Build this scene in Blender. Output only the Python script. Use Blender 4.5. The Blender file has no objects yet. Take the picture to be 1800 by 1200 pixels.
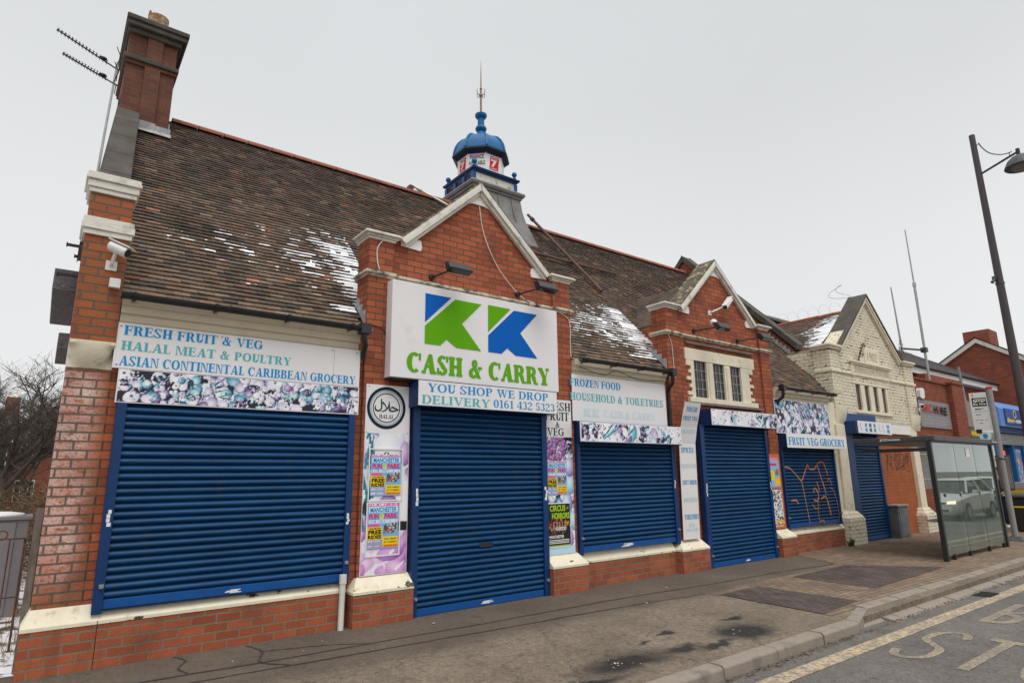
import bpy, math, random
import numpy as np
from mathutils import Vector, Matrix

SC = bpy.context.scene
COL = SC.collection
RND = random.Random(7)

# ------------------------------------------------------------------ camera
cam_d = bpy.data.cameras.new("camera")
cam = bpy.data.objects.new("camera", cam_d)
COL.objects.link(cam)
SC.camera = cam
YAW, PITCH, ROLL, FPX = math.radians(37.272), math.radians(12.398), math.radians(-0.715), 1073.194
cam_d.sensor_fit = 'HORIZONTAL'
cam_d.sensor_width = 36.0
cam_d.lens = FPX / 1800.0 * 36.0
cam_d.clip_start = 0.05
cam_d.clip_end = 3000
_f = Vector((math.sin(YAW) * math.cos(PITCH), math.cos(YAW) * math.cos(PITCH), math.sin(PITCH)))
_r = Vector((math.cos(YAW), -math.sin(YAW), 0))
_u = _r.cross(_f)
_c, _s = math.cos(ROLL), math.sin(ROLL)
_r2, _u2 = _c * _r + _s * _u, -_s * _r + _c * _u
m = Matrix.Identity(4)
for i in range(3):
    m[i][0], m[i][1], m[i][2] = _r2[i], _u2[i], -_f[i]
m[0][3], m[1][3], m[2][3] = 0.0, -7.297, 1.7
cam.matrix_world = m

# ------------------------------------------------------------------ sky, sun, exposure
SUN_EL, SUN_AZ = math.radians(62), math.radians(196)      # azimuth clockwise from +Y
w = bpy.data.worlds.new("World")
SC.world = w
w.use_nodes = True
nt = w.node_tree
nt.nodes.clear()
out = nt.nodes.new("ShaderNodeOutputWorld")
bg = nt.nodes.new("ShaderNodeBackground")
bg.inputs[1].default_value = 0.1
sky = nt.nodes.new("ShaderNodeTexSky")
sky.sky_type = 'NISHITA'
sky.sun_disc = False
sky.sun_elevation = SUN_EL
sky.sun_rotation = SUN_AZ
sky.dust_density = 6.0
sky.air_density = 1.0
hs = nt.nodes.new("ShaderNodeHueSaturation")
hs.inputs['Saturation'].default_value = 0.12
nt.links.new(sky.outputs[0], hs.inputs['Color'])
tc = nt.nodes.new("ShaderNodeTexCoord")
sep = nt.nodes.new("ShaderNodeSeparateXYZ")
nt.links.new(tc.outputs['Generated'], sep.inputs[0])
ramp = nt.nodes.new("ShaderNodeValToRGB")          # overcast cloud deck: brighter overhead, pale at the horizon
el = ramp.color_ramp.elements
el[0].position, el[0].color = 0.0, (8.7, 8.7, 8.75, 1)
el[1].position, el[1].color = 1.0, (13.5, 13.6, 13.7, 1)
for p, c in ((0.3, (7.95, 8.08, 8.17, 1)), (0.52, (7.15, 7.33, 7.47, 1)), (0.66, (7.1, 7.3, 7.45, 1)), (0.85, (12.0, 12.1, 12.2, 1))):
    e = el.new(p)
    e.color = c
nt.links.new(sep.outputs['Z'], ramp.inputs[0])
ns = nt.nodes.new("ShaderNodeTexNoise")
ns.inputs['Scale'].default_value = 1.7
ns.inputs['Detail'].default_value = 5
nt.links.new(tc.outputs['Generated'], ns.inputs['Vector'])
nr = nt.nodes.new("ShaderNodeMapRange")
nr.inputs['To Min'].default_value = 0.91
nr.inputs['To Max'].default_value = 1.05
nt.links.new(ns.outputs[0], nr.inputs[0])
ml = nt.nodes.new("ShaderNodeMix")
ml.data_type = 'RGBA'
ml.blend_type = 'MULTIPLY'
ml.inputs[0].default_value = 1.0
nt.links.new(ramp.outputs[0], ml.inputs[6])
nt.links.new(nr.outputs[0], ml.inputs[7])
mx = nt.nodes.new("ShaderNodeMix")
mx.data_type = 'RGBA'
mx.inputs[0].default_value = 0.94
nt.links.new(hs.outputs[0], mx.inputs[6])
nt.links.new(ml.outputs[2], mx.inputs[7])
nt.links.new(mx.outputs[2], bg.inputs[0])
nt.links.new(bg.outputs[0], out.inputs[0])

sd = bpy.data.lights.new("sun", 'SUN')
sd.energy = 1.5
sd.angle = math.radians(35)
sd.color = (1.0, 0.965, 0.92)
sun = bpy.data.objects.new("sun", sd)
COL.objects.link(sun)
_sd = Vector((math.sin(SUN_AZ) * math.cos(SUN_EL), math.cos(SUN_AZ) * math.cos(SUN_EL), math.sin(SUN_EL)))
sun.rotation_euler = _sd.to_track_quat('Z', 'Y').to_euler()
sun.location = (0, -20, 30)

SC.view_settings.view_transform = 'Standard'
SC.view_settings.look = 'None'
SC.view_settings.exposure = 0.08
SC.view_settings.gamma = 1.0
SC.view_settings.use_curve_mapping = False

# ------------------------------------------------------------------ mesh helpers
class MB:
    """collects vertices and faces in world coordinates; build() links them as one mesh object"""
    def __init__(self):
        self.v, self.f, self.c, self.e = [], [], None, []

    def add(self, vs, fs, col=None):
        o = len(self.v)
        self.v += [tuple(p) for p in vs]
        self.f += [tuple(i + o for i in q) for q in fs]
        if col is not None:
            if self.c is None:
                self.c = [(1, 1, 1)] * o
            if isinstance(col, list):
                self.c += col
            else:
                self.c += [col] * len(vs)
        return self

    def box(self, x0, x1, y0, y1, z0, z1, col=None):
        vs = [(x, y, z) for z in (z0, z1) for y in (y0, y1) for x in (x0, x1)]
        return self.add(vs, [(0, 2, 3, 1), (4, 5, 7, 6), (0, 1, 5, 4), (2, 6, 7, 3), (0, 4, 6, 2), (1, 3, 7, 5)], col)

    def hexa(self, b, t):
        """b, t: four points each, same winding"""
        return self.add(list(b) + list(t), [(3, 2, 1, 0), (4, 5, 6, 7), (0, 1, 5, 4), (1, 2, 6, 5), (2, 3, 7, 6), (3, 0, 4, 7)])

    def prism(self, pts, a, b, axis='y'):
        """pts: outline; 'y': (x,z) pushed from y=a to y=b; 'x': (y,z) pushed along x; 'z': (x,y) pushed along z"""
        n = len(pts)
        mk = {'y': lambda p, t: (p[0], t, p[1]), 'x': lambda p, t: (t, p[0], p[1]), 'z': lambda p, t: (p[0], p[1], t)}[axis]
        vs = [mk(p, a) for p in pts] + [mk(p, b) for p in pts]
        fs = [tuple(range(n)), tuple(reversed(range(n, 2 * n)))]
        fs += [(i, (i + 1) % n, n + (i + 1) % n, n + i) for i in range(n)]
        return self.add(vs, fs)

    def poly(self, pts, col=None):
        return self.add(pts, [tuple(range(len(pts)))], col)

    def tube(self, pts, r, n=8, cap=True):
        pts = [Vector(p) for p in pts]
        k = len(pts)
        rs = r if isinstance(r, (list, tuple)) else [r] * k
        vs, fs = [], []
        ref = None
        for i, p in enumerate(pts):
            d = (pts[min(i + 1, k - 1)] - pts[max(i - 1, 0)]).normalized()
            if ref is None:
                ref = Vector((0, 0, 1)) if abs(d.z) < 0.9 else Vector((1, 0, 0))
            a = d.cross(ref)
            if a.length < 1e-4:
                a = d.cross(Vector((0.3, 1, 0.2)))
            a.normalize()
            b = d.cross(a)
            ref = a.cross(d)
            for j in range(n):
                t = 2 * math.pi * j / n
                vs.append(p + rs[i] * (math.cos(t) * a + math.sin(t) * b))
        for i in range(k - 1):
            for j in range(n):
                fs.append((i * n + j, i * n + (j + 1) % n, (i + 1) * n + (j + 1) % n, (i + 1) * n + j))
        if cap:
            fs.append(tuple(range(n)))
            fs.append(tuple(reversed(range((k - 1) * n, k * n))))
        return self.add(vs, fs)

    def lathe(self, cx, cy, prof, n=16, rot=0.0, cap=True):
        vs, fs = [], []
        for r, z in prof:
            for j in range(n):
                t = 2 * math.pi * j / n + rot
                vs.append((cx + r * math.cos(t), cy + r * math.sin(t), z))
        k = len(prof)
        for i in range(k - 1):
            for j in range(n):
                fs.append((i * n + j, i * n + (j + 1) % n, (i + 1) * n + (j + 1) % n, (i + 1) * n + j))
        if cap:
            fs.append(tuple(reversed(range(n))))
            fs.append(tuple(range((k - 1) * n, k * n)))
        return self.add(vs, fs)

    def ball(self, c, rx, ry=None, rz=None, n=10, k=6):
        ry, rz = ry or rx, rz or rx
        vs, fs = [(c[0], c[1], c[2] - rz)], []
        for i in range(1, k):
            a = -math.pi / 2 + math.pi * i / k
            for j in range(n):
                t = 2 * math.pi * j / n
                vs.append((c[0] + rx * math.cos(a) * math.cos(t), c[1] + ry * math.cos(a) * math.sin(t), c[2] + rz * math.sin(a)))
        vs.append((c[0], c[1], c[2] + rz))
        for j in range(n):
            fs.append((0, 1 + (j + 1) % n, 1 + j))
            fs.append((len(vs) - 1, 1 + (k - 2) * n + j, 1 + (k - 2) * n + (j + 1) % n))
        for i in range(k - 2):
            for j in range(n):
                a, b = 1 + i * n + j, 1 + i * n + (j + 1) % n
                fs.append((a, b, b + n, a + n))
        return self.add(vs, fs)


POS = {}


def build(name, mb, mat, parent=None, smooth=False, bevel=0.0, kind=None, label=None):
    vs = np.array(mb.v, dtype=float)
    lo, hi = vs.min(0), vs.max(0)
    org = np.array([(lo[0] + hi[0]) / 2, (lo[1] + hi[1]) / 2, lo[2]])
    me = bpy.data.meshes.new(name)
    me.from_pydata([tuple(p) for p in (vs - org)], [], mb.f)
    me.materials.append(mat)
    if smooth:
        me.polygons.foreach_set("use_smooth", [True] * len(me.polygons))
        if smooth != 'all':
            me.set_sharp_from_angle(angle=math.radians(40))
    if mb.c is not None:
        ca = me.color_attributes.new("Col", 'FLOAT_COLOR', 'POINT')
        arr = np.ones((len(vs), 4), dtype=np.float32)
        arr[:, :3] = np.array(mb.c, dtype=np.float32)[:, :3]
        ca.data.foreach_set("color", arr.ravel())
    me.update()
    o = bpy.data.objects.new(name, me)
    COL.objects.link(o)
    pw = POS[parent.name] if parent is not None else np.zeros(3)
    o.location = tuple(org - pw)
    if parent is not None:
        o.parent = parent
    POS[o.name] = org
    if bevel:
        b = o.modifiers.new("bevel", 'BEVEL')
        b.width = bevel
        b.segments = 2
        b.limit_method = 'ANGLE'
        b.angle_limit = math.radians(35)
    if kind:
        o['kind'] = kind
    if label:
        o['label'] = label
    return o


def thing(name, label, cat, loc, group=None):
    o = bpy.data.objects.new(name, None)
    COL.objects.link(o)
    o.location = loc
    o.empty_display_size = 0.2
    POS[o.name] = np.array(loc, dtype=float)
    return tag(o, label, cat, group)


def tag(o, label, cat, group=None, kind=None):
    o['label'], o['category'] = label, cat
    if group:
        o['group'] = group
    if kind:
        o['kind'] = kind
    return o


def copy_thing(root, delta, label, parent=None):
    """copy a thing with its parts and sub-parts, moved by delta"""
    def rec(o, par):
        c = o.copy()
        COL.objects.link(c)
        c.parent = par
        for ch in list(o.children):
            rec(ch, c)
        return c
    r = rec(root, parent)
    r.location = Vector(root.location) + Vector(delta)
    r['label'] = label
    return r


# ------------------------------------------------------------------ materials
def nmat(name):
    mt = bpy.data.materials.new(name)
    mt.use_nodes = True
    nt = mt.node_tree
    return mt, nt, nt.nodes['Principled BSDF']


def nd(nt, typ, **kw):
    n = nt.nodes.new(typ)
    for k, v in kw.items():
        setattr(n, k, v)
    return n


def rgba(c):
    return (c[0], c[1], c[2], 1.0)


def mixc(nt, fac, a, b, mode='MIX'):
    n = nd(nt, "ShaderNodeMix", data_type='RGBA', blend_type=mode)
    for s, v in ((0, fac), (6, a), (7, b)):
        if isinstance(v, (int, float)):
            n.inputs[s].default_value = v
        elif isinstance(v, (tuple, list)):
            n.inputs[s].default_value = rgba(v)
        else:
            nt.links.new(v, n.inputs[s])
    return n.outputs[2]


def noise(nt, scale, detail=4, vec=None, lo=None, hi=None, rough=0.6, out=(0.0, 1.0)):
    n = nd(nt, "ShaderNodeTexNoise")
    n.inputs['Scale'].default_value = scale
    n.inputs['Detail'].default_value = detail
    n.inputs['Roughness'].default_value = rough
    if vec is None:
        vec = nd(nt, "ShaderNodeNewGeometry").outputs['Position']
    nt.links.new(vec, n.inputs['Vector'])
    if lo is None:
        return n.outputs[0]
    r = nd(nt, "ShaderNodeMapRange")
    r.inputs[1].default_value, r.inputs[2].default_value = lo, hi
    r.inputs[3].default_value, r.inputs[4].default_value = out
    nt.links.new(n.outputs[0], r.inputs[0])
    return r.outputs[0]


def math_(nt, op, a, b=None):
    n = nd(nt, "ShaderNodeMath", operation=op)
    for i, v in enumerate((a, b)):
        if v is None:
            continue
        if isinstance(v, (int, float)):
            n.inputs[i].default_value = v
        else:
            nt.links.new(v, n.inputs[i])
    return n.outputs[0]


def scaled(nt, sx, sy, sz):
    g = nd(nt, "ShaderNodeNewGeometry")
    mp = nd(nt, "ShaderNodeMapping")
    mp.inputs['Scale'].default_value = (sx, sy, sz)
    nt.links.new(g.outputs['Position'], mp.inputs['Vector'])
    return mp.outputs[0]


def bump(nt, bs, h, strength=0.4, dist=0.01):
    b = nd(nt, "ShaderNodeBump")
    b.inputs['Strength'].default_value = strength
    b.inputs['Distance'].default_value = dist
    nt.links.new(h, b.inputs['Height'])
    nt.links.new(b.outputs[0], bs.inputs['Normal'])
    return b


def plain(name, col, rough=0.6, var=0.15, metal=0.0, scale=6.0, dirt=None, dirt_lo=0.55, dirt_hi=0.75, dirt_scale=3.0, bmp=0.0, bscale=60, spec=0.5, attr=False, stretch=None, chip=None):
    mt, nt, bs = nmat(name)
    if attr:
        a = nd(nt, "ShaderNodeAttribute", attribute_name="Col")
        base = a.outputs['Color']
    else:
        base = tuple(col)
    v = noise(nt, scale, 5, lo=0.3, hi=0.7, out=(1 - var, 1 + var))
    c = mixc(nt, 1.0, base, v, 'MULTIPLY')
    if dirt is not None:
        vec = scaled(nt, *stretch) if stretch else None
        d = noise(nt, dirt_scale, 6, vec=vec, lo=dirt_lo, hi=dirt_hi)
        c = mixc(nt, d, c, dirt)
    if chip:
        ck = math_(nt, 'GREATER_THAN', noise(nt, 4.2, 9, vec=scaled(nt, 0.7, 0.7, 1.7), rough=0.62), chip)
        c = mixc(nt, ck, c, (0.06, 0.05, 0.038))
    nt.links.new(c, bs.inputs['Base Color'])
    bs.inputs['Roughness'].default_value = rough
    bs.inputs['Metallic'].default_value = metal
    bs.inputs['Specular IOR Level'].default_value = spec
    if bmp:
        bump(nt, bs, noise(nt, bscale, 4), bmp, 0.01)
    return mt


def brick_coords(nt):
    g = nd(nt, "ShaderNodeNewGeometry")
    s = nd(nt, "ShaderNodeSeparateXYZ")
    nt.links.new(g.outputs['Position'], s.inputs[0])
    n = nd(nt, "ShaderNodeSeparateXYZ")
    nt.links.new(g.outputs['True Normal'], n.inputs[0])
    side = math_(nt, 'GREATER_THAN', math_(nt, 'ABSOLUTE', n.outputs[0]), math_(nt, 'ABSOLUTE', n.outputs[1]))
    mx = nd(nt, "ShaderNodeMix", data_type='FLOAT')
    nt.links.new(side, mx.inputs[0])
    nt.links.new(s.outputs[0], mx.inputs[2])
    nt.links.new(s.outputs[1], mx.inputs[3])
    cb = nd(nt, "ShaderNodeCombineXYZ")
    nt.links.new(mx.outputs[0], cb.inputs[0])
    nt.links.new(s.outputs[2], cb.inputs[1])
    return cb.outputs[0], s


def brick(name, c1, c2, mortar, dirt=(0.05, 0.035, 0.03), dlo=0.52, dhi=0.85, damt=0.6, msize=0.007, odd=None, pink=None, painted=False, msm=0.15, bw=0.235, rh=0.0868):
    mt, nt, bs = nmat(name)
    vec, sp = brick_coords(nt)
    # slightly wavering joints
    wob = nd(nt, "ShaderNodeTexNoise")
    wob.inputs['Scale'].default_value = 9
    nt.links.new(vec, wob.inputs['Vector'])
    wm = mixc(nt, 0.006, vec, wob.outputs[1], 'ADD')
    bt = nd(nt, "ShaderNodeTexBrick")
    bt.offset = 0.5
    bt.inputs['Scale'].default_value = 1.0
    bt.inputs['Brick Width'].default_value = bw
    bt.inputs['Row Height'].default_value = rh
    bt.inputs['Mortar Size'].default_value = msize
    bt.inputs['Mortar Smooth'].default_value = msm
    bt.inputs['Bias'].default_value = -0.1
    bt.inputs['Color1'].default_value = rgba(c1)
    bt.inputs['Color2'].default_value = rgba(c2)
    bt.inputs['Mortar'].default_value = rgba(mortar)
    nt.links.new(wm, bt.inputs['Vector'])
    col = bt.outputs[0]
    col = mixc(nt, 1.0, col, noise(nt, 55, 5, lo=0.25, hi=0.75, out=(0.8, 1.18)), 'MULTIPLY')
    if odd is not None:       # odd bricks of another burn
        b2 = nd(nt, "ShaderNodeTexBrick")
        b2.offset = 0.5
        for k in ('Scale', 'Brick Width', 'Row Height'):
            b2.inputs[k].default_value = bt.inputs[k].default_value
        b2.inputs['Mortar Size'].default_value = 0.0
        b2.inputs['Bias'].default_value = -0.45
        b2.inputs['Color1'].default_value = (0, 0, 0, 1)
        b2.inputs['Color2'].default_value = (1, 1, 1, 1)
        nt.links.new(wm, b2.inputs['Vector'])
        msk = math_(nt, 'MULTIPLY', math_(nt, 'SUBTRACT', 1.0, bt.outputs[1]), math_(nt, 'MULTIPLY', b2.outputs[0], 0.85))
        col = mixc(nt, msk, col, odd)
    if pink is not None:      # remains of old paint, low on the end pier
        zr = nd(nt, "ShaderNodeMapRange")
        zr.inputs[1].default_value, zr.inputs[2].default_value = 2.85, 2.7
        nt.links.new(sp.outputs[2], zr.inputs[0])
        xr = nd(nt, "ShaderNodeMapRange")
        xr.inputs[1].default_value, xr.inputs[2].default_value = 0.46, 0.30
        nt.links.new(sp.outputs[0], xr.inputs[0])
        zb = nd(nt, "ShaderNodeMapRange")
        zb.inputs[1].default_value, zb.inputs[2].default_value = 0.55, 1.0
        nt.links.new(sp.outputs[2], zb.inputs[0])
        n1 = noise(nt, 9, 6, vec=scaled(nt, 1, 1, 1.7), lo=0.33, hi=0.45)
        n2 = noise(nt, 40, 3, lo=0.3, hi=0.5)
        mk = math_(nt, 'MULTIPLY', math_(nt, 'MULTIPLY', zr.outputs[0], xr.outputs[0]), math_(nt, 'MULTIPLY', n1, n2))
        mk = math_(nt, 'MULTIPLY', mk, zb.outputs[0])
        b3 = nd(nt, "ShaderNodeTexBrick")
        b3.offset = 0.5
        for k in ('Scale', 'Brick Width', 'Row Height'):
            b3.inputs[k].default_value = bt.inputs[k].default_value
        b3.inputs['Mortar Size'].default_value = 0.0
        b3.inputs['Bias'].default_value = 0.25
        b3.inputs['Color1'].default_value = (0, 0, 0, 1)
        b3.inputs['Color2'].default_value = (1, 1, 1, 1)
        sh_ = nd(nt, "ShaderNodeVectorMath", operation='ADD')
        nt.links.new(wm, sh_.inputs[0])
        sh_.inputs[1].default_value = (2.35, 0.868, 0)
        nt.links.new(sh_.outputs[0], b3.inputs['Vector'])
        mk = math_(nt, 'MULTIPLY', mk, math_(nt, 'ADD', math_(nt, 'MULTIPLY', b3.outputs[0], 0.55), 0.45))
        pk = mixc(nt, noise(nt, 5, 3, lo=0.35, hi=0.65), pink, (0.70, 0.54, 0.47))
        col = mixc(nt, math_(nt, 'MULTIPLY', mk, math_(nt, 'SUBTRACT', 1.0, math_(nt, 'MULTIPLY', bt.outputs[1], 0.92))), col, pk)
    d = noise(nt, 1.6, 7, lo=dlo, hi=dhi, out=(0, damt))
    col = mixc(nt, d, col, dirt)
    rn = noise(nt, 2.4, 7, vec=scaled(nt, 2.2, 2.2, 0.35), lo=0.56, hi=0.78, out=(0, 0.5))
    col = mixc(nt, rn, col, (0.07, 0.045, 0.035) if not painted else (0.42, 0.36, 0.24))
    if painted:               # flaking paint: dark gaps in the joints and a few bare bricks
        fl = noise(nt, 3.2, 8, vec=scaled(nt, 1, 1, 2.2), lo=0.55, hi=0.63)
        j = math_(nt, 'MULTIPLY', bt.outputs[1], fl)
        col = mixc(nt, j, col, (0.035, 0.03, 0.025))
        ch = math_(nt, 'GREATER_THAN', noise(nt, 11, 6, vec=scaled(nt, 0.6, 0.6, 2.0)), 0.66)
        col = mixc(nt, ch, col, (0.16, 0.075, 0.045))
        col = mixc(nt, noise(nt, 0.9, 6, lo=0.5, hi=0.75, out=(0, 0.35)), col, (0.33, 0.27, 0.15))
    nt.links.new(col, bs.inputs['Base Color'])
    bs.inputs['Roughness'].default_value = 0.85
    bs.inputs['Specular IOR Level'].default_value = 0.3
    h = math_(nt, 'SUBTRACT', 1.0, bt.outputs[1])
    h = math_(nt, 'ADD', h, math_(nt, 'MULTIPLY', noise(nt, 45, 5), 0.5))
    bump(nt, bs, h, 0.75 if painted else 0.5, 0.012)
    return mt


M = {}
M['brick'] = brick('red_facing_brick', (0.43, 0.118, 0.052), (0.26, 0.062, 0.032), (0.085, 0.066, 0.05))
M['plinth'] = brick('plinth_brick', (0.39, 0.105, 0.047), (0.27, 0.068, 0.034), (0.215, 0.172, 0.118), msize=0.0085, dlo=0.5, dhi=0.8, damt=0.55)
M['oldbrick'] = brick('weathered_orange_brick', (0.40, 0.115, 0.042), (0.18, 0.046, 0.028), (0.13, 0.10, 0.075), msize=0.010, odd=(0.50, 0.19, 0.06), pink=(0.60, 0.30, 0.265), damt=0.7, dlo=0.47)
M['chimbrick'] = brick('sooty_chimney_brick', (0.19, 0.055, 0.035), (0.075, 0.03, 0.024), (0.12, 0.095, 0.07), msize=0.009, odd=(0.36, 0.125, 0.055), dlo=0.42, dhi=0.72, damt=0.75)
M['farbrick'] = brick('distant_red_brick', (0.33, 0.085, 0.045), (0.22, 0.055, 0.033), (0.17, 0.11, 0.08), msize=0.008, dlo=0.48)
M['hirebrick'] = brick('brown_wire_cut_brick', (0.33, 0.088, 0.042), (0.25, 0.064, 0.033), (0.07, 0.055, 0.045), msize=0.009, msm=0.3)
M['orangebrick'] = brick('orange_painted_brick', (0.42, 0.125, 0.042), (0.38, 0.11, 0.038), (0.33, 0.095, 0.035), dirt=(0.20, 0.06, 0.03), dlo=0.4, dhi=0.8, damt=0.6)
M['creambrick'] = brick('flaking_cream_paint_on_brick', (0.80, 0.74, 0.59), (0.73, 0.67, 0.52), (0.58, 0.51, 0.37), dirt=(0.40, 0.33, 0.20), dlo=0.54, dhi=0.9, damt=0.35, painted=True, msize=0.014)
M['creamstone'] = plain('cream_painted_stone', (0.76, 0.69, 0.53), 0.75, 0.08, dirt=(0.25, 0.20, 0.13), dirt_lo=0.60, dirt_hi=0.80, dirt_scale=5, bmp=0.35, bscale=25)
M['creamsill'] = plain('chipped_cream_sill', (0.76, 0.69, 0.53), 0.75, 0.08, dirt=(0.25, 0.20, 0.13), dirt_lo=0.60, dirt_hi=0.80, dirt_scale=5, bmp=0.35, bscale=25, chip=0.625)
M['stained'] = plain('stained_cream_string_course', (0.62, 0.55, 0.42), 0.8, 0.12, dirt=(0.055, 0.045, 0.035), dirt_lo=0.47, dirt_hi=0.66, dirt_scale=6, bmp=0.4, bscale=30)
M['coping'] = plain('white_painted_coping', (0.72, 0.69, 0.62), 0.7, 0.07, dirt=(0.28, 0.26, 0.21), dirt_lo=0.55, dirt_hi=0.78, dirt_scale=5, bmp=0.2)
M['whitestone'] = plain('white_painted_stone', (0.80, 0.78, 0.74), 0.7, 0.05, dirt=(0.40, 0.38, 0.33), dirt_lo=0.62, dirt_hi=0.9)
M['soot'] = plain('sooty_sandstone', (0.085, 0.073, 0.062), 0.9, 0.4, dirt=(0.05, 0.045, 0.035), dirt_lo=0.45, dirt_hi=0.7, bmp=0.4)
M['moss'] = plain('mossy_slab', (0.10, 0.085, 0.065), 0.95, 0.4, dirt=(0.40, 0.33, 0.17), dirt_lo=0.52, dirt_hi=0.62, dirt_scale=9, bmp=0.6, bscale=30)
M['fascia'] = plain('beige_painted_timber', (0.66, 0.585, 0.44), 0.6, 0.06, dirt=(0.35, 0.29, 0.20), dirt_lo=0.6, dirt_hi=0.85)
M['gutter'] = plain('black_gutter', (0.022, 0.022, 0.025), 0.45, 0.2)
M['lead'] = plain('grey_lead', (0.21, 0.205, 0.20), 0.55, 0.25, dirt=(0.10, 0.095, 0.085), dirt_lo=0.5, dirt_hi=0.75, bmp=0.15, bscale=12)
M['flash'] = plain('lead_flashing', (0.34, 0.345, 0.36), 0.6, 0.3)
M['blue'] = plain('blue_gloss_paint', (0.003, 0.036, 0.135), 0.4, 0.15, spec=0.35, dirt=(0.02, 0.03, 0.07), dirt_lo=0.58, dirt_hi=0.85)
M['bluebar'] = plain('bright_blue_paint', (0.003, 0.075, 0.28), 0.4, 0.12, spec=0.35, dirt=(0.02, 0.05, 0.12), dirt_lo=0.6, dirt_hi=0.85)
M['domeblue'] = plain('cupola_blue_paint', (0.003, 0.125, 0.33), 0.45, 0.15, spec=0.35, dirt=(0.02, 0.06, 0.13), dirt_lo=0.55, dirt_hi=0.8)
M['domedark'] = plain('dark_blue_eaves', (0.006, 0.018, 0.042), 0.5, 0.2)
M['bluefascia'] = plain('faded_blue_board', (0.018, 0.065, 0.19), 0.6, 0.12, dirt=(0.05, 0.06, 0.09), dirt_lo=0.5, dirt_hi=0.8)
M['signwhite'] = plain('white_sign_board', (0.80, 0.785, 0.79), 0.35, 0.02, scale=1.5, dirt=(0.55, 0.52, 0.50), dirt_lo=0.62, dirt_hi=0.95, dirt_scale=2)
M['white'] = plain('white_plastic', (0.78, 0.77, 0.75), 0.4, 0.03)
M['dirtywhite'] = plain('grubby_white_paint', (0.70, 0.68, 0.63), 0.5, 0.1, dirt=(0.30, 0.20, 0.12), dirt_lo=0.6, dirt_hi=0.75)
M['black'] = plain('black_metal', (0.018, 0.018, 0.02), 0.4, 0.2)
M['darkgrey'] = plain('dark_grey_metal', (0.05, 0.052, 0.055), 0.5, 0.3, dirt=(0.10, 0.10, 0.10), dirt_lo=0.5, dirt_hi=0.7, dirt_scale=20)
M['duct'] = plain('weathered_duct_metal', (0.13, 0.13, 0.135), 0.55, 0.3, dirt=(0.06, 0.06, 0.065), dirt_lo=0.45, dirt_hi=0.6, dirt_scale=24)
M['grey'] = plain('grey_painted_metal', (0.26, 0.26, 0.265), 0.5, 0.12)
M['galv'] = plain('galvanised_steel', (0.40, 0.41, 0.41), 0.45, 0.15, metal=0.4)
M['rustpole'] = plain('rusty_scaffold_tube', (0.12, 0.055, 0.045), 0.7, 0.3)
M['rust'] = plain('rusty_iron', (0.095, 0.045, 0.03), 0.85, 0.4, dirt=(0.20, 0.08, 0.03), dirt_lo=0.5, dirt_hi=0.65, dirt_scale=25)
M['brass'] = plain('weathered_finial_metal', (0.27, 0.20, 0.12), 0.5, 0.3, metal=0.5)
M['terra'] = plain('terracotta_ridge', (0.30, 0.095, 0.055), 0.85, 0.25, dirt=(0.10, 0.06, 0.045), dirt_lo=0.5, dirt_hi=0.75)
M['pot'] = plain('stained_chimney_pot', (0.30, 0.15, 0.08), 0.9, 0.3, dirt=(0.42, 0.34, 0.22), dirt_lo=0.5, dirt_hi=0.58, dirt_scale=14, bmp=0.5)
M['tile'] = plain('plain_clay_tile', None, 0.9, 0.25, scale=28, attr=True, bmp=0.3, bscale=70, spec=0.25, dirt=(0.035, 0.03, 0.024), dirt_lo=0.50, dirt_hi=0.80, dirt_scale=1.3)
M['browntile'] = plain('brown_clay_tile', (0.125, 0.085, 0.065), 0.9, 0.3, scale=9, dirt=(0.05, 0.04, 0.032), dirt_lo=0.45, dirt_hi=0.7)
M['slate'] = plain('grey_slate', (0.105, 0.095, 0.095), 0.6, 0.3, scale=12, dirt=(0.16, 0.13, 0.11), dirt_lo=0.5, dirt_hi=0.8)
M['print'] = plain('printed_vinyl', None, 0.4, 0.02, attr=True)
M['snow'] = plain('wet_snow', (0.80, 0.82, 0.85), 0.6, 0.05, bmp=0.3, bscale=14)
M['timber'] = plain('weathered_timber', (0.20, 0.17, 0.145), 0.85, 0.3, dirt=(0.10, 0.08, 0.07), dirt_lo=0.45, dirt_hi=0.7, stretch=(8, 8, 0.8))
M['cabinet'] = plain('grey_cabinet_paint', (0.20, 0.195, 0.205), 0.6, 0.08, dirt=(0.22, 0.20, 0.19), dirt_lo=0.55, dirt_hi=0.8)
M['concretebin'] = plain('grey_green_metal', (0.16, 0.165, 0.165), 0.7, 0.3, dirt=(0.07, 0.07, 0.07), dirt_lo=0.5, dirt_hi=0.7)
M['rubber'] = plain('black_rubber', (0.02, 0.02, 0.02), 0.8, 0.1)
M['bark'] = plain('dark_bark', (0.085, 0.068, 0.053), 0.95, 0.4)
M['twig'] = plain('brown_bramble', (0.15, 0.10, 0.055), 0.95, 0.45, scale=1.5)
M['dry'] = plain('dry_grass_stalk', (0.30, 0.235, 0.14), 0.95, 0.3)
M['green'] = plain('dull_green_leaf', (0.06, 0.085, 0.025), 0.7, 0.35)
M['carpaint'] = plain('white_car_paint', (0.75, 0.75, 0.74), 0.25, 0.03)
M['navy'] = plain('navy_trouser_cloth', (0.012, 0.018, 0.045), 0.9, 0.2)
M['jacket'] = plain('black_jacket_cloth', (0.014, 0.014, 0.017), 0.85, 0.25)
M['skin'] = plain('skin', (0.42, 0.25, 0.17), 0.6, 0.06)
M['hair'] = plain('dark_hair', (0.02, 0.014, 0.01), 0.7, 0.2)
M['yellow'] = plain('yellow_panel', (0.62, 0.38, 0.02), 0.5, 0.1)
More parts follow.
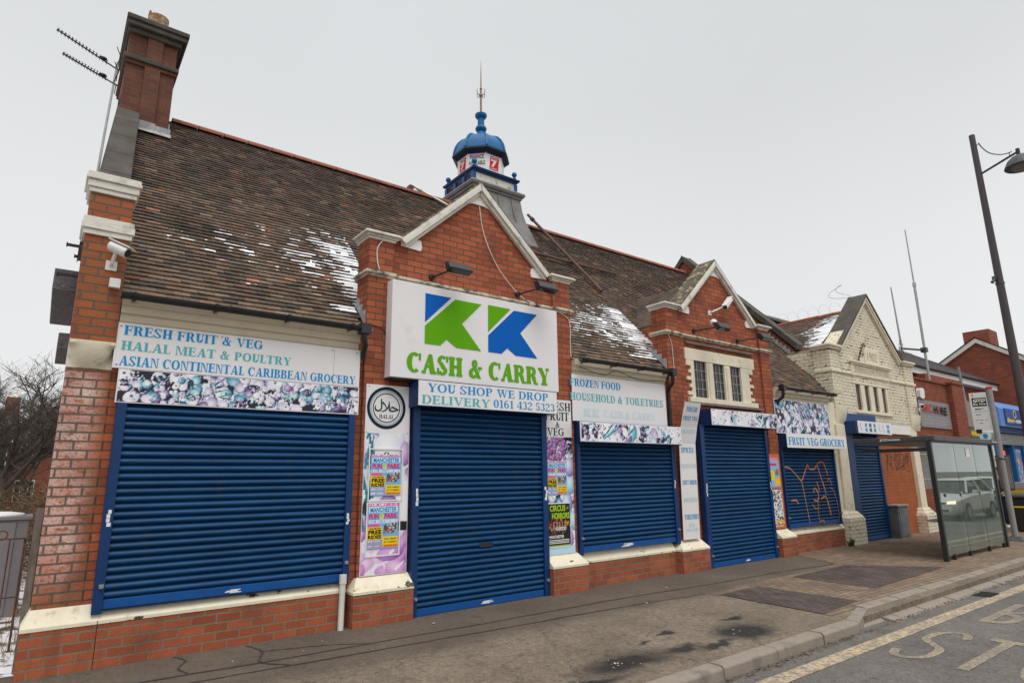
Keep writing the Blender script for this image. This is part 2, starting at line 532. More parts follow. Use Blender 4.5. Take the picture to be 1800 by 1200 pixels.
M['render'] = plain('grey_render', (0.27, 0.235, 0.20), 0.9, 0.15, dirt=(0.17, 0.14, 0.12), dirt_lo=0.5, dirt_hi=0.8)
M['signgrey'] = plain('grey_sign_panel', (0.235, 0.215, 0.22), 0.5, 0.06)
M['bestblue'] = plain('shop_sign_blue', (0.003, 0.06, 0.30), 0.4, 0.06)
M['orange'] = plain('orange_board', (0.62, 0.17, 0.035), 0.5, 0.08)


def flat(name, c, rough=0.5):
    return plain(name, c, 0.7, 0.03, spec=0.12)


T = {}
for k, c in dict(kblue=(0.003, 0.12, 0.50), kgreen=(0.12, 0.40, 0.006), tblue=(0.004, 0.29, 0.64), tteal=(0.10, 0.45, 0.50), tpale=(0.50, 0.72, 0.73), tnavy=(0.006, 0.03, 0.045), tcyan=(0.004, 0.28, 0.60), tblack=(0.012, 0.012, 0.014), twhite=(0.80, 0.80, 0.80), tpink=(0.75, 0.02, 0.22), tyellow=(0.78, 0.60, 0.03), tred=(0.60, 0.03, 0.04), torange=(0.75, 0.30, 0.02), tgreen=(0.40, 0.62, 0.03), tcream=(0.66, 0.58, 0.42), tfaint=(0.62, 0.74, 0.76), tpurple=(0.10, 0.05, 0.25)).items():
    T[k] = flat('ink_' + k[1:], c)


def shutter_mat():
    mt, nt, bs = nmat('blue_shutter_slats')
    base = mixc(nt, noise(nt, 2.2, 5, vec=scaled(nt, 1, 1, 3), lo=0.3, hi=0.7), (0.0015, 0.039, 0.118), (0.003, 0.058, 0.165))
    base = mixc(nt, noise(nt, 7, 7, vec=scaled(nt, 1, 1, 7), lo=0.55, hi=0.75, out=(0, 0.6)), base, (0.008, 0.018, 0.04))
    base = mixc(nt, 1.0, base, noise(nt, 1.0, 3, vec=scaled(nt, 0.22, 0.3, 13.6), lo=0.3, hi=0.7, out=(0.72, 1.28)), 'MULTIPLY')
    base = mixc(nt, noise(nt, 3.0, 8, vec=scaled(nt, 3.0, 1, 0.5), lo=0.56, hi=0.74, out=(0, 0.4)), base, (0.05, 0.055, 0.06))
    sc = math_(nt, 'GREATER_THAN', noise(nt, 5, 9, vec=scaled(nt, 0.8, 1, 26)), 0.735)
    base = mixc(nt, sc, base, (0.30, 0.36, 0.42))
    nt.links.new(base, bs.inputs['Base Color'])
    bs.inputs['Roughness'].default_value = 0.45
    bs.inputs['Specular IOR Level'].default_value = 0.3
    return mt


M['shutter'] = shutter_mat()


def window_glass():
    mt, nt, bs = nmat('dark_window_glass')
    bs.inputs['Base Color'].default_value = (0.02, 0.022, 0.025, 1)
    bs.inputs['Roughness'].default_value = 0.06
    bs.inputs['Specular IOR Level'].default_value = 0.45
    bump(nt, bs, noise(nt, 6, 2), 0.06, 0.01)
    return mt


M['glass'] = window_glass()


def shelter_glass():
    mt, nt, bs = nmat('grimy_shelter_glass')
    o = nt.nodes['Material Output']
    tr = nd(nt, "ShaderNodeBsdfTransparent")
    tr.inputs[0].default_value = (0.64, 0.74, 0.67, 1)
    gl = nd(nt, "ShaderNodeBsdfGlossy")
    gl.inputs['Roughness'].default_value = 0.015
    gl.inputs['Color'].default_value = (0.85, 0.92, 0.90, 1)
    df = nd(nt, "ShaderNodeBsdfDiffuse")
    df.inputs['Color'].default_value = (0.30, 0.37, 0.325, 1)
    fr = nd(nt, "ShaderNodeFresnel")
    fr.inputs[0].default_value = 1.55
    k = math_(nt, 'MINIMUM', math_(nt, 'ADD', math_(nt, 'MULTIPLY', fr.outputs[0], 1.55), 0.06), 1.0)
    m1 = nd(nt, "ShaderNodeMixShader")
    nt.links.new(noise(nt, 2.2, 7, lo=0.35, hi=0.75, out=(0.26, 0.52)), m1.inputs[0])
    nt.links.new(tr.outputs[0], m1.inputs[1])
    nt.links.new(df.outputs[0], m1.inputs[2])
    m2 = nd(nt, "ShaderNodeMixShader")
    nt.links.new(k, m2.inputs[0])
    nt.links.new(m1.outputs[0], m2.inputs[1])
    nt.links.new(gl.outputs[0], m2.inputs[2])
    nt.links.new(m2.outputs[0], o.inputs['Surface'])
    return mt


M['shelterglass'] = shelter_glass()


def lit(name, c, e):
    mt, nt, bs = nmat(name)
    bs.inputs['Base Color'].default_value = rgba(c)
    bs.inputs['Emission Color'].default_value = rgba(c)
    bs.inputs['Emission Strength'].default_value = e
    return mt


M['headlight'] = lit('car_headlight', (1.0, 0.78, 0.5), 3.0)
M['neon'] = lit('red_neon', (1.0, 0.03, 0.03), 1.2)
# ------------------------------------------------------------------ lettering
def ring(cx, cy, rx, ry, S, h, a0, a1, n=14):
    """arc band: outer ellipse rx,ry, inner rx-S, ry-h (thick sides, thin top and bottom)"""
    out, ix, iy = [], max(rx - S, 0.005), max(ry - h, 0.005)
    for i in range(n):
        q = []
        for t in (a0 + (a1 - a0) * i / n, a0 + (a1 - a0) * (i + 1) / n):
            t = math.radians(t)
            q.append(((cx + rx * math.cos(t), cy + ry * math.sin(t)), (cx + ix * math.cos(t), cy + iy * math.sin(t))))
        out.append([q[0][0], q[1][0], q[1][1], q[0][1]])
    return out


def serif_glyph(ch, S=0.235, h=0.075, s=0.075):
    """bold slab/modern serif capitals, cap height 1: returns (list of polygons, advance width)"""
    P = []
    R = lambda x0, y0, x1, y1: P.append([(x0, y0), (x1, y0), (x1, y1), (x0, y1)])
    g = lambda *p: P.append(list(p))
    A = lambda *a: P.extend(ring(*a))

    def stem(x, lo=True, hi=True, wd=None, l=1, r=1):
        wd = wd or S
        R(x, h if lo else 0, x + wd, 1 - h if hi else 1)
        if lo:
            R(x - s * l, 0, x + wd + s * r, h)
        if hi:
            R(x - s * l, 1 - h, x + wd + s * r, 1)
    W = 0.8
    x = s
    if ch == ' ':
        return [], 0.34
    if ch == 'A':
        g((0.10, h), (0.10 + h * 1.3, h), (0.42 + h, 1), (0.42, 1))
        g((0.42, 1), (0.42 + S * 0.72, 1), (0.80, h), (0.80 - S * 1.15, h))
        R(0.19, 0.30, 0.60, 0.30 + h)
        R(0, 0, 0.26, h)
        R(0.50, 0, 0.90, h)
        W = 0.90
    elif ch == 'B':
        stem(x, r=0)
        c = x + S
        R(c, 0.52 - h / 2, c + 0.14, 0.52 + h / 2)
        R(c, 1 - h, c + 0.14, 1)
        R(c, 0, c + 0.16, h)
        A(c + 0.14, 0.76, 0.25, 0.24, S, h, -90, 90)
        A(c + 0.16, 0.26, 0.29, 0.26, S, h, -90, 90)
        W = c + 0.48
    elif ch in 'CG':
        A(0.44, 0.5, 0.44, 0.51, S * 1.05, h, 52, 310 if ch == 'C' else 325, 22)
        R(0.70, 0.64, 0.70 + h, 0.98)
        if ch == 'G':
            R(0.62, 0.06, 0.62 + S, 0.44)
            R(0.53, 0.44, 0.62 + S + s, 0.44 + h)
        W = 0.84 if ch == 'C' else 0.92
    elif ch == 'D':
        stem(x, r=0)
        c = x + S
        R(c, 1 - h, c + 0.12, 1)
        R(c, 0, c + 0.12, h)
        A(c + 0.12, 0.5, 0.42, 0.5, S, h, -90, 90, 16)
        W = c + 0.57
    elif ch in 'EF':
        stem(x, r=0 if ch == 'E' else 1)
        c = x + S
        R(c, 1 - h, c + 0.36, 1)
        g((c + 0.30, 1 - h), (c + 0.36, 1 - h), (c + 0.36, 0.70), (c + 0.34, 0.70))
        R(c, 0.5, c + 0.20, 0.5 + h)
        R(c + 0.20, 0.38, c + 0.20 + h, 0.67)
        if ch == 'E':
            R(c, 0, c + 0.40, h)
            g((c + 0.34, h), (c + 0.40, h), (c + 0.41, 0.31), (c + 0.39, 0.31))
        W = c + (0.44 if ch == 'E' else 0.40)
    elif ch == 'H':
        stem(x)
        stem(x + 0.48)
        R(x + S, 0.5 - h / 2, x + 0.48, 0.5 + h / 2)
        W = x + 0.48 + S + s
    elif ch == 'I':
        stem(x)
        W = 2 * s + S
    elif ch == 'K':
        stem(x)
        g((x + S, 0.36), (x + S, 0.47), (x + 0.50, 1 - h), (x + 0.57, 1 - h))
        g((x + S + 0.07, 0.55), (x + S + 0.16, 0.66), (x + 0.68, h), (x + 0.44, h))
        R(x + 0.38, 0, x + 0.76, h)
        R(x + 0.38, 1 - h, x + 0.70, 1)
        W = x + 0.78
    elif ch == 'L':
        stem(x, r=0.6)
        R(x + S + s * 0.6, 0, x + 0.54, h)
        g((x + 0.48, h), (x + 0.54, h), (x + 0.55, 0.36), (x + 0.53, 0.36))
        W = x + 0.57
    elif ch in 'MN':
        R(x, h, x + h, 1 - h)
        R(x - s, 0, x + h + s, h)
        if ch == 'N':
            R(x - s, 1 - h, x + S * 0.7, 1)
            g((x + h, 1 - h), (x + S * 1.2, 1 - h), (x + 0.58, 0.0), (x + 0.50, 0.0))
            R(x + 0.58, 0.0, x + 0.58 + h, 1 - h)
            R(x + 0.58 - s, 1 - h, x + 0.58 + h + s, 1)
            W = x + 0.58 + h + s
        else:
            R(x - s, 1 - h, x + S * 0.8, 1)
            g((x + h, 1 - h), (x + S * 1.15, 1 - h), (x + 0.48, 0), (x + 0.40, 0))
            g((x + 0.43, 0.16), (x + 0.48, 0.06), (x + 0.70, 1 - h), (x + 0.66, 1 - h))
            R(x + 0.70, h, x + 0.70 + S, 1 - h)
            R(x + 0.70 - s, 0, x + 0.70 + S + s, h)
            R(x + 0.64, 1 - h, x + 0.70 + S + s, 1)
            W = x + 0.70 + S + s
    elif ch in 'OQ0':
        k = 0.34 if ch == '0' else 0.44
        A(k, 0.5, k, 0.51, S, h, 0, 360, 26)
        W = 2 * k + 0.03
    elif ch in 'PR':
        stem(x, r=0.6 if ch == 'R' else 1)
        c = x + S
        R(c, 1 - h, c + 0.13, 1)
        R(c, 0.46, c + 0.13, 0.46 + h)
        A(c + 0.13, 0.73, 0.28, 0.27, S, h, -90, 90)
        W = c + 0.45
        if ch == 'R':
            g((c + 0.05, 0.46), (c + 0.05 + S * 1.1, 0.46), (c + 0.46, 0.02), (c + 0.26, 0.02))
            R(c + 0.26, -0.01, c + 0.56, 0.02 + h * 0.6)
            W = c + 0.55
    elif ch == 'S':
        A(0.33, 0.74, 0.30, 0.27, S * 0.8, h, 35, 200, 12)
        A(0.33, 0.25, 0.32, 0.26, S * 0.8, h, -160, 20, 12)
        g((0.035, 0.70), (0.05 + S, 0.66), (0.64, 0.28), (0.62 - S, 0.30))
        R(0.56, 0.68, 0.56 + h, 0.99)
        R(0.0, 0.01, h, 0.34)
        W = 0.70
    elif ch == 'T':
        R(0.28, h, 0.28 + S, 1 - h)
        R(0.19, 0, 0.37 + S, h)
        R(0.0, 1 - h, 0.56 + S, 1)
        g((0, 1 - h), (0.05, 1 - h), (0.015, 0.68), (0, 0.68))
        g((0.56 + S, 1 - h), (0.51 + S, 1 - h), (0.545 + S, 0.68), (0.56 + S, 0.68))
        W = 0.58 + S
    elif ch == 'U':
        R(x, 0.30, x + S, 1 - h)
        R(x - s, 1 - h, x + S + s, 1)
        A(x + 0.29, 0.30, 0.29, 0.31, S, h, 180, 360, 14)
        R(x + 0.58 - h, 0.30, x + 0.58, 1 - h)
        R(x + 0.50 - s, 1 - h, x + 0.60 + s, 1)
        W = x + 0.60 + s
    elif ch == 'V':
        g((0.08, 1 - h), (0.08 + S * 1.1, 1 - h), (0.52, 0.0), (0.42, 0.0))
        g((0.46, 0.12), (0.52, 0.02), (0.80, 1 - h), (0.74, 1 - h))
        R(0, 1 - h, 0.38, 1)
        R(0.62, 1 - h, 0.90, 1)
        W = 0.90
    elif ch == 'W':
        for o in (0, 0.44):
            g((0.08 + o, 1 - h), (0.08 + S + o, 1 - h), (0.44 + o, 0.0), (0.35 + o, 0.0))
            g((0.385 + o, 0.14), (0.44 + o, 0.02), (0.64 + o, 1 - h), (0.585 + o, 1 - h))
        R(0, 1 - h, 0.36, 1)
        R(0.44, 1 - h, 0.80, 1)
        R(0.94, 1 - h, 1.2, 1)
        W = 1.2
    elif ch == 'Y':
        g((0.08, 1 - h), (0.08 + S * 1.1, 1 - h), (0.33 + S, 0.44), (0.33, 0.44))
        g((0.33 + S - 0.07, 0.50), (0.33 + S, 0.46), (0.76, 1 - h), (0.70, 1 - h))
        R(0.33, h, 0.33 + S, 0.44)
        R(0.24, 0, 0.42 + S, h)
        R(0, 1 - h, 0.36, 1)
        R(0.60, 1 - h, 0.86, 1)
        W = 0.86
    elif ch == 'Z':
        R(0.03, 1 - h, 0.66, 1)
        R(0.0, 0, 0.68, h)
        g((0.0, h), (0.0 + S * 1.3, h), (0.66, 1 - h), (0.66 - S * 1.3, 1 - h))
        g((0.03, 1 - h), (0.08, 1 - h), (0.05, 0.70), (0.03, 0.70))
        g((0.63, h), (0.68, h), (0.68, 0.33), (0.66, 0.33))
        W = 0.72
    elif ch == '&':
        A(0.40, 0.78, 0.20, 0.22, S * 0.6, h, 0, 360, 16)
        A(0.32, 0.27, 0.31, 0.28, S * 0.9, h, 70, 330, 16)
        g((0.22, 0.70), (0.22 + S * 0.9, 0.68), (0.84, 0.0), (0.60, 0.0))
        g((0.56, 0.10), (0.62, 0.08), (0.78, 0.50), (0.74, 0.52))
        R(0.62, 0.50, 0.90, 0.50 + h)
        W = 0.94
    elif ch == '1':
        R(0.20, h, 0.20 + S, 1)
        R(0.08, 0, 0.32 + S, h)
        g((0.06, 0.80), (0.20, 0.86), (0.20, 1.0), (0.06, 0.86))
        W = 0.58
    elif ch == '2':
        A(0.32, 0.72, 0.31, 0.29, S * 0.9, h, -20, 170, 14)
        g((0.62, 0.66), (0.62 - S, 0.62), (0.06, 0.13), (0.0, 0.15))
        g((0, 0), (0.62, 0), (0.66, 0.30), (0.58, 0.13), (0.0, 0.15))
        W = 0.70
    elif ch == '3':
        A(0.30, 0.75, 0.27, 0.26, S * 0.9, h, -70, 160, 14)
        A(0.30, 0.27, 0.31, 0.28, S * 0.95, h, -160, 75, 14)
        W = 0.66
    elif ch == '4':
        R(0.40, h, 0.40 + S, 1)
        R(0.28, 0, 0.52 + S, h)
        R(0.0, 0.26, 0.70, 0.26 + h)
        g((0.0, 0.31), (0.07, 0.31), (0.42, 0.92), (0.40, 1.0))
        W = 0.74
    elif ch == '5':
        R(0.08, 0.52, 0.08 + h, 1)
        R(0.08, 1 - 0.14, 0.58, 1)
        A(0.31, 0.31, 0.31, 0.31, S * 0.95, h, -160, 130, 16)
        W = 0.68
    elif ch == '6':
        A(0.33, 0.31, 0.32, 0.31, S * 0.9, h, 0, 360, 18)
        A(0.45, 0.5, 0.44, 0.51, S * 0.9, h, 75, 190, 12)
        W = 0.70
    elif ch == '7':
        R(0.02, 0.86, 0.64, 1)
        g((0.16, 0.0), (0.40, 0.0), (0.64, 0.86), (0.54, 0.86))
        W = 0.68
    return P, W


def serif_text(mb, text, x0, x1, z0, z1, fn, S=0.235, h=0.075, s=0.075, gap=0.05, depth=0.0):
    """lay out text to fill x0..x1, z0..z1; fn(x, z, d) gives the 3D point, d = distance off the board"""
    gl, X = [], 0.0
    for ch in text:
        P, W = serif_glyph(ch, S, h, s)
        gl.append((X, P))
        X += W + gap
    X -= gap
    sx, sz = (x1 - x0) / X, (z1 - z0)
    for X0, P in gl:
        for k, p in enumerate(P):
            d = 0.002 + 0.00012 * (k % 9) + depth
            mb.add([fn(x0 + (X0 + a) * sx, z0 + b * sz, d) for a, b in p], [tuple(range(len(p)))])
    return mb


def sans_text(mb, text, x0, x1, z0, z1, fn, off=0.02, d=0.002, shear=0.0):
    cu = bpy.data.curves.new("tmp_text", 'FONT')
    cu.body = text
    cu.offset = off
    cu.shear = shear
    cu.resolution_u = 3
    o = bpy.data.objects.new("tmp_text", cu)
    COL.objects.link(o)
    dg = bpy.context.evaluated_depsgraph_get()
    me = bpy.data.meshes.new_from_object(o.evaluated_get(dg))
    vs = [tuple(v.co) for v in me.vertices]
    fs = [tuple(p.vertices) for p in me.polygons]
    bpy.data.objects.remove(o)
    bpy.data.curves.remove(cu)
    bpy.data.meshes.remove(me)
    if not vs:
        return mb
    ax, bx = min(v[0] for v in vs), max(v[0] for v in vs)
    az, bz = min(v[1] for v in vs), max(v[1] for v in vs)
    if x1 is None:
        x1 = x0 + (bx - ax) * (z1 - z0) / (bz - az)
    mb.add([fn(x0 + (v[0] - ax) / (bx - ax) * (x1 - x0), z0 + (v[1] - az) / (bz - az) * (z1 - z0), d) for v in vs], fs)
    return mb


def front(y):
    return lambda x, z, d: (x, y - d, z)


def stroke(mb, pts, wd, fn, d=0.003, jit=0.0):
    """a flat brush stroke along 2D points; wd a number or one per point"""
    n = len(pts)
    ws = wd if isinstance(wd, (list, tuple)) else [wd] * n
    L = []
    for i in range(n):
        a, b = pts[max(i - 1, 0)], pts[min(i + 1, n - 1)]
        dx, dz = b[0] - a[0], b[1] - a[1]
        l = math.hypot(dx, dz) or 1
        nx, nz = -dz / l * ws[i] / 2, dx / l * ws[i] / 2
        L.append(((pts[i][0] + nx, pts[i][1] + nz), (pts[i][0] - nx, pts[i][1] - nz)))
    for i in range(n - 1):
        q = [L[i][0], L[i + 1][0], L[i + 1][1], L[i][1]]
        dd = d + 0.0002 * (i % 2)
        mb.add([fn(a, b, dd) for a, b in q], [(0, 1, 2, 3)])
    return mb


def curve_pts(ctrl, n=6):
    """Catmull-Rom through control points"""
    P = [ctrl[0]] + list(ctrl) + [ctrl[-1]]
    out = []
    for i in range(1, len(P) - 2):
        for k in range(n):
            t = k / n
            q = []
            for c in range(len(ctrl[0])):
                a, b, e, f = P[i - 1][c], P[i][c], P[i + 1][c], P[i + 2][c]
                q.append(0.5 * (2 * b + (e - a) * t + (2 * a - 5 * b + 4 * e - f) * t * t + (3 * b - a - 3 * e + f) * t ** 3))
            out.append(tuple(q))
    out.append(tuple(ctrl[-1]))
    return out


# ------------------------------------------------------------------ printed pictures (colours held per vertex of a fine flat mesh)
class Canvas:
    def __init__(self, wd, ht, cell=0.011, bg=(0.1, 0.1, 0.18)):
        self.w, self.h = max(int(wd / cell), 2) + 1, max(int(ht / cell), 2) + 1
        self.W, self.H = wd, ht
        self.a = np.ones((self.h, self.w, 3)) * np.array(bg)
        self.X, self.Y = np.meshgrid(np.linspace(0, wd, self.w), np.linspace(0, ht, self.h))

    def ellipse(self, cx, cy, rx, ry, c0, c1, ang=0.0, hl=(-0.25, 0.3), pw=1.6):
        dx, dy = self.X - cx, self.Y - cy
        c, s = math.cos(ang), math.sin(ang)
        u, v = (c * dx + s * dy) / rx, (-s * dx + c * dy) / ry
        r = u * u + v * v
        m = r < 1
        if not m.any():
            return
        t = np.clip(((u - hl[0]) ** 2 + (v - hl[1]) ** 2) / 1.6, 0, 1) ** (pw / 2)
        self.a[m] = ((1 - t)[..., None] * np.array(c0) + t[..., None] * np.array(c1))[m]

    def rect(self, x0, y0, x1, y1, c):
        m = (self.X >= x0) & (self.X <= x1) & (self.Y >= y0) & (self.Y <= y1)
        self.a[m] = c

    def line(self, x0, y0, x1, y1, wd, c):
        dx, dy = x1 - x0, y1 - y0
        l2 = dx * dx + dy * dy + 1e-9
        t = np.clip(((self.X - x0) * dx + (self.Y - y0) * dy) / l2, 0, 1)
        d = np.hypot(self.X - x0 - t * dx, self.Y - y0 - t * dy)
        self.a[d < wd * (1 - 0.6 * t)] = c

    def mesh(self, fn, d=0.002):
        lin = np.where(self.a <= 0.04045, self.a / 12.92, ((np.clip(self.a, 0, 1) + 0.055) / 1.055) ** 2.4)
        mb = MB()
        vs = [fn(x, y, d) for x, y in zip(self.X.ravel(), self.Y.ravel())]
        w_ = self.w
        fs = [(j * w_ + i, j * w_ + i + 1, (j + 1) * w_ + i + 1, (j + 1) * w_ + i) for j in range(self.h - 1) for i in range(w_ - 1)]
        mb.add(vs, fs, [tuple(c) for c in lin.reshape(-1, 3)])
        return mb


def veg_picture(cv, seed, dense=1.0, pale=0.0, size=1.0):
    """blue-faded print of heaped fruit and vegetables"""
    r = random.Random(seed)
    W, H = cv.W, cv.H
    cv.a[:] = (0.10, 0.10, 0.20) if pale < 0.5 else (0.90, 0.90, 0.93)
    pals = [((0.98, 0.97, 0.98), (0.84, 0.85, 0.92)), ((0.97, 0.96, 0.98), (0.88, 0.84, 0.93)), ((0.97, 0.96, 0.97), (0.70, 0.74, 0.86)), ((0.95, 0.93, 0.97), (0.66, 0.60, 0.76)), ((0.85, 0.80, 0.92), (0.36, 0.26, 0.48)), ((0.98, 0.98, 0.98), (0.90, 0.90, 0.93)),
            ((0.72, 0.88, 0.93), (0.10, 0.42, 0.55)), ((0.97, 0.97, 0.98), (0.82, 0.80, 0.90)), ((0.88, 0.95, 0.97), (0.30, 0.60, 0.72))]
    n = int(W * H * 190 * dense / size ** 2)
    for k in range(n):
        f = k / max(n, 1)
        x, y = r.uniform(0, W), r.uniform(0, H)
        sz = (0.095 - 0.055 * f) * size * r.uniform(0.7, 1.25)
        kind = r.random()
        if kind < 0.14:       # leaves and stalks
            a = r.uniform(0, 6.28)
            for _ in range(7):
                b = a + r.uniform(-0.35, 0.35)
                l = sz * r.uniform(2.0, 3.6)
                c = r.choice([(0.05, 0.40, 0.52), (0.40, 0.72, 0.80), (0.90, 0.95, 0.97), (0.03, 0.20, 0.30)])
                cv.line(x, y, x + l * math.cos(b), y + l * math.sin(b), sz * 0.16, c)
        elif kind < 0.30:     # clusters of small berries
            c0, c1 = r.choice(pals[3:6])
            for _ in range(16):
                q = sz * 0.26
                cv.ellipse(x + r.uniform(-1, 1) * sz, y + r.uniform(-1, 1) * sz * 0.8, q * 1.25, q * 1.25, (0.08, 0.07, 0.16), (0.08, 0.07, 0.16))
                cv.ellipse(x + r.uniform(-1, 1) * sz, y + r.uniform(-1, 1) * sz * 0.8, q, q, c0, c1)
        else:
            c0, c1 = r.choice(pals)
            if pale:
                c1 = tuple(0.5 * a + 0.5 for a in c1) if r.random() < pale else c1
            ang, asp = r.uniform(0, 3.14), r.uniform(0.7, 1.0)
            if pale < 0.5:
                cv.ellipse(x + sz * 0.06, y - sz * 0.10, sz * 1.04, sz * asp * 1.06, (0.16, 0.16, 0.26), (0.2, 0.18, 0.30), ang)
            cv.ellipse(x, y, sz, sz * asp, c0, c1, ang)
            if r.random() < 0.3:
                cv.ellipse(x, y + sz * 0.1, sz * 0.22, sz * 0.18, (0.12, 0.25, 0.35), (0.25, 0.30, 0.45))
    if pale >= 0.5:           # washed out: a few dark leaf ends stay
        for _ in range(int(26 * W)):
            x, y = r.uniform(0, W), r.uniform(0, H)
            a = r.uniform(0, 6.28)
            l = r.uniform(0.02, 0.07)
            cv.line(x, y, x + l * math.cos(a), y + l * math.sin(a), 0.010, r.choice([(0.05, 0.25, 0.42), (0.10, 0.50, 0.60), (0.30, 0.25, 0.45)]))


def board(name, label, x0, x1, z0, z1, y, th=0.012, mat=None, group=None, cat='sign'):
    """a flat sign board with four screw heads; returns its root mesh"""
    o = build(name, MB().box(x0, x1, y, y + th, z0, z1), mat or M['signwhite'], bevel=0.0015)
    tag(o, label, cat, group)
    return o
# ------------------------------------------------------------------ ground, road, pavement
def ground_mats():
    # asphalt road
    mt, nt, bs = nmat('worn_asphalt')
    n1 = noise(nt, 0.55, 5, lo=0.3, hi=0.7)
    c = mixc(nt, n1, (0.118, 0.105, 0.096), (0.168, 0.150, 0.136))
    sp_ = nd(nt, "ShaderNodeTexVoronoi")
    sp_.inputs['Scale'].default_value = 75
    g = nd(nt, "ShaderNodeNewGeometry")
    nt.links.new(g.outputs['Position'], sp_.inputs['Vector'])
    c = mixc(nt, math_(nt, 'MULTIPLY', math_(nt, 'LESS_THAN', sp_.outputs['Distance'], 0.28), 0.35), c, (0.30, 0.27, 0.25))
    c = mixc(nt, noise(nt, 16, 6, lo=0.62, hi=0.72), c, (0.045, 0.042, 0.04))
    c = mixc(nt, 1.0, c, noise(nt, 34, 5, lo=0.3, hi=0.7, out=(0.7, 1.3)), 'MULTIPLY')
    c = mixc(nt, 1.0, c, noise(nt, 3, 6, lo=0.3, hi=0.7, out=(0.85, 1.14)), 'MULTIPLY')
    nt.links.new(c, bs.inputs['Base Color'])
    bs.inputs['Roughness'].default_value = 0.9
    bs.inputs['Specular IOR Level'].default_value = 0.3
    bump(nt, bs, noise(nt, 70, 4), 0.7, 0.012)
    M['road'] = mt
    # tarmac pavement with damp stains
    mt, nt, bs = nmat('stained_tarmac_pavement')
    g = nd(nt, "ShaderNodeNewGeometry")
    wob = nd(nt, "ShaderNodeTexNoise")
    wob.inputs['Scale'].default_value = 3.6
    wob.inputs['Detail'].default_value = 9
    wob.inputs['Roughness'].default_value = 0.62
    nt.links.new(g.outputs['Position'], wob.inputs['Vector'])
    wv = mixc(nt, 0.42, g.outputs['Position'], wob.outputs[1], 'ADD')
    base = mixc(nt, noise(nt, 0.9, 6, lo=0.33, hi=0.67), (0.145, 0.113, 0.083), (0.245, 0.195, 0.143))
    spk = nd(nt, "ShaderNodeTexVoronoi")
    spk.inputs['Scale'].default_value = 62
    nt.links.new(g.outputs['Position'], spk.inputs['Vector'])
    base = mixc(nt, math_(nt, 'MULTIPLY', math_(nt, 'LESS_THAN', spk.outputs['Distance'], 0.22), 0.4), base, (0.42, 0.37, 0.31))
    base = mixc(nt, noise(nt, 5, 8, lo=0.56, hi=0.70, out=(0, 0.6)), base, (0.075, 0.06, 0.047))
    base = mixc(nt, 1.0, base, noise(nt, 15, 6, lo=0.3, hi=0.7, out=(0.72, 1.26)), 'MULTIPLY')
    base = mixc(nt, 1.0, base, noise(nt, 38, 4, lo=0.3, hi=0.7, out=(0.72, 1.28)), 'MULTIPLY')
    base = mixc(nt, math_(nt, 'GREATER_THAN', noise(nt, 22, 3), 0.70), base, (0.42, 0.37, 0.31))
    gum = nd(nt, "ShaderNodeTexVoronoi")
    gum.inputs['Scale'].default_value = 4.5
    nt.links.new(g.outputs['Position'], gum.inputs['Vector'])
    gm = math_(nt, 'MULTIPLY', math_(nt, 'LESS_THAN', gum.outputs['Distance'], 0.085), 0.55)
    base = mixc(nt, gm, base, mixc(nt, gum.outputs['Color'], (0.07, 0.058, 0.05), (0.40, 0.35, 0.29)))
    ck = nd(nt, "ShaderNodeTexVoronoi", feature='DISTANCE_TO_EDGE')
    ck.inputs['Scale'].default_value = 0.75
    nt.links.new(wv, ck.inputs['Vector'])
    base = mixc(nt, math_(nt, 'MULTIPLY', math_(nt, 'LESS_THAN', ck.outputs['Distance'], 0.006), 0.5), base, (0.06, 0.05, 0.042))
    # darker strip along the shop fronts
    s = nd(nt, "ShaderNodeSeparateXYZ")
    nt.links.new(wv, s.inputs[0])
    yr = nd(nt, "ShaderNodeMapRange")
    yr.inputs[1].default_value, yr.inputs[2].default_value = -1.45, -1.15
    nt.links.new(s.outputs[1], yr.inputs[0])
    base = mixc(nt, math_(nt, 'MULTIPLY', yr.outputs[0], 0.62), base, (0.088, 0.071, 0.057))
    wet = None
    for cx, cy, rx, ry in ((6.40, -3.06, 0.44, 0.31), (4.52, -3.0, 0.56, 0.22), (5.30, -3.05, 0.30, 0.10), (5.72, -3.18, 0.34, 0.09), (6.85, -2.62, 0.24, 0.08), (5.65, -2.55, 0.14, 0.04), (3.75, -3.25, 0.6, 0.13), (5.2, -2.68, 0.09, 0.05)):
        a = nd(nt, "ShaderNodeVectorMath", operation='SUBTRACT')
        nt.links.new(wv, a.inputs[0])
        a.inputs[1].default_value = (cx + 0.21, cy + 0.21, 0.21)
        b = nd(nt, "ShaderNodeVectorMath", operation='MULTIPLY')
        nt.links.new(a.outputs[0], b.inputs[0])
        b.inputs[1].default_value = (1 / rx, 1 / ry, 0)
        l = nd(nt, "ShaderNodeVectorMath", operation='LENGTH')
        nt.links.new(b.outputs[0], l.inputs[0])
        mr = nd(nt, "ShaderNodeMapRange")
        mr.inputs[1].default_value, mr.inputs[2].default_value = 1.25, 0.55
        nt.links.new(l.outputs['Value'], mr.inputs[0])
        wet = mr.outputs[0] if wet is None else math_(nt, 'MAXIMUM', wet, mr.outputs[0])
    base = mixc(nt, math_(nt, 'MULTIPLY', wet, 0.95), base, (0.020, 0.017, 0.015))
    nt.links.new(base, bs.inputs['Base Color'])
    rg = nd(nt, "ShaderNodeMapRange")
    rg.inputs[3].default_value, rg.inputs[4].default_value = 0.88, 0.42
    nt.links.new(wet, rg.inputs[0])
    nt.links.new(rg.outputs[0], bs.inputs['Roughness'])
    bs.inputs['Specular IOR Level'].default_value = 0.35
    bump(nt, bs, noise(nt, 48, 6, rough=0.7), 0.9, 0.016)
    M['tarmac'] = mt
    # block paving

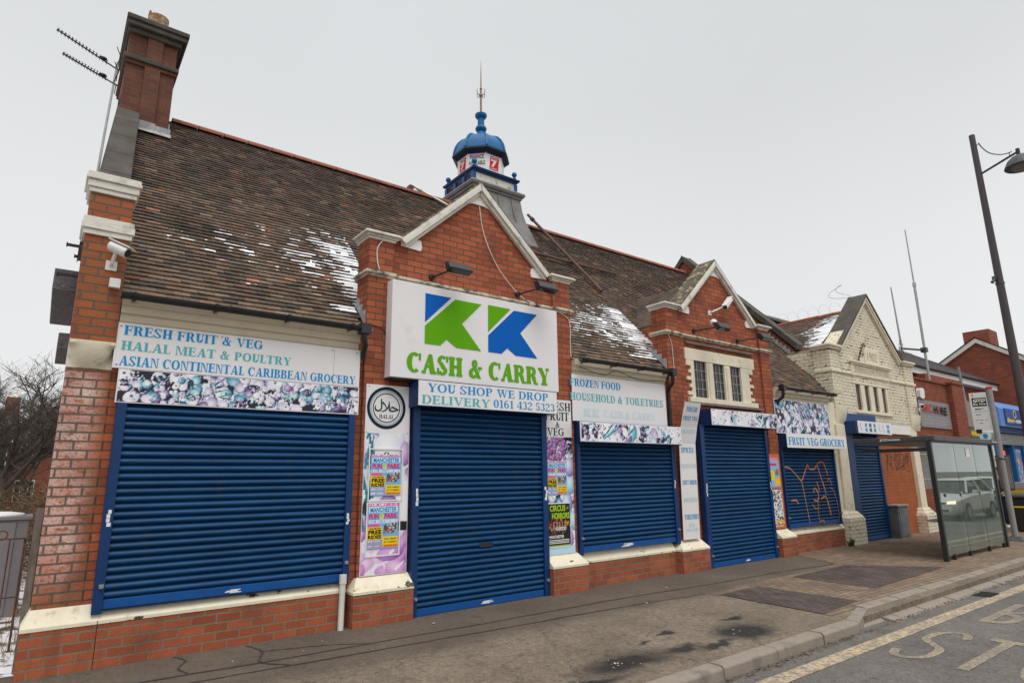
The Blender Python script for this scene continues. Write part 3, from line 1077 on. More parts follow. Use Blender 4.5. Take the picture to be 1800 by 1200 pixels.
    def paving(name, c1, c2, mo, bw, rh, rot=0.0):
        mt, nt, bs = nmat(name)
        g = nd(nt, "ShaderNodeNewGeometry")
        mp = nd(nt, "ShaderNodeMapping")
        mp.inputs['Rotation'].default_value = (0, 0, rot)
        nt.links.new(g.outputs['Position'], mp.inputs['Vector'])
        bt = nd(nt, "ShaderNodeTexBrick")
        bt.inputs['Scale'].default_value = 1
        bt.inputs['Brick Width'].default_value = bw
        bt.inputs['Row Height'].default_value = rh
        bt.inputs['Mortar Size'].default_value = 0.007
        bt.inputs['Mortar Smooth'].default_value = 0.3
        bt.inputs['Color1'].default_value = rgba(c1)
        bt.inputs['Color2'].default_value = rgba(c2)
        bt.inputs['Mortar'].default_value = rgba(mo)
        nt.links.new(mp.outputs[0], bt.inputs['Vector'])
        c = mixc(nt, 1.0, bt.outputs[0], noise(nt, 2.2, 7, lo=0.3, hi=0.7, out=(0.68, 1.2)), 'MULTIPLY')
        c = mixc(nt, noise(nt, 1.1, 6, lo=0.5, hi=0.72, out=(0, 0.65)), c, (0.075, 0.06, 0.05))
        nt.links.new(c, bs.inputs['Base Color'])
        bs.inputs['Roughness'].default_value = 0.85
        bs.inputs['Specular IOR Level'].default_value = 0.3
        bump(nt, bs, math_(nt, 'SUBTRACT', math_(nt, 'MULTIPLY', noise(nt, 50, 4), 0.4), bt.outputs[1]), 0.5, 0.008)
        return mt
    M['paving'] = paving('buff_block_paving', (0.29, 0.205, 0.138), (0.20, 0.142, 0.10), (0.055, 0.043, 0.034), 0.20, 0.10)
    M['darkpaving'] = paving('dark_block_paving', (0.125, 0.094, 0.082), (0.075, 0.057, 0.052), (0.026, 0.021, 0.02), 0.20, 0.10, math.radians(90))
    M['kerb'] = plain('concrete_kerb', (0.275, 0.235, 0.19), 0.9, 0.18, scale=4, dirt=(0.11, 0.095, 0.08), dirt_lo=0.5, dirt_hi=0.75, dirt_scale=4, bmp=0.4)
    # worn yellow paint
    mt, nt, bs = nmat('worn_yellow_road_paint')
    c = mixc(nt, noise(nt, 1.3, 4, lo=0.3, hi=0.7), (0.56, 0.43, 0.27), (0.45, 0.36, 0.24))
    c = mixc(nt, noise(nt, 26, 8, lo=0.42, hi=0.60, out=(0, 0.9)), c, (0.165, 0.145, 0.128))
    c = mixc(nt, noise(nt, 4, 5, lo=0.5, hi=0.72, out=(0, 0.6)), c, (0.18, 0.155, 0.13))
    nt.links.new(c, bs.inputs['Base Color'])
    bs.inputs['Roughness'].default_value = 0.85
    bump(nt, bs, noise(nt, 70, 4), 0.5, 0.01)
    M['yellowpaint'] = mt
    mt, nt, bs = nmat('faint_road_lettering_paint')
    c = mixc(nt, noise(nt, 1.3, 4, lo=0.3, hi=0.7), (0.46, 0.36, 0.21), (0.36, 0.29, 0.185))
    c = mixc(nt, noise(nt, 30, 8, lo=0.40, hi=0.58, out=(0, 0.92)), c, (0.16, 0.148, 0.138))
    c = mixc(nt, noise(nt, 2.5, 5, lo=0.38, hi=0.70, out=(0, 0.85)), c, (0.15, 0.14, 0.13))
    nt.links.new(c, bs.inputs['Base Color'])
    bs.inputs['Roughness'].default_value = 0.85
    bump(nt, bs, noise(nt, 70, 4), 0.5, 0.01)
    M['faintpaint'] = mt
    # snow over rough grass
    mt, nt, bs = nmat('thin_snow_on_rough_grass')
    sn = noise(nt, 3.5, 8, lo=0.40, hi=0.50)
    gr = mixc(nt, noise(nt, 20, 5, lo=0.3, hi=0.7), (0.10, 0.075, 0.04), (0.055, 0.06, 0.025))
    c = mixc(nt, sn, gr, (0.80, 0.82, 0.86))
    nt.links.new(c, bs.inputs['Base Color'])
    bs.inputs['Roughness'].default_value = 0.8
    bump(nt, bs, noise(nt, 18, 5), 0.7, 0.03)
    M['snowground'] = mt


ground_mats()
o = build('ground', MB().poly([(-400, -400, -0.16), (900, -400, -0.16), (900, 900, -0.16), (-400, 900, -0.16)]), plain('bare_earth', (0.12, 0.10, 0.075), 0.95, 0.3), kind='structure')
build('road', MB().poly([(-80, -13, -0.10), (300, -13, -0.10), (300, -3.4, -0.10), (-80, -3.4, -0.10)]), M['road'], kind='structure')
build('far_pavement', MB().box(-80, 300, -16, -13, -0.15, 0.0), M['tarmac'], kind='structure')
mb = MB().box(-80, 300, -3.56, 0.6, -0.15, 0.0)
pavement = build('pavement', mb, M['tarmac'], kind='structure')
build('block_paving', MB().poly([(7.85, -3.30, 0.004), (40, -3.30, 0.004), (40, 0.3, 0.004), (13.2, 0.3, 0.004), (12.2, -1.28, 0.004), (7.98, -1.50, 0.004)]), M['paving'], kind='structure')
mb = MB()
mb.poly([(7.855, -3.20, 0.008), (8.98, -3.10, 0.008), (9.0, -1.64, 0.008), (7.97, -1.66, 0.008)])
mb.poly([(10.10, -2.86, 0.008), (13.2, -2.74, 0.008), (12.1, -1.46, 0.008), (10.18, -1.54, 0.008)])
build('dark_block_paving', mb, M['darkpaving'], kind='structure')

# dark wandering seams in the tarmac, parallel to the shops
mb = MB()
for ctrl, wd in ((((-0.3, -0.62), (1.6, -0.78), (3.4, -0.86), (5.2, -0.9), (6.8, -0.92), (8.6, -1.02), (10.5, -1.12), (12.3, -1.26)), 0.035),
                 (((1.2, -1.05), (3.2, -1.16), (4.8, -1.24), (6.4, -1.32), (7.9, -1.46)), 0.03),
                 (((1.25, -0.06), (1.32, -0.30), (1.22, -0.52), (1.30, -0.75)), 0.022), (((1.95, -0.10), (2.02, -0.42), (1.9, -0.8), (2.1, -1.08)), 0.028), (((2.0, -0.45), (2.35, -0.52), (2.7, -0.66), (3.0, -0.84)), 0.02),
                 (((0.35, -0.72), (0.45, -1.1), (0.4, -1.6)), 0.025)):
    pts = curve_pts([(a + RND.uniform(-.02, .02), b + RND.uniform(-.02, .02)) for a, b in ctrl], 7)
    stroke(mb, [(a, b + RND.uniform(-.008, .008)) for a, b in pts], [wd * RND.uniform(0.5, 1.3) for _ in pts], lambda x, y, d: (x, y, d), 0.004)
build('pavement_seams', mb, plain('dark_tar_seam', (0.045, 0.038, 0.032), 0.9, 0.3), kind='structure')

# kerb stones: upright ones, then the wide splayed bus-stop kerb
mb = MB()
x = -12.1
while x < 7.7:
    x1 = min(x + 0.905, 7.74)
    j = RND.uniform(-0.006, 0.006)
    z = RND.uniform(-0.003, 0.004) + 0.006
    mb.prism([(-3.50, -0.15), (-3.50, z), (-3.645 + j, z), (-3.665 + j, z - 0.02), (-3.672 + j, -0.15)], x, x1 - 0.012, 'x')
    x += 0.905
# transition stone
mb.hexa([(7.75, -3.50, -0.15), (7.75, -3.672, -0.15), (8.55, -3.70, -0.15), (8.55, -3.30, -0.15)], [(7.75, -3.50, 0.006), (7.75, -3.66, 0.004), (8.55, -3.40, 0.012), (8.55, -3.28, 0.012)])
x = 8.56
while x < 60:
    j = RND.uniform(-0.005, 0.005)
    mb.prism([(-3.22, -0.15), (-3.22, 0.012), (-3.335 + j, 0.012), (-3.375 + j, 0.006), (-3.42 + j, -0.012), (-3.48 + j, -0.042), (-3.55 + j, -0.066), (-3.63 + j, -0.082), (-3.72 + j, -0.093), (-3.72 + j, -0.15)], x, x + 0.985, 'x')
    x += 1.0
build('kerb', mb, M['kerb'], kind='structure', bevel=0.008)

# yellow bay line and worn lettering on the road
mb = MB()
n = 60
for i in range(n):
    xa, xb = -10 + i * 0.9, -10 + (i + 1) * 0.9
    f = lambda x: -3.885 - 0.006 * (x - 5)
    mb.poly([(xa, f(xa), -0.096), (xb, f(xb), -0.096), (xb, f(xb) - 0.175, -0.096), (xa, f(xa) - 0.175, -0.096)])
build('road_edge_line', mb, M['yellowpaint'], kind='structure')


def road_word(mb, word, x0, x1, y_start, pitch, wd):
    """letters 1.5 m tall lying along the road, read from the left-hand end of the street"""
    for i, ch in enumerate(word):
        yl = y_start - i * pitch
        fn = lambda a, b, d: (x0 + b * (x1 - x0), yl - a * wd, -0.096 + 0.0006 * d)
        t = 0.30
        if ch == 'S':
            pts = curve_pts([(0.96, 0.80), (0.80, 0.95), (0.45, 0.97), (0.15, 0.85), (0.15, 0.62), (0.50, 0.50), (0.85, 0.38), (0.88, 0.15), (0.55, 0.03), (0.20, 0.05), (0.02, 0.20)], 6)
            L = [(fn(a, b, 0)[0], fn(a, b, 0)[1]) for a, b in pts]
            stroke(mb, L, 0.085, lambda x, y, d: (x, y, -0.096 + d), 0.0)
        elif ch == 'T':
            mb.poly([fn(*p, 0) for p in ((0.36, 0), (0.64, 0), (0.64, 0.90), (0.36, 0.90))])
            mb.poly([fn(*p, 0) for p in ((0, 0.902), (1, 0.902), (1, 1), (0, 1))])
        elif ch == 'O':
            for q in ring(0.5, 0.5, 0.5, 0.5, t, 0.085, 0, 360, 24):
                mb.poly([fn(a, b, 0) for a, b in q])
        elif ch == 'P':
            mb.poly([fn(*p, 0) for p in ((0, 0), (t, 0), (t, 1), (0, 1))])
            for q in ring(t, 0.74, 0.66, 0.26, t, 0.085, -90, 90, 12):
                mb.poly([fn(a, b, 0) for a, b in q])
        elif ch == 'B':
            mb.poly([fn(*p, 0) for p in ((0, 0), (t, 0), (t, 1), (0, 1))])
            for q in ring(t, 0.745, 0.60, 0.255, t, 0.085, -90, 90, 12) + ring(t, 0.25, 0.68, 0.25, t, 0.085, -90, 90, 12):
                mb.poly([fn(a, b, 0.3) for a, b in q])
        elif ch == 'U':
            mb.poly([fn(*p, 0) for p in ((0, 0.3), (t, 0.3), (t, 1), (0, 1))])
            mb.poly([fn(*p, 0) for p in ((1 - t, 0.3), (1, 0.3), (1, 1), (1 - t, 1))])
            for q in ring(0.5, 0.3, 0.5, 0.3, t, 0.085, 180, 360, 14):
                mb.poly([fn(a, b, 0) for a, b in q])


mb = MB()
road_word(mb, 'STOP', 7.02, 8.55, -4.20, 0.50, 0.36)
build('road_lettering', mb, M['faintpaint'], kind='structure')
mb = MB()
road_word(mb, 'BUS', 9.35, 10.9, -4.32, 0.50, 0.36)
build('road_lettering', mb, M['faintpaint'], kind='structure')

# drain grating by the kerb
mb = MB().box(11.15, 11.62, -3.96, -3.72, -0.15, -0.095)
for k in range(9):
    mb.box(11.17 + k * 0.05, 11.19 + k * 0.05, -3.94, -3.74, -0.094, -0.088)
tag(build('drain_grate', mb, M['black']), 'dark iron drain grate in the road beside the splayed kerb', 'drain')

# litter: scraps of paper on the pavement, leaves and grit against the kerb
mb = MB()
for _ in range(60):
    x, y = RND.uniform(1.5, 16), RND.uniform(-3.2, -0.2)
    s = RND.choice([0.006, 0.008, 0.010, 0.012, 0.03])
    a = RND.uniform(0, 6.28)
    mb.poly([(x + s * math.cos(a + k * 1.571 + RND.uniform(-.4, .4)) * RND.uniform(.5, 1.2), y + s * math.sin(a + k * 1.571) * RND.uniform(.5, 1.2), 0.012 + RND.uniform(0, 0.004)) for k in range(4)])
for cx_, cy_, n_ in ((6.35, -3.06, 12), (4.45, -3.0, 18)):
    for _ in range(n_):
        x, y = cx_ + RND.gauss(0, 0.13), cy_ + RND.gauss(0, 0.07)
        s = RND.choice([0.004, 0.006, 0.008, 0.014])
        a = RND.uniform(0, 6.28)
        mb.poly([(x + s * math.cos(a + k * 1.571), y + s * math.sin(a + k * 1.571) * RND.uniform(.5, 1.2), 0.006 + RND.uniform(0, 0.004)) for k in range(4)])
tag(build('litter', mb, plain('pale_paper_scraps', (0.55, 0.53, 0.48), 0.9, 0.2)), 'scraps of pale paper scattered on the pavement', 'litter', kind='stuff')
mb = MB()
for _ in range(800):
    x = RND.uniform(3.0, 15) if RND.random() < 0.8 else RND.uniform(5, 7.5)
    y = -3.69 - abs(RND.gauss(0, 0.045))
    s = RND.uniform(0.006, 0.022)
    a = RND.uniform(0, 6.28)
    mb.poly([(x + s * math.cos(a + k * 2.1) * RND.uniform(.5, 1.3), y + s * math.sin(a + k * 2.1), -0.093 + RND.uniform(0, 0.015)) for k in range(3)])
tag(build('fallen_leaves', mb, plain('rotting_leaves', (0.12, 0.085, 0.05), 0.95, 0.5, scale=40)), 'brown rotting leaves and grit lying in the gutter by the kerb', 'leaves', kind='stuff')
# ------------------------------------------------------------------ the long brick shop building
SL, ZE = 1.02, 3.57                       # main roof: z = ZE + SL*y
YR_ = 4.45                                # ridge line
ZR_ = ZE + SL * YR_
LN = math.hypot(1, SL)
SY, SZ = 1 / LN, SL / LN                  # up-slope unit vector
NY, NZ = -SL / LN, 1 / LN                 # roof normal
shop = thing('shop_building', 'long red brick shop with two stone-coped gables, tiled roof and blue cupola', 'building', (8.2, 2.0, 0))

# --- walls
for a, b, c in ((0.46, 3.20, 0.05), (6.70, 9.35, 0.08), (12.8, 15.24, 0.08)):
    build('front_wall', MB().box(a, b, c, 0.30, 0.0, 3.56), M['brick'], shop)
mb = MB().box(0.45, 16.2, 8.6, 8.85, 0, 3.6)
build('rear_wall', mb, M['oldbrick'], shop)
mb = MB().prism([(0.35, 0.0), (8.85, 0.0), (8.85, ZE + 0.1), (YR_, ZR_ + 0.12), (0.35, ZE + 0.35 * SL + 0.12)], 0.09, 0.37, 'x')
mb.v = [(x + 0.068 * max(y - 0.3, 0), y, z) for x, y, z in mb.v]          # the flank is a few degrees out of square
build('gable_wall', mb, M['oldbrick'], shop)
mb = MB().prism([(0.2, 3.0), (8.6, 3.0), (8.6, ZE + 0.3), (YR_, ZR_ + 0.42), (0.62, 4.48)], 16.08, 16.34, 'x')
build('party_wall', mb, M['hirebrick'], shop)
for x0, x1, lo, off in ((16.0, 16.42, 0.95, 0.42), (0.07, 0.50, 0.22, 0.14)):
    mb = MB()
    # raking coping slabs with open joints, front and rear slopes
    n = 8
    for sgn in (1, -1):
        for i in range(n):
            ya, yb = lo + (YR_ - lo) * i / n, lo + (YR_ - lo) * (i + 1) / n - 0.012
            if i == n - 1:
                yb = YR_
            f = lambda y: ZE + SL * y + off
            P = [(ya, f(ya)), (yb, f(yb)), (yb, f(yb) + 0.16), (ya, f(ya) + 0.16)]
            if sgn < 0:
                P = [(2 * YR_ - a, b) for a, b in P]
            if sgn > 0 or i < n:
                mb.prism(P, x0, x1, 'x')
    if x0 < 1:
        mb.v = [(0.03 + 0.072 * y if x < 0.3 else 0.405 + 0.058 * y, y, z) for x, y, z in mb.v]
    build('raking_coping', mb, M['soot'], shop, bevel=0.012)

# --- end pier at the left corner
mb = MB().box(0.085, 0.475, 0.05, 0.36, 0.0, 2.82)
build('end_pier', mb, M['oldbrick'], shop)
mb = MB().box(0.078, 0.462, -0.05, 0.36, 3.06, 4.66)
build('end_pier', mb, M['oldbrick'], shop)
# corbel under the pier's upper part: a bowl that swells out of the square lower block
mb = MB()
rows = []
for k in range(9):
    t = k / 8
    z = 2.80 + 0.265 * t
    pr = 0.012 + 0.096 * math.sin(t * math.pi / 2) ** 0.9
    row = []
    for i in range(13):
        s = i / 12
        hw = 0.26 + 0.25 * math.sin(t * math.pi / 2)
        q_ = min(abs(s - 0.5) / hw, 1.0)
        e = (1 - q_ ** 3.5) ** 0.5 if k < 7 else 1.0
        row.append((0.080 + 0.382 * s, 0.045 - pr * e, z))
    rows.append(row)
vs = [p for r in rows for p in r]
mb.add(vs, [(a * 13 + b, a * 13 + b + 1, (a + 1) * 13 + b + 1, (a + 1) * 13 + b) for a in range(8) for b in range(12)])
mb.box(0.080, 0.462, 0.046, 0.36, 2.80, 3.06)
build('corbel', mb, M['creamstone'], shop, smooth=True)


def moulding(x0, x1, y0, z0, prof, mat, name, par, ret=None, y_back=0.35):
    """horizontal moulding along a front at y0, profile (projection, height) pairs; ret = depth of the left and right returns"""
    mb = MB()
    for (p, za, zb) in prof:
        mb.box(x0 - (p if ret else 0), x1 + (p if ret else 0), y0 - p, y_back, z0 + za, z0 + zb)
    return build(name, mb, mat, par, bevel=0.006)


moulding(0.078, 0.462, -0.05, 4.16, ((0.022, 0, 0.055), (0.04, 0.057, 0.13), (0.03, 0.132, 0.19)), M['coping'], 'string_course', shop, True, 0.36)
moulding(0.078, 0.462, -0.05, 4.62, ((0.02, 0, 0.05), (0.035, 0.052, 0.13), (0.055, 0.132, 0.17), (0.045, 0.172, 0.215)), M['coping'], 'pier_cornice', shop, True, 0.36)


# --- plinths with battered cream tops
def plinth(x0, x1, y0, zb, zt, ywall, lx=0.0, rx=0.0, yb=0.35, par=None):
    build('plinth', MB().box(x0, x1, y0, yb, -0.1, zb), M['plinth'], par or shop)
    mb = MB()
    e = 0.006
    mb.hexa([(x0 - e, y0 - e, zb), (x1 + e, y0 - e, zb), (x1 + e, yb, zb), (x0 - e, yb, zb)], [(x0 - e, y0 - e, zb + 0.03), (x1 + e, y0 - e, zb + 0.03), (x1 + e, yb, zb + 0.03), (x0 - e, yb, zb + 0.03)])
    mb.hexa([(x0 - e, y0 - e, zb + 0.03), (x1 + e, y0 - e, zb + 0.03), (x1 + e, yb, zb + 0.03), (x0 - e, yb, zb + 0.03)], [(x0 + lx, ywall - 0.004, zt), (x1 - rx, ywall - 0.004, zt), (x1 - rx, yb, zt), (x0 + lx, yb, zt)])
    build('sloped_sill', mb, M['creamsill'], par or shop)


plinth(0.03, 0.60, -0.035, 0.393, 0.565, 0.05, lx=0.055)
plinth(0.606, 3.02, -0.035, 0.393, 0.50, 0.03)
plinth(6.82, 9.12, 0.0, 0.36, 0.52, 0.075)
plinth(12.92, 15.40, 0.0, 0.38, 0.52, 0.075)


# --- gabled entrance fronts
def gable_front(x0, x1, xm, window=None, seed=1):
    g = MB()
    xl, xr = x0 + 0.37, x1 - 0.37
    zk = 4.88
    Y0 = 0.05
    if window is None:
        g.box(xl - 0.03, xr + 0.03, Y0, 0.35, 0.0, zk)
    else:
        wx0, wx1, wz0, wz1 = window
        g.box(xl - 0.03, wx0, Y0, 0.35, 0.0, zk)
        g.box(wx1, xr + 0.03, Y0, 0.35, 0.0, zk)
        g.box(wx0, wx1, Y0, 0.35, 0.0, wz0)
        g.box(wx0, wx1, Y0, 0.35, wz1, zk)
    g.prism([(xl + 0.05, zk), (xr - 0.05, zk), (xm, 6.06)], Y0, 0.35)
    for a, b in ((x0, xl), (xr, x1)):
        g.box(a, b, 0.0, 0.34, 0.45, 4.86)
    # flank walls running back under the main roof
    g.box(x0 + 0.42, x0 + 0.66, 0.352, 1.6, 2.0, 4.70)
    g.box(x1 - 0.66, x1 - 0.42, 0.352, 1.6, 2.0, 4.70)
    gf = build('gable_front', g, M['brick'], shop)
    for a, b in ((x0, xl), (xr, x1)):
        moulding(a, b, 0.0, 4.85, ((0.018, 0, 0.035), (0.045, 0.037, 0.062), (0.085, 0.064, 0.088), (0.07, 0.09, 0.105)), M['coping'], 'pier_cornice', gf, True, 0.38)
        moulding(a, b, 0.0, 4.325, ((0.03, 0, 0.03), (0.055, 0.032, 0.06), (0.035, 0.062, 0.085)), M['stained'], 'string_course', gf, True, 0.38)
    moulding(xl + 0.06, xr - 0.06, Y0, 4.33, ((0.03, 0, 0.03), (0.06, 0.032, 0.058), (0.04, 0.06, 0.08)), M['stained'], 'string_course', gf, None, 0.34)
    # raking copings
    for sgn, xa in ((1, xl + 0.10), (-1, xr - 0.10)):
        mb = MB()
        za, zb = 4.93, 6.15
        dx, dz = xm - xa, zb - za
        L = math.hypot(dx, dz)
        tx, tz = dx / L, dz / L
        nx, nz = -tz * sgn, tx * sgn
        for (p, t0, t1) in ((0.06, -0.12, -0.075), (0.10, -0.073, -0.028), (0.085, -0.026, 0.008)):
            Q = []
            for s, e in ((0, t0), (0, t1), (1, t1), (1, t0)):
                px, pz = xa + dx * s + nx * e, za + dz * s + nz * e
                if s == 1:            # mitre at the apex
                    k = e * nx / tx
                    px, pz = px - tx * k, pz - tz * k
                Q.append((px, pz))
            mb.prism(Q, Y0 - p, 0.34)
        build('raking_coping', mb, M['coping'], gf, bevel=0.005)
        Q = []
        for s, e in ((0, 0.009), (0, 0.034), (1, 0.034), (1, 0.009)):
            px, pz = xa + dx * s + nx * e, za + dz * s + nz * e
            if s == 1:
                px, pz = px - tx * e * nx / tx, pz - tz * e * nx / tx
            Q.append((px, pz))
        build('coping_slab', MB().prism(Q, Y0 - 0.075, 0.40), M['moss'], gf, bevel=0.004)
    # white apex stone and kneelers
    mb = MB()
    mb.prism([(xm - 0.27, 5.775), (xm - 0.12, 5.82), (xm + 0.06, 5.825), (xm + 0.24, 5.795), (xm, 6.05)], Y0 - 0.022, Y0 + 0.01)
    build('apex_stone', mb, M['whitestone'], gf)
    for sgn, xk in ((1, xl + 0.12), (-1, xr - 0.12)):
        P = [(xk, 4.86), (xk + sgn * 0.30, 4.845), (xk + sgn * 0.315, 4.90), (xk + sgn * 0.30, 4.985), (xk + sgn * 0.10, 5.0), (xk, 4.93)]
        build('kneeler', MB().prism(P, Y0 - 0.028, 0.2), M['whitestone'], gf, bevel=0.006)
    # little roof behind the gable, running into the main slope
    ye = (6.02 - ZE) / SL + 0.1
    mb = MB()
    for sgn, xe in ((1, x0 + 0.40), (-1, x1 - 0.40)):
        n = 16
        for i in range(n):
            a, b = i / n, (i + 1) / n
            p0, p1 = (xe + (xm - xe) * a, 4.68 + 1.12 * a + 0.03), (xe + (xm - xe) * b, 4.68 + 1.12 * b + 0.012)
            mb.add([(p0[0], 0.35, p0[1]), (p1[0], 0.35, p1[1]), (p1[0], ye, p1[1]), (p0[0], ye, p0[1]), (p0[0], 0.35, p0[1] - 0.03), (p0[0], ye, p0[1] - 0.03)], [(0, 1, 2, 3), (0, 3, 5, 4)])
    build('gable_roof', mb, M['browntile'], gf)
    return gf


gf1 = gable_front(3.165, 6.78, 4.965)
gf2 = gable_front(9.27, 12.88, 11.04, window=(10.02, 12.0, 3.16, 3.90))
for a, b, lx, rx in ((3.07, 3.85, 0.10, 0.0), (6.13, 6.83, 0.0, 0.06)):
    plinth(a, b, -0.17, 0.365, 0.535, 0.0, lx, rx, par=gf1)
for a, b, lx, rx in ((9.12, 9.90, 0.14, 0.06), (12.36, 12.94, 0.0, 0.07)):
    plinth(a, b, -0.16, 0.365, 0.535, 0.0, lx, rx, par=gf2)

# --- mullioned window of the right-hand gable
mb = MB()
yf = 0.018
zs0, zs1 = 3.163, 3.895
mb.box(9.84, 12.24, yf, 0.2, 3.90, 4.135)                               # lintel
mb.box(9.87, 12.22, yf - 0.03, 0.2, 3.06, 3.16)                          # sill
xs = [(10.10, 10.52), (10.74, 11.13), (11.335, 11.72)]
edges = [10.0] + [q for p in xs for q in p] + [12.02]
for i in range(0, len(edges), 2):
    a, b = edges[i], edges[i + 1]
    mb.box(a, b, yf + 0.01 if 0 < i < len(edges) - 2 else yf + 0.004, 0.2, 3.161, 3.899)
    if 0 < i < len(edges) - 2:
        mb.box(a + 0.05, b - 0.05, yf - 0.012, yf + 0.009, 3.165, 3.86)
for k in range(5):                                                      # toothed jambs
    z = 3.20 + k * 0.145
    mb.box(9.86 if k % 2 == 0 else 9.93, 9.999, yf, 0.2, z, z + 0.07 if k < 4 else 3.899)
    mb.box(12.021, 12.16 if k % 2 == 0 else 12.09, yf, 0.2, z, z + 0.07 if k < 4 else 3.899)
win = build('window', mb, M['creamstone'], shop, bevel=0.006)
for a, b in xs:
    build('pane', MB().box(a, b, 0.075, 0.085, 3.162, 3.898), M['glass'], win)
    mb = MB()
    for k in range(1, 3):
        x = a + (b - a) * k / 3
        mb.box(x - 0.006, x + 0.006, 0.064, 0.074, 3.163, 3.895)
    for k in range(1, 4):
        z = 3.16 + 0.735 * k / 4
        mb.box(a, b, 0.063, 0.073, z - 0.005, z + 0.005)
    build('glazing_bars', mb, M['flash'], win)
build('dark_trim', MB().box(9.86, 12.2, -0.01, 0.06, 4.22, 4.262), M['timber'], shop)
build('dark_trim', MB().box(10.18, 12.40, -0.03, 0.06, 3.012, 3.055), M['timber'], shop)

# --- cream cornices over the shop bays, gutters and downpipes
for x0, x1, yb in ((0.47, 3.06, 0.05), (6.78, 9.12, 0.08), (12.885, 15.35, 0.08)):
    mb = MB().prism([(yb, 3.29), (yb - 0.06, 3.29), (yb - 0.075, 3.31), (yb - 0.085, 3.375), (yb - 0.115, 3.385), (yb - 0.118, 3.40), (yb - 0.125, 3.455), (yb - 0.155, 3.465), (yb - 0.165, 3.56), (yb, 3.56)], x0, x1, 'x')
    build('timber_cornice', mb, M['fascia'], shop, smooth=False, bevel=0.005)
for x0, x1, dp in ((0.44, 3.06, 3.10), (6.80, 9.18, 9.16), (12.86, 15.36, 12.98)):
    mb = MB()
    prof = [(-0.20 + 0.058 * math.cos(t), 3.56 + 0.062 * math.sin(t)) for t in [math.radians(180 + 180 * k / 10) for k in range(11)]]
    inner = [(-0.20 + 0.048 * math.cos(t), 3.562 + 0.052 * math.sin(t)) for t in [math.radians(360 - 180 * k / 10) for k in range(11)]]
    mb.prism(prof + inner, x0, x1, 'x')
    for k in range(4):
        x = x0 + 0.12 + (x1 - x0 - 0.3) * k / 3
        mb.prism([(-0.20 + 0.07 * math.cos(math.radians(180 + 18 * j)), 3.565 + 0.076 * math.sin(math.radians(180 + 18 * j))) for j in range(11)], x - 0.018, x + 0.018, 'x')
        mb.box(x - 0.012, x + 0.012, -0.14, -0.06, 3.50, 3.53)
    gt = build('gutter', mb, M['gutter'], shop, smooth=True)
    mb = MB()
    mb.box(dp - 0.10, dp + 0.03, -0.262, -0.135, 3.47, 3.60)
    sg = 1 if dp < 12 else -1
    mb.tube([(dp - 0.04, -0.20, 3.47), (dp - 0.035, -0.20, 3.40), (dp, -0.15, 3.33), (dp + 0.02 * sg, -0.06, 3.27), (dp + 0.025 * sg, -0.03, 3.18)] + ([(dp + 0.025, -0.03, 2.2)] if dp > 8 and dp < 10 else []), 0.036, 10)
    build('downpipe', mb, M['gutter'], gt, smooth=True)

# --- roof: every tile laid in courses
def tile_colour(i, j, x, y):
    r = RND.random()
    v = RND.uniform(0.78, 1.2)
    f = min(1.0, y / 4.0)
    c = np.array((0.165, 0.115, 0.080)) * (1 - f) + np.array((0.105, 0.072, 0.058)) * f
    if r < 0.010:
        c = np.array((0.36, 0.16, 0.10))
    elif r < 0.07:
        c = np.array((0.20, 0.115, 0.085))
    elif r < 0.24:
        c = np.array((0.085, 0.070, 0.060))
    elif r < 0.32:
        c = np.array((0.17, 0.14, 0.105))
    return tuple(np.clip(c * v, 0, 1))


def rp(x, s, n):
    """point on the main roof: s metres up the slope from the eave, n metres off it"""
    y0, z0 = -0.03, ZE - 0.03 * SL
    return (x, y0 + SY * s + NY * n, z0 + SZ * s + NZ * n)


SLEN = (YR_ + 0.03) / SY
GA, TW = 0.1, 0.166
mb = MB()
nrow = int(SLEN / GA)
skip = [(3.20, 6.74, 0.36), (9.30, 12.84, 0.36), (3.60, 6.36, 1.05), (9.71, 12.45, 1.05), (15.72, 16.3, 0.5)]      # tower footprints: no tiles in front of y
for i in range(nrow):
    s0 = i * GA
    y = -0.03 + SY * s0
    x = 0.455 - (TW / 2 if i % 2 else 0)
    sag = 0
    while x < 16.1:
        a, b = max(x, 0.455), min(x + TW - 0.003, 16.1)
        if b - a > 0.02:
            hid = any(p < a and b < q and y < lim for p, q, lim in skip)
            clip = any((p < b and a < q) and y < min(lim, 0.30) for p, q, lim in skip)
            if not hid and not clip:
                t = 0.028 + RND.uniform(-0.004, 0.005)
                u = 0.006
                tw_ = RND.uniform(-0.003, 0.003)
                e = RND.uniform(-0.006, 0.004)
                A_, B_ = rp(a, s0 + e, t + tw_), rp(b, s0 + e, t - tw_)
                C_, D_ = rp(b, s0 + GA + 0.012, u), rp(a, s0 + GA + 0.012, u)
                A2, B2 = rp(a, s0 + e, t + tw_ - 0.024), rp(b, s0 + e, t - tw_ - 0.024)
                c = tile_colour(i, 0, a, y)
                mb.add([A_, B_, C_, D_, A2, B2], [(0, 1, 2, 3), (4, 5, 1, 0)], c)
        x += TW
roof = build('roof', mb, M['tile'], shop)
mb = MB()
for a, b, s_ in ((0.46, 3.16, 0.02), (3.16, 6.78, 0.56), (6.78, 9.27, 0.02), (9.27, 12.88, 0.56), (12.88, 15.7, 0.02), (15.7, 16.2, 0.6)):
    mb.add([rp(a, s_, -0.012), rp(b, s_, -0.012), rp(b, SLEN, -0.012), rp(a, SLEN, -0.012)], [(0, 1, 2, 3)])
mb.add([(0.5, YR_, ZR_), (16.2, YR_, ZR_), (16.2, 8.95, ZE - 0.1), (0.5, 8.95, ZE - 0.1)], [(0, 1, 2, 3)])
build('roof_deck', mb, plain('roof_underlay', (0.05, 0.04, 0.035), 0.95, 0.2), roof)
mb = MB()
x = 1.16
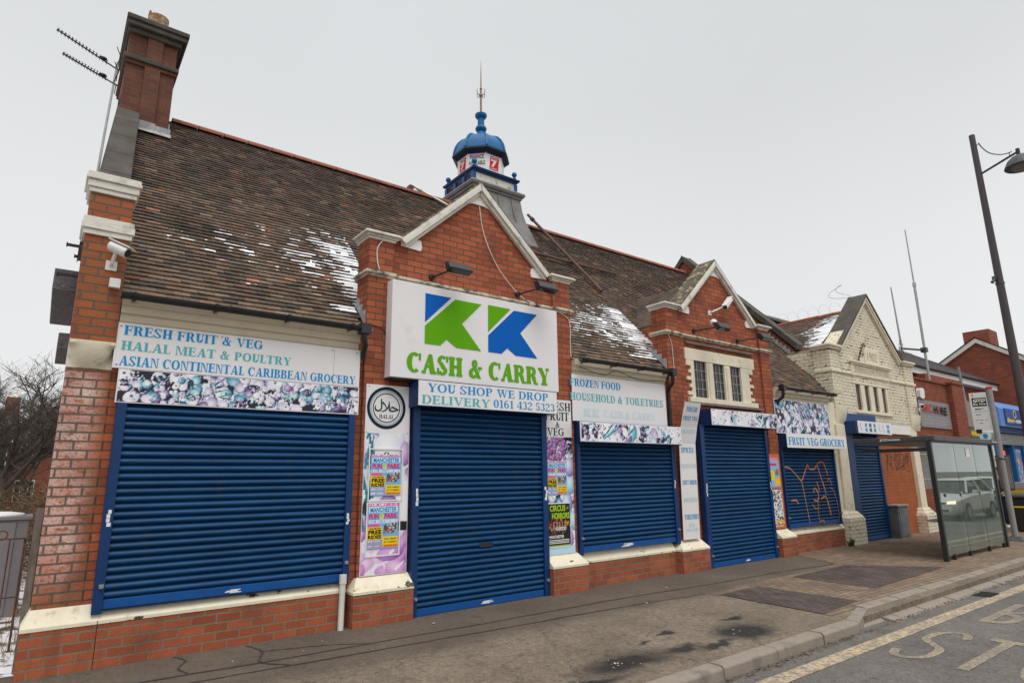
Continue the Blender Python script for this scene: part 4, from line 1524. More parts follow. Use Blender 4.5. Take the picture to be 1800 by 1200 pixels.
while x < 15.95:
    L = 0.44
    pr = [(YR_ + 0.15 * math.cos(math.radians(a)), ZR_ - 0.06 + 0.12 * math.sin(math.radians(a)) + RND.uniform(-0.002, 0.002)) for a in range(0, 181, 20)]
    pr += [(YR_ + 0.125 * math.cos(math.radians(a)), ZR_ - 0.06 + 0.095 * math.sin(math.radians(a))) for a in range(180, -1, -20)]
    mb.prism(pr, x, min(x + L - 0.012, 15.99), 'x')
    x += L
build('ridge_tiles', mb, M['terra'], roof)
# stepped lead flashings where the roof meets the gable piers and the party wall
for xw, s_end in ((3.150, 0.5), (9.255, 0.5), (16.065, 6.0)):
    mb = MB()
    s = 0.12
    while s < s_end:
        p, q = rp(xw, s, 0.035), rp(xw, s + 0.155, 0.035)
        mb.add([(xw, p[1], p[2]), (xw, q[1], q[2]), (xw, q[1], q[2] + 0.09), (xw, p[1], q[2] + 0.09), (xw + 0.03, p[1], p[2]), (xw + 0.03, q[1], q[2]), (xw + 0.03, q[1], q[2] + 0.09), (xw + 0.03, p[1], q[2] + 0.09)], [(0, 1, 2, 3), (7, 6, 5, 4), (0, 3, 7, 4), (2, 3, 7, 6), (0, 1, 5, 4)])
        s += 0.15
    build('flashing', mb, M['flash'], roof)

# --- chimney on the left gable
cx0, cx1, cy0, cy1 = 0.335, 1.06, 3.80, 5.10
mb = MB()
mb.box(cx0, cx1, cy0, cy1, 7.2, 8.60)
mb.box(cx0 + 0.275, cx0 + 0.505, cy0 - 0.05, cy0, 7.2, 8.60)             # raised middle strip
mb.box(cx0 - 0.03, cx1 + 0.03, cy0 - 0.035, cy1 + 0.03, 8.60, 8.66)
mb.box(cx0 + 0.0, cx1 + 0.0, cy0, cy1, 8.745, 9.16)
mb.box(cx0 + 0.275, cx0 + 0.505, cy0 - 0.05, cy0, 8.745, 9.16)
chim = build('chimney', mb, M['chimbrick'], shop)
mb = MB()
mb.box(cx0 - 0.05, cx1 + 0.05, cy0 - 0.075, cy1 + 0.05, 8.66, 8.744)
mb.box(cx0 - 0.035, cx1 + 0.05, cy0 - 0.08, cy1 + 0.05, 9.161, 9.25)
mb.box(cx0 - 0.06, cx1 + 0.12, cy0 - 0.15, cy1 + 0.12, 9.252, 9.34)
mb.box(cx0 - 0.075, cx1 + 0.145, cy0 - 0.18, cy1 + 0.15, 9.342, 9.43)
build('chimney_cap', mb, M['soot'], chim, bevel=0.015)
mb = MB()
pcx, pcy = 0.735, 4.05
prof = [(0.155, 9.40), (0.155, 9.60), (0.16, 9.66), (0.165, 9.80), (0.15, 9.81), (0.13, 9.78)]
mb.lathe(pcx, pcy, prof, 18, cap=False)
mb.prism([(pcx - 0.165, 9.78), (pcx - 0.125, 9.80), (pcx - 0.12, 9.86), (pcx - 0.155, 9.88)], pcy - 0.06, pcy + 0.02)
build('chimney_pot', mb, M['pot'], chim, smooth=True)
mb = MB()
for a, b, z in ((0.32, 0.60, 7.62), (0.605, 0.86, 7.53), (0.865, 1.09, 7.50)):
    mb.box(a, b, 3.735, 3.79, z - 0.10, z + 0.06)
mb.add([(0.32, 3.62, 7.36), (1.10, 3.60, 7.34), (1.10, 3.78, 7.50), (0.32, 3.78, 7.50)], [(0, 1, 2, 3)])
for k in range(4):
    y = 3.80 + 0.16 * k
    mb.box(1.062, 1.075, y, y + 0.155, ZE + SL * y, ZE + SL * y + 0.25)
build('chimney_flashing', mb, M['flash'], chim)
# --- cupola astride the ridge
ux, uy = 8.02, 4.45
mb = MB()
def ring4(h0, z0, h1, z1):
    mb.hexa([(ux - h0, uy - h0, z0), (ux + h0, uy - h0, z0), (ux + h0, uy + h0, z0), (ux - h0, uy + h0, z0)], [(ux - h1, uy - h1, z1), (ux + h1, uy - h1, z1), (ux + h1, uy + h1, z1), (ux - h1, uy + h1, z1)])
fl = [(1.02, 7.05), (0.90, 7.45), (0.80, 7.75), (0.735, 8.05), (0.70, 8.36)]
for (h0, z0), (h1, z1) in zip(fl, fl[1:]):
    ring4(h0, z0, h1, z1)
cup = build('cupola', mb, M['lead'], shop)
mb = MB()
ring4(0.73, 8.361, 0.74, 8.42)
ring4(0.77, 8.421, 0.80, 8.48)
ring4(0.80, 8.481, 0.78, 8.53)
build('lead_cornice', mb, M['lead'], cup, bevel=0.008)
for k in (-0.45, 0.02, 0.42):                                            # lead rolls down the flare
    mb = MB().tube([(ux + k, uy - 0.715, 8.33), (ux + k * 1.03, uy - 0.75, 8.05), (ux + k * 1.1, uy - 0.83, 7.72)], 0.018, 6)
    build('lead_roll', mb, M['lead'], cup, smooth=True)
# belfry stage: louvred blue side, weathered white front board
mb = MB().box(ux - 0.615, ux + 0.615, uy - 0.615, uy + 0.615, 8.531, 8.80)
build('belfry_panel', mb, plain('peeling_white_board', (0.66, 0.64, 0.60), 0.8, 0.1, dirt=(0.36, 0.26, 0.17), dirt_lo=0.56, dirt_hi=0.68, dirt_scale=7), cup)
for sx in (-1, 1):
    xx = ux + sx * 0.62
    mb = MB()
    for k in range(4):
        y = uy - 0.615 + k * 0.41 - (0.0 if k else -0.03)
        mb.box(xx - 0.045, xx + 0.045, y - 0.05, y + 0.05, 8.532, 8.80)
    mb.box(xx - 0.03, xx + 0.03, uy - 0.62, uy + 0.62, 8.533, 8.565)
    build('belfry_frame', mb, M['bluebar'], cup)
for sx in (-1, 1):
    xx = ux + sx * 0.618
    mb = MB()
    for k in range(4):
        z = 8.58 + k * 0.055
        mb.hexa([(xx - 0.03, uy - 0.60, z), (xx + 0.03, uy - 0.60, z), (xx + 0.03, uy + 0.60, z), (xx - 0.03, uy + 0.60, z)], [(xx - 0.03 - 0.0, uy - 0.60, z + 0.012), (xx + 0.03, uy - 0.60, z + 0.012), (xx + 0.03, uy + 0.60, z + 0.012), (xx - 0.03, uy + 0.60, z + 0.012)])
    build('louvre', mb, M['domedark'], cup)
mb = MB()
ring4(0.64, 8.801, 0.66, 8.85)
ring4(0.69, 8.851, 0.71, 8.90)
ring4(0.71, 8.901, 0.60, 8.96)
build('blue_cornice', mb, M['blue'], cup, bevel=0.006)
for sx in (-1, 1):
    for sy in (-1, 1):
        mb = MB().lathe(ux + sx * 0.60, uy + sy * 0.60, [(0.05, 8.94), (0.05, 8.97), (0.03, 8.99), (0.03, 9.02)], 10)
        mb.ball((ux + sx * 0.60, uy + sy * 0.60, 9.075), 0.068)
        build('ball_finial', mb, M['domeblue'], cup, smooth=True)
R8 = math.radians(22.5)
build('lantern', MB().lathe(ux, uy, [(0.60, 8.93), (0.60, 9.50)], 8, R8), M['signwhite'], cup)
mb = MB().lathe(ux, uy, [(0.62, 9.455), (0.70, 9.50), (0.745, 9.53), (0.745, 9.575), (0.70, 9.60)], 8, R8)
build('lantern_eaves', mb, M['domedark'], cup)
prof = [(0.70, 9.60), (0.685, 9.70), (0.65, 9.82), (0.585, 9.94), (0.49, 10.04), (0.37, 10.10), (0.25, 10.12), (0.17, 10.17), (0.115, 10.27), (0.09, 10.38)]
build('dome', MB().lathe(ux, uy, prof, 8, R8), M['domeblue'], cup, smooth=True)
for j in range(8):
    t = R8 + j * math.pi / 4
    mb = MB().tube([(ux + (r + 0.006) * math.cos(t), uy + (r + 0.006) * math.sin(t), z + 0.004) for r, z in prof[:7]], 0.026, 6)
    build('dome_rib', mb, M['domeblue'], cup, smooth=True)
mb = MB().lathe(ux, uy, [(0.10, 10.36), (0.13, 10.38), (0.15, 10.43), (0.13, 10.48), (0.09, 10.50), (0.085, 10.72), (0.13, 10.75), (0.155, 10.79), (0.155, 10.84), (0.10, 10.87)], 14)
build('dome_neck', mb, M['domeblue'], cup, smooth=True)
mb = MB().tube([(ux, uy, 10.86), (ux, uy, 11.55)], 0.028, 8)
mb.tube([(ux, uy, 11.55), (ux, uy, 12.0), (ux, uy, 12.44)], [0.020, 0.014, 0.004], 8)
mb.ball((ux, uy, 11.60), 0.035)
mb.lathe(ux, uy, [(0.03, 11.36), (0.05, 11.40), (0.03, 11.44)], 10)
for a in (0.2, 1.77, 3.34, 4.91):
    pts = []
    for k in range(9):
        t = k / 8 * 4.6
        r = 0.11 - 0.012 * k
        q = 0.09 + 0.055 * math.cos(t + 2.2)
        pts.append((ux + q * math.cos(a), uy + q * math.sin(a), 11.38 + 0.055 * math.sin(t + 2.2) + 0.015 * k))
    mb.tube(pts, 0.010, 5)
build('finial', mb, M['brass'], cup, smooth=True)
# lantern advertising panels: the three faces towards the street
for j, kind in ((5, 'F'), (4, '7'), (6, '7')):
    ang = R8 + (j + 0.5) * math.pi / 4 - math.pi / 4 + math.pi / 8 - R8 + math.radians(22.5)
    ang = math.radians(45 * j + 0.0)
    ap = 0.60 * math.cos(math.pi / 8)
    nx, ny = math.cos(ang), math.sin(ang)
    txx, tyy = -ny, nx
    if nx * 0 + ny < 0 or True:
        fn = lambda a, z, d, nx=nx, ny=ny, tx=txx, ty=tyy: (ux + nx * (ap + 0.003 + d) + tx * a, uy + ny * (ap + 0.003 + d) + ty * a, z)
    mb = MB()
    mb.add([fn(-0.22, 9.43, 0.001), fn(0.22, 9.43, 0.001), fn(0.22, 9.455, 0.001), fn(-0.22, 9.455, 0.001)], [(0, 1, 2, 3)])
    build('lantern_trim', mb, T['tpurple'], cup)
    if kind == 'F':
        mb = MB()
        sans_text(mb, 'FINANCE', -0.175, 0.175, 9.295, 9.40, fn, 0.014)
        sans_text(mb, 'AVAILABLE', -0.205, 0.205, 9.13, 9.235, fn, 0.012)
        build('lettering', mb, T['tblack'], cup)
        mb = MB().add([fn(-0.21, 9.40, 0.001), fn(0.21, 9.40, 0.001), fn(0.21, 9.408, 0.001), fn(-0.21, 9.408, 0.001)], [(0, 1, 2, 3)])
        build('lantern_trim', mb, T['tpink'], cup)
    else:
        mb = MB()
        sk = 0.03
        mb.add([fn(-0.13 + sk * (z - 9.2), z, 0.001) for z in (9.03,)] + [fn(0.13, 9.03, 0.001), fn(0.13 + sk, 9.40, 0.001), fn(-0.13 + sk, 9.40, 0.001)], [(0, 1, 2, 3)])
        build('red_badge', mb, T['tred'], cup)
        mb = MB()
        sans_text(mb, '7', -0.085, 0.095, 9.11, 9.31, fn, 0.035, d=0.003)
        sans_text(mb, 'OPEN', -0.09, 0.12, 9.335, 9.38, fn, 0.01, d=0.003)
        sans_text(mb, 'DAYS', -0.10, 0.09, 9.045, 9.09, fn, 0.01, d=0.003)
        build('lettering', mb, T['twhite'], cup)
# ------------------------------------------------------------------ roller shutters
def shutter(par, x0, x1, z0, z1, y, box=None, rail=(0.10, 0.06), marks=(), slot=None, lock=True, barh=0.095):
    mb = MB()
    pitch = 0.0735
    prof = []
    z = z0 + barh
    while z < z1:
        for t, dy in ((0.0, 0.016), (0.05, -0.002), (0.16, -0.017), (0.32, -0.026), (0.46, -0.028), (0.62, -0.023), (0.78, -0.012), (0.9, 0.002), (0.985, 0.016)):
            zz = z + t * pitch
            if zz < z1:
                prof.append((y + dy, zz))
        z += pitch
    n = len(prof)
    vs = [(x0, a, b) for a, b in prof] + [(x1, a, b) for a, b in prof]
    mb.add(vs, [(i, n + i, n + i + 1, i + 1) for i in range(n - 1)])
    mb.poly([(x0, y + 0.018, z0), (x1, y + 0.018, z0), (x1, y + 0.018, z1), (x0, y + 0.018, z1)])
    sh = build('roller_shutter', mb, M['shutter'], par, smooth=True)
    build('bottom_bar', MB().box(x0 + 0.002, x1 - 0.002, y - 0.022, y + 0.004, z0 + 0.005, z0 + barh - 0.004), M['bluebar'], sh, bevel=0.004)
    for a, b in ((x0 - rail[0], x0), (x1, x1 + rail[1])):
        build('guide_rail', MB().box(a, b, y - 0.05, y + 0.05, z0 - 0.03, z1), M['blue'], sh, bevel=0.004)
    if lock:
        for xx in (x0 - rail[0] * 0.35, x1 + rail[1] * 0.5):
            mb = MB().box(xx - 0.02, xx + 0.02, y - 0.062, y - 0.051, z0 + 0.20, z0 + 0.235)
            mb.tube([(xx, y - 0.062, z0 + 0.215), (xx, y - 0.085, z0 + 0.215)], 0.016, 10)
            build('shutter_lock', mb, M['grey'], sh)
    for (mx, mz, mw, mh, where) in marks:
        mb = MB()
        for k in range(4):
            a = mx + RND.uniform(-0.3, 0.3) * mw
            mb.box(a - mw * RND.uniform(.3, .55), a + mw * RND.uniform(.3, .55), y - where, y - where + 0.003 + 0.0004 * k, mz + mh * k / 4, mz + mh * (k + 0.9) / 4)
        build('peeling_sticker', mb, T['twhite'], sh)
    if slot:
        build('letter_slot', MB().box(slot[0], slot[1], y - 0.031, y - 0.02, slot[2], slot[3]), M['black'], sh)
    if box:
        bx0, bx1, bz0, bz1, by = box
        build('shutter_box', MB().box(bx0, bx1, by, y + 0.04, bz0, bz1), M['blue'], sh, bevel=0.004)
    return sh


shutter(shop, 0.625, 2.975, 0.51, 2.46, 0.0, box=(0.53, 3.05, 2.462, 2.80, -0.02), rail=(0.085, 0.08), marks=((0.585, 1.27, 0.035, 0.16, 0.052), (3.01, 1.16, 0.03, 0.13, 0.052), (1.78, 0.53, 0.13, 0.035, 0.025)))
build('frame_sill', MB().box(0.55, 3.04, -0.045, 0.05, 0.503, 0.512), M['domedark'], shop)
shutter(shop, 3.945, 6.03, 0.0, 2.62, -0.045, box=(3.80, 6.16, 2.60, 2.925, -0.285), rail=(0.09, 0.10), marks=((3.91, 1.34, 0.04, 0.22, 0.052), (6.09, 1.34, 0.04, 0.20, 0.052), (5.03, 0.03, 0.17, 0.035, 0.025)), slot=(4.90, 5.12, 0.755, 0.81))
shutter(shop, 6.86, 9.13, 0.52, 2.23, -0.005, box=(6.80, 9.20, 2.20, 2.53, -0.235), rail=(0.07, 0.10), marks=((9.17, 1.45, 0.03, 0.14, 0.052), (7.87, 0.545, 0.24, 0.05, 0.025)))
shutter(shop, 10.09, 12.20, 0.0, 2.62, -0.045, box=(10.10, 12.40, 2.60, 2.91, -0.285), rail=(0.12, 0.09), marks=((10.04, 1.28, 0.03, 0.24, 0.052), (12.25, 1.35, 0.03, 0.16, 0.052), (11.2, 0.03, 0.14, 0.03, 0.025)))
sh3 = shutter(shop, 12.93, 15.20, 0.53, 2.26, -0.005, box=(12.90, 15.42, 2.225, 2.53, -0.235), rail=(0.06, 0.06))
# orange spray tag on the third shutter
mb = MB()
fn = front(-0.031)
for ctrl, wd in ((((12.87, 1.80), (13.15, 1.80), (13.45, 1.62), (13.62, 1.52), (13.80, 1.70), (13.95, 1.86), (13.98, 1.78)), 0.035), (((13.62, 1.52), (13.70, 1.1), (13.76, 0.75), (13.80, 0.58)), 0.03),
                 (((14.02, 1.77), (14.25, 1.77), (14.38, 1.84), (14.50, 1.60), (14.62, 1.33), (14.66, 1.2)), 0.04), (((14.36, 1.84), (14.50, 1.92), (14.70, 1.90), (14.84, 1.62)), 0.03), (((14.80, 1.50), (14.90, 1.55), (14.98, 1.40)), 0.03),
                 (((14.08, 1.24), (14.16, 1.34), (14.30, 1.22), (14.24, 1.06), (14.06, 1.09)), 0.045), (((14.40, 1.10), (14.62, 1.14), (14.72, 0.95), (14.78, 0.72)), 0.05), (((13.10, 1.10), (13.30, 1.10), (13.38, 1.02)), 0.04),
                 (((14.25, 1.02), (14.20, 0.80), (14.24, 0.60)), 0.025), (((14.86, 1.35), (15.05, 1.25), (15.15, 0.95), (15.15, 0.62)), 0.022), (((14.20, 0.60), (14.40, 0.62), (14.44, 0.56)), 0.03), (((14.30, 1.5), (14.36, 1.28)), 0.03), (((13.98, 1.0), (14.1, 0.9), (14.3, 0.9)), 0.025)):
    pts = curve_pts(ctrl, 7)
    stroke(mb, pts, [wd * RND.uniform(0.6, 1.15) for _ in pts], fn, 0.002)
build('graffiti', mb, plain('orange_spray_paint', (0.55, 0.20, 0.05), 0.7, 0.2), sh3)

# ------------------------------------------------------------------ shop signs
# long fascia over the first shutter
fx = front(-0.04)
s1 = MB().box(0.455, 3.088, -0.04, -0.02, 2.815, 3.288)
s1.box(0.515, 3.094, -0.036, -0.018, 2.468, 2.813)
s1 = tag(build('shop_sign', s1, M['signwhite'], bevel=0.002), 'white fascia reading FRESH FRUIT & VEG, HALAL MEAT & POULTRY above a vegetable picture strip', 'sign')
mb = MB()
serif_text(mb, 'FRESH FRUIT & VEG', 0.520, 1.890, 3.163, 3.262, fx)
serif_text(mb, 'ASIAN CONTINENTAL CARIBBEAN GROCERY', 0.508, 3.032, 2.845, 2.945, fx)
build('lettering', mb, T['tblue'], s1)
build('lettering', serif_text(MB(), 'HALAL MEAT & POULTRY', 0.512, 2.225, 3.005, 3.10, fx), T['tteal'], s1)
cv = Canvas(2.55, 0.325, 0.0095)
veg_picture(cv, 3, 1.1, 0, 0.85)
build('vegetable_picture', cv.mesh(lambda x, y, d: (0.528 + x, -0.036 - d, 2.480 + y), 0.0025), M['print'], s1)
mb = MB()
for x, z in ((0.49, 3.25), (0.49, 2.85), (1.45, 3.255), (2.72, 3.25), (3.04, 3.25), (0.55, 2.49), (1.75, 2.478), (3.06, 2.49), (3.05, 2.79)):
    mb.tube([(x, -0.039, z), (x, -0.0435, z)], 0.009, 8)
mb.box(2.745, 2.748, -0.0415, -0.04, 2.82, 3.285)
build('screw_head', mb, M['grey'], s1)

# big illuminated-box sign with the logo
kk = tag(build('shop_sign', MB().box(3.44, 6.325, -0.18, -0.012, 2.965, 4.275), M['signwhite'], bevel=0.006), 'large white box sign with green and blue arrow logo over a line of green capitals', 'sign')
build('sign_rim', MB().box(3.435, 6.33, -0.172, -0.02, 2.952, 2.963), M['darkgrey'], kk)
fk = front(-0.18)
tri = [(3.934, 4.163), (4.345, 4.163), (3.934, 3.757)]
arr = [(4.412, 4.150), (4.860, 4.150), (4.525, 3.812), (4.850, 3.455), (4.432, 3.455), (4.277, 3.552), (4.172, 3.458), (3.934, 3.458), (3.934, 3.705)]
for cols, dx in (((T['kblue'], T['kgreen']), 0.0), ((T['kgreen'], T['kblue']), 1.046)):
    for P, mt_ in ((tri, cols[0]), (arr, cols[1])):
        build('logo', MB().prism([(a + dx, b) for a, b in P], -0.186, -0.1795), mt_, kk)
mb = serif_text(MB(), 'CASH & CARRY', 3.672, 6.125, 3.052, 3.318, fk, S=0.29, h=0.135, s=0.05, gap=0.04, depth=0.004)
build('lettering', mb, T['kgreen'], kk)
# YOU SHOP WE DROP board on the first door's shutter box
ds = board('shop_sign', 'white board reading YOU SHOP WE DROP DELIVERY below the big logo sign', 3.795, 6.17, 2.608, 2.935, -0.30)
fd = front(-0.30)
build('lettering', serif_text(MB(), 'YOU SHOP WE DROP', 3.925, 6.00, 2.792, 2.905, fd, S=0.2), T['tblue'], ds)
build('lettering', serif_text(MB(), 'DELIVERY', 3.842, 4.925, 2.632, 2.745, fd, S=0.2), T['tteal'], ds)
build('lettering', serif_text(MB(), '0161 432 5323', 4.985, 6.125, 2.642, 2.755, fd, S=0.2), T['tcyan'], ds)
# second bay
s2 = board('shop_sign', 'white board reading FROZEN FOOD, HOUSEHOLD & TOILETRIES with a faded line below', 6.735, 9.082, 2.555, 3.315, -0.04)
f2 = front(-0.04)
build('lettering', serif_text(MB(), 'FROZEN FOOD', 6.69, 7.88, 3.120, 3.245, f2), T['tblue'], s2)
build('lettering', serif_text(MB(), 'HOUSEHOLD & TOILETRIES', 6.69, 8.995, 2.890, 3.015, f2), T['tteal'], s2)
mb = serif_text(MB(), 'CASH & CARRY', 7.44, 8.755, 2.640, 2.760, f2)
for dx in (0.0, 0.20):
    for P in (tri, arr):
        mb.add([f2(6.978 + dx + (a - 3.934) * 0.19, 2.635 + (b - 3.455) * 0.185, 0.003) for a, b in P], [tuple(range(len(P)))])
build('lettering', mb, T['tfaint'], s2)
b2 = board('shop_sign', 'pale vegetable picture strip on the shutter box under the FROZEN FOOD board', 6.69, 9.19, 2.215, 2.525, -0.25)
cv = Canvas(2.46, 0.29, 0.012)
veg_picture(cv, 11, 0.6, 0.75, 1.6)
build('vegetable_picture', cv.mesh(lambda x, y, d: (6.71 + x, -0.25 - d, 2.225 + y), 0.0015), M['print'], b2)
# second door
b3 = board('shop_sign', 'washed-out vegetable picture strip over the shutter below the mullioned window', 10.08, 12.40, 2.602, 2.905, -0.30)
cv = Canvas(2.28, 0.28, 0.013)
veg_picture(cv, 23, 0.5, 0.9, 1.7)
build('vegetable_picture', cv.mesh(lambda x, y, d: (10.10 + x, -0.30 - d, 2.612 + y), 0.0015), M['print'], b3)
# third bay
p3 = board('shop_sign', 'blue-tinted vegetable picture panel above the FRUIT VEG GROCERY board', 12.815, 15.25, 2.55, 3.31, -0.03)
cv = Canvas(2.40, 0.73, 0.014)
veg_picture(cv, 31, 0.8, 0, 1.25)
for _ in range(16):
    a = RND.uniform(1.9, 2.5)
    x, y = RND.uniform(0.9, 1.5), RND.uniform(0.0, 0.5)
    cv.line(x, y, x + 0.34 * math.cos(a), y + 0.34 * math.sin(a), 0.026, RND.choice([(0.93, 0.93, 0.96), (0.05, 0.42, 0.58), (0.80, 0.70, 0.85), (0.04, 0.25, 0.4)]))
build('vegetable_picture', cv.mesh(lambda x, y, d: (12.83 + x, -0.03 - d, 2.565 + y), 0.0015), M['print'], p3)
b4 = board('shop_sign', 'white board with blue FRUIT VEG GROCERY lettering on the third shutter box', 12.80, 15.51, 2.225, 2.53, -0.25)
build('lettering', serif_text(MB(), 'FRUIT VEG GROCERY', 12.86, 15.40, 2.285, 2.452, front(-0.25)), T['tcyan'], b4)
# tall bent board listing goods
gb = MB()
Zs = [(0.548, -0.076, 9.28, 9.755), (2.24, -0.122, 9.28, 9.755), (2.54, -0.178, 9.285, 9.765), (2.99, -0.318, 9.28, 9.755)]
for (za, ya, a0, a1), (zb, yb, c0, c1) in zip(Zs, Zs[1:]):
    gb.hexa([(a0, ya, za), (a1, ya, za), (a1, ya + 0.008, za), (a0, ya + 0.008, za)], [(c0, yb, zb), (c1, yb, zb), (c1, yb + 0.008, zb), (c0, yb + 0.008, zb)])
gb = tag(build('price_board', gb, M['signwhite']), 'tall narrow white board listing SPICES, SOFT DRINK, HOUSEHOLD, bent forward at its top', 'sign')


def fgb(x, z, d):
    for (za, ya, _, _), (zb, yb, _, _) in zip(Zs, Zs[1:]):
        if z <= zb or zb == 2.99:
            return (x, ya + (yb - ya) * (z - za) / (zb - za) - d - 0.001, z)


mb1, mb2 = MB(), MB()
for tx, a, b, z, h_, dark in (('FRESH', 9.36, 9.68, 2.82, 0.085, 1), ('FRUIT VEG', 9.31, 9.73, 2.665, 0.075, 1), ('GROCERY', 9.31, 9.73, 2.43, 0.075, 0), ('SPICES', 9.32, 9.69, 2.08, 0.095, 1), ('FROZEN FOOD', 9.30, 9.74, 1.80, 0.075, 0),
                              ('SOFT DRINK', 9.32, 9.74, 1.505, 0.08, 1), ('HOUSEHOLD', 9.33, 9.735, 1.20, 0.075, 0), ('TOILETRIES', 9.33, 9.745, 0.895, 0.085, 1), ('KK', 9.44, 9.62, 0.765, 0.06, 2), ('CASH & CARRY', 9.35, 9.72, 0.69, 0.045, 2)):
    serif_text(mb1 if dark == 1 else mb2, tx, a, b, z, z + h_, fgb)
build('lettering', mb1, T['tcyan'], gb)
build('lettering', mb2, T['tpale'], gb)

# HALAL panel with meat and vegetable print
hp = board('shop_sign', 'tall white panel with black round HALAL emblem over a pink and white food picture', 3.198, 3.822, 0.54, 2.872, -0.02)
fh = front(-0.02)
cx, cz = 3.484, 2.578
mb = MB()
for R_, wd in ((0.272, 0.040), (0.192, 0.013)):
    for q in ring(cx, cz, R_, R_, wd, wd, 0, 360, 48):
        mb.add([fh(a, b, 0.003) for a, b in q], [(0, 1, 2, 3)])
u = 0.60 / 1080 * 1.0
def ar(px, py):
    return (cx + (px - 510) * 0.000665, cz - (py - 568) * 0.000620)
for ctrl, wd in (([(285, 520, 5), (270, 570, 16), (290, 620, 22), (340, 635, 20), (385, 610, 18), (405, 560, 20), (400, 480, 20), (395, 400, 15), (405, 378, 4)], 0),
                 ([(425, 440, 10), (440, 475, 26), (470, 500, 16), (495, 540, 16), (505, 575, 12)], 0), ([(385, 650, 5), (440, 640, 14), (500, 605, 18), (540, 550, 16), (560, 490, 14), (560, 430, 6)], 0),
                 ([(562, 430, 8), (565, 520, 18), (570, 600, 22), (600, 630, 18), (660, 628, 18), (740, 605, 16), (770, 595, 5)], 0), ([(590, 610, 6), (610, 560, 14), (640, 550, 22), (700, 575, 20), (768, 590, 5)], 0)):
    pts = curve_pts(ctrl, 5)
    stroke(mb, [ar(p[0], p[1]) for p in pts], [p[2] * 0.00098 for p in pts], fh, 0.003)
serif_text(mb, 'HALAL', 3.385, 3.59, 2.44, 2.492, fh, S=0.2)
build('emblem', mb, T['tnavy'], hp)
mb = MB()
for q in ring(cx, cz, 0.226, 0.226, 0.018, 0.018, 0, 360, 48):
    mb.add([fh(a, b, 0.002) for a, b in q], [(0, 1, 2, 3)])
build('emblem', mb, flat('emblem_grey', (0.45, 0.48, 0.50)), hp)
cv = Canvas(0.61, 1.70, 0.010, (0.90, 0.90, 0.93))
r = random.Random(5)
for k in range(70):
    x, y = r.uniform(-.1, .7), r.uniform(0, 1.7)
    f = y / 1.7
    if f < 0.42:
        c0, c1 = r.choice([((0.93, 0.78, 0.92), (0.72, 0.45, 0.75)), ((0.95, 0.90, 0.95), (0.85, 0.65, 0.85)), ((0.88, 0.70, 0.90), (0.62, 0.38, 0.70))])
        cv.ellipse(x, y, r.uniform(.10, .20), r.uniform(.06, .12), c0, c1, r.uniform(-0.5, 1.0))
        if k % 3 == 0:
            cv.line(x, y, x + r.uniform(-.2, .2), y + r.uniform(.05, .2), 0.02, (0.95, 0.92, 0.96))
    else:
        c0, c1 = r.choice([((0.95, 0.95, 0.97), (0.78, 0.80, 0.88)), ((0.75, 0.70, 0.85), (0.50, 0.35, 0.62)), ((0.95, 0.95, 0.97), (0.80, 0.85, 0.90))])
        cv.ellipse(x, y, r.uniform(.06, .13), r.uniform(.08, .17), c0, c1, r.uniform(0, 3))
for _ in range(26):
    x, y = r.uniform(0, 0.13), r.uniform(0.5, 1.65)
    a = r.uniform(1.2, 1.9)
    cv.line(x, y, x + 0.22 * math.cos(a), y + 0.26 * math.sin(a), 0.018, r.choice([(0.05, 0.45, 0.52), (0.03, 0.18, 0.24), (0.10, 0.55, 0.62)]))
cv.ellipse(0.33, 1.50, 0.20, 0.22, (0.97, 0.97, 0.98), (0.82, 0.86, 0.90))
cv.ellipse(0.56, 1.45, 0.08, 0.16, (0.86, 0.78, 0.90), (0.55, 0.38, 0.66))
cv.ellipse(0.30, 1.42, 0.038, 0.05, (0.08, 0.15, 0.20), (0.08, 0.15, 0.20))
cv.ellipse(0.30, 1.425, 0.018, 0.032, (0.95, 0.95, 0.97), (0.95, 0.95, 0.97))
cv.rect(0.50, 0.62, 0.61, 1.10, (0.95, 0.95, 0.96))
cv.rect(0.46, 0.50, 0.61, 0.60, (0.06, 0.06, 0.10))
build('food_picture', cv.mesh(lambda x, y, d: (3.204 + x, -0.02 - d, 0.55 + y), 0.002), M['print'], hp)
mb = MB()
for x, z in ((3.235, 2.845), (3.765, 2.84), (3.225, 0.57), (3.79, 0.575), (3.22, 2.26), (3.79, 2.26)):
    mb.tube([(x, -0.019, z), (x, -0.0245, z)], 0.008, 8)
build('screw_head', mb, M['grey'], hp)
# FRESH FRUIT & VEG panel right of the first door
vp = board('shop_sign', 'tall panel reading FRESH FRUIT & VEG over a purple berry picture', 6.165, 6.715, 0.535, 2.872, -0.02)
fv = front(-0.02)
mb = MB()
for tx, a, b, z, h_ in (('FRESH', 6.12, 6.70, 2.70, 0.13), ('FRUIT', 6.165, 6.665, 2.545, 0.13), ('&', 6.375, 6.465, 2.435, 0.09), ('VEG', 6.20, 6.55, 2.305, 0.12)):
    serif_text(mb, tx, a, b, z, z + h_, fv, S=0.2)
build('lettering', mb, T['tnavy'], vp)
cv = Canvas(0.54, 1.74, 0.011)
veg_picture(cv, 77, 1.0, 0, 1.1)
for k in range(60):
    cv.ellipse(r.uniform(0, .4), r.uniform(1.40, 1.74), 0.035, 0.035, (0.80, 0.62, 0.82), (0.35, 0.15, 0.40))
for k in range(5):
    cv.ellipse(r.uniform(0.40, .54), 0.2 + k * 0.27, 0.11, 0.15, (0.85, 0.94, 0.97), (0.35, 0.62, 0.75) if k % 2 else (0.50, 0.36, 0.66))
cv.rect(0, 0, 0.54, 0.10, (0.72, 0.86, 0.93))
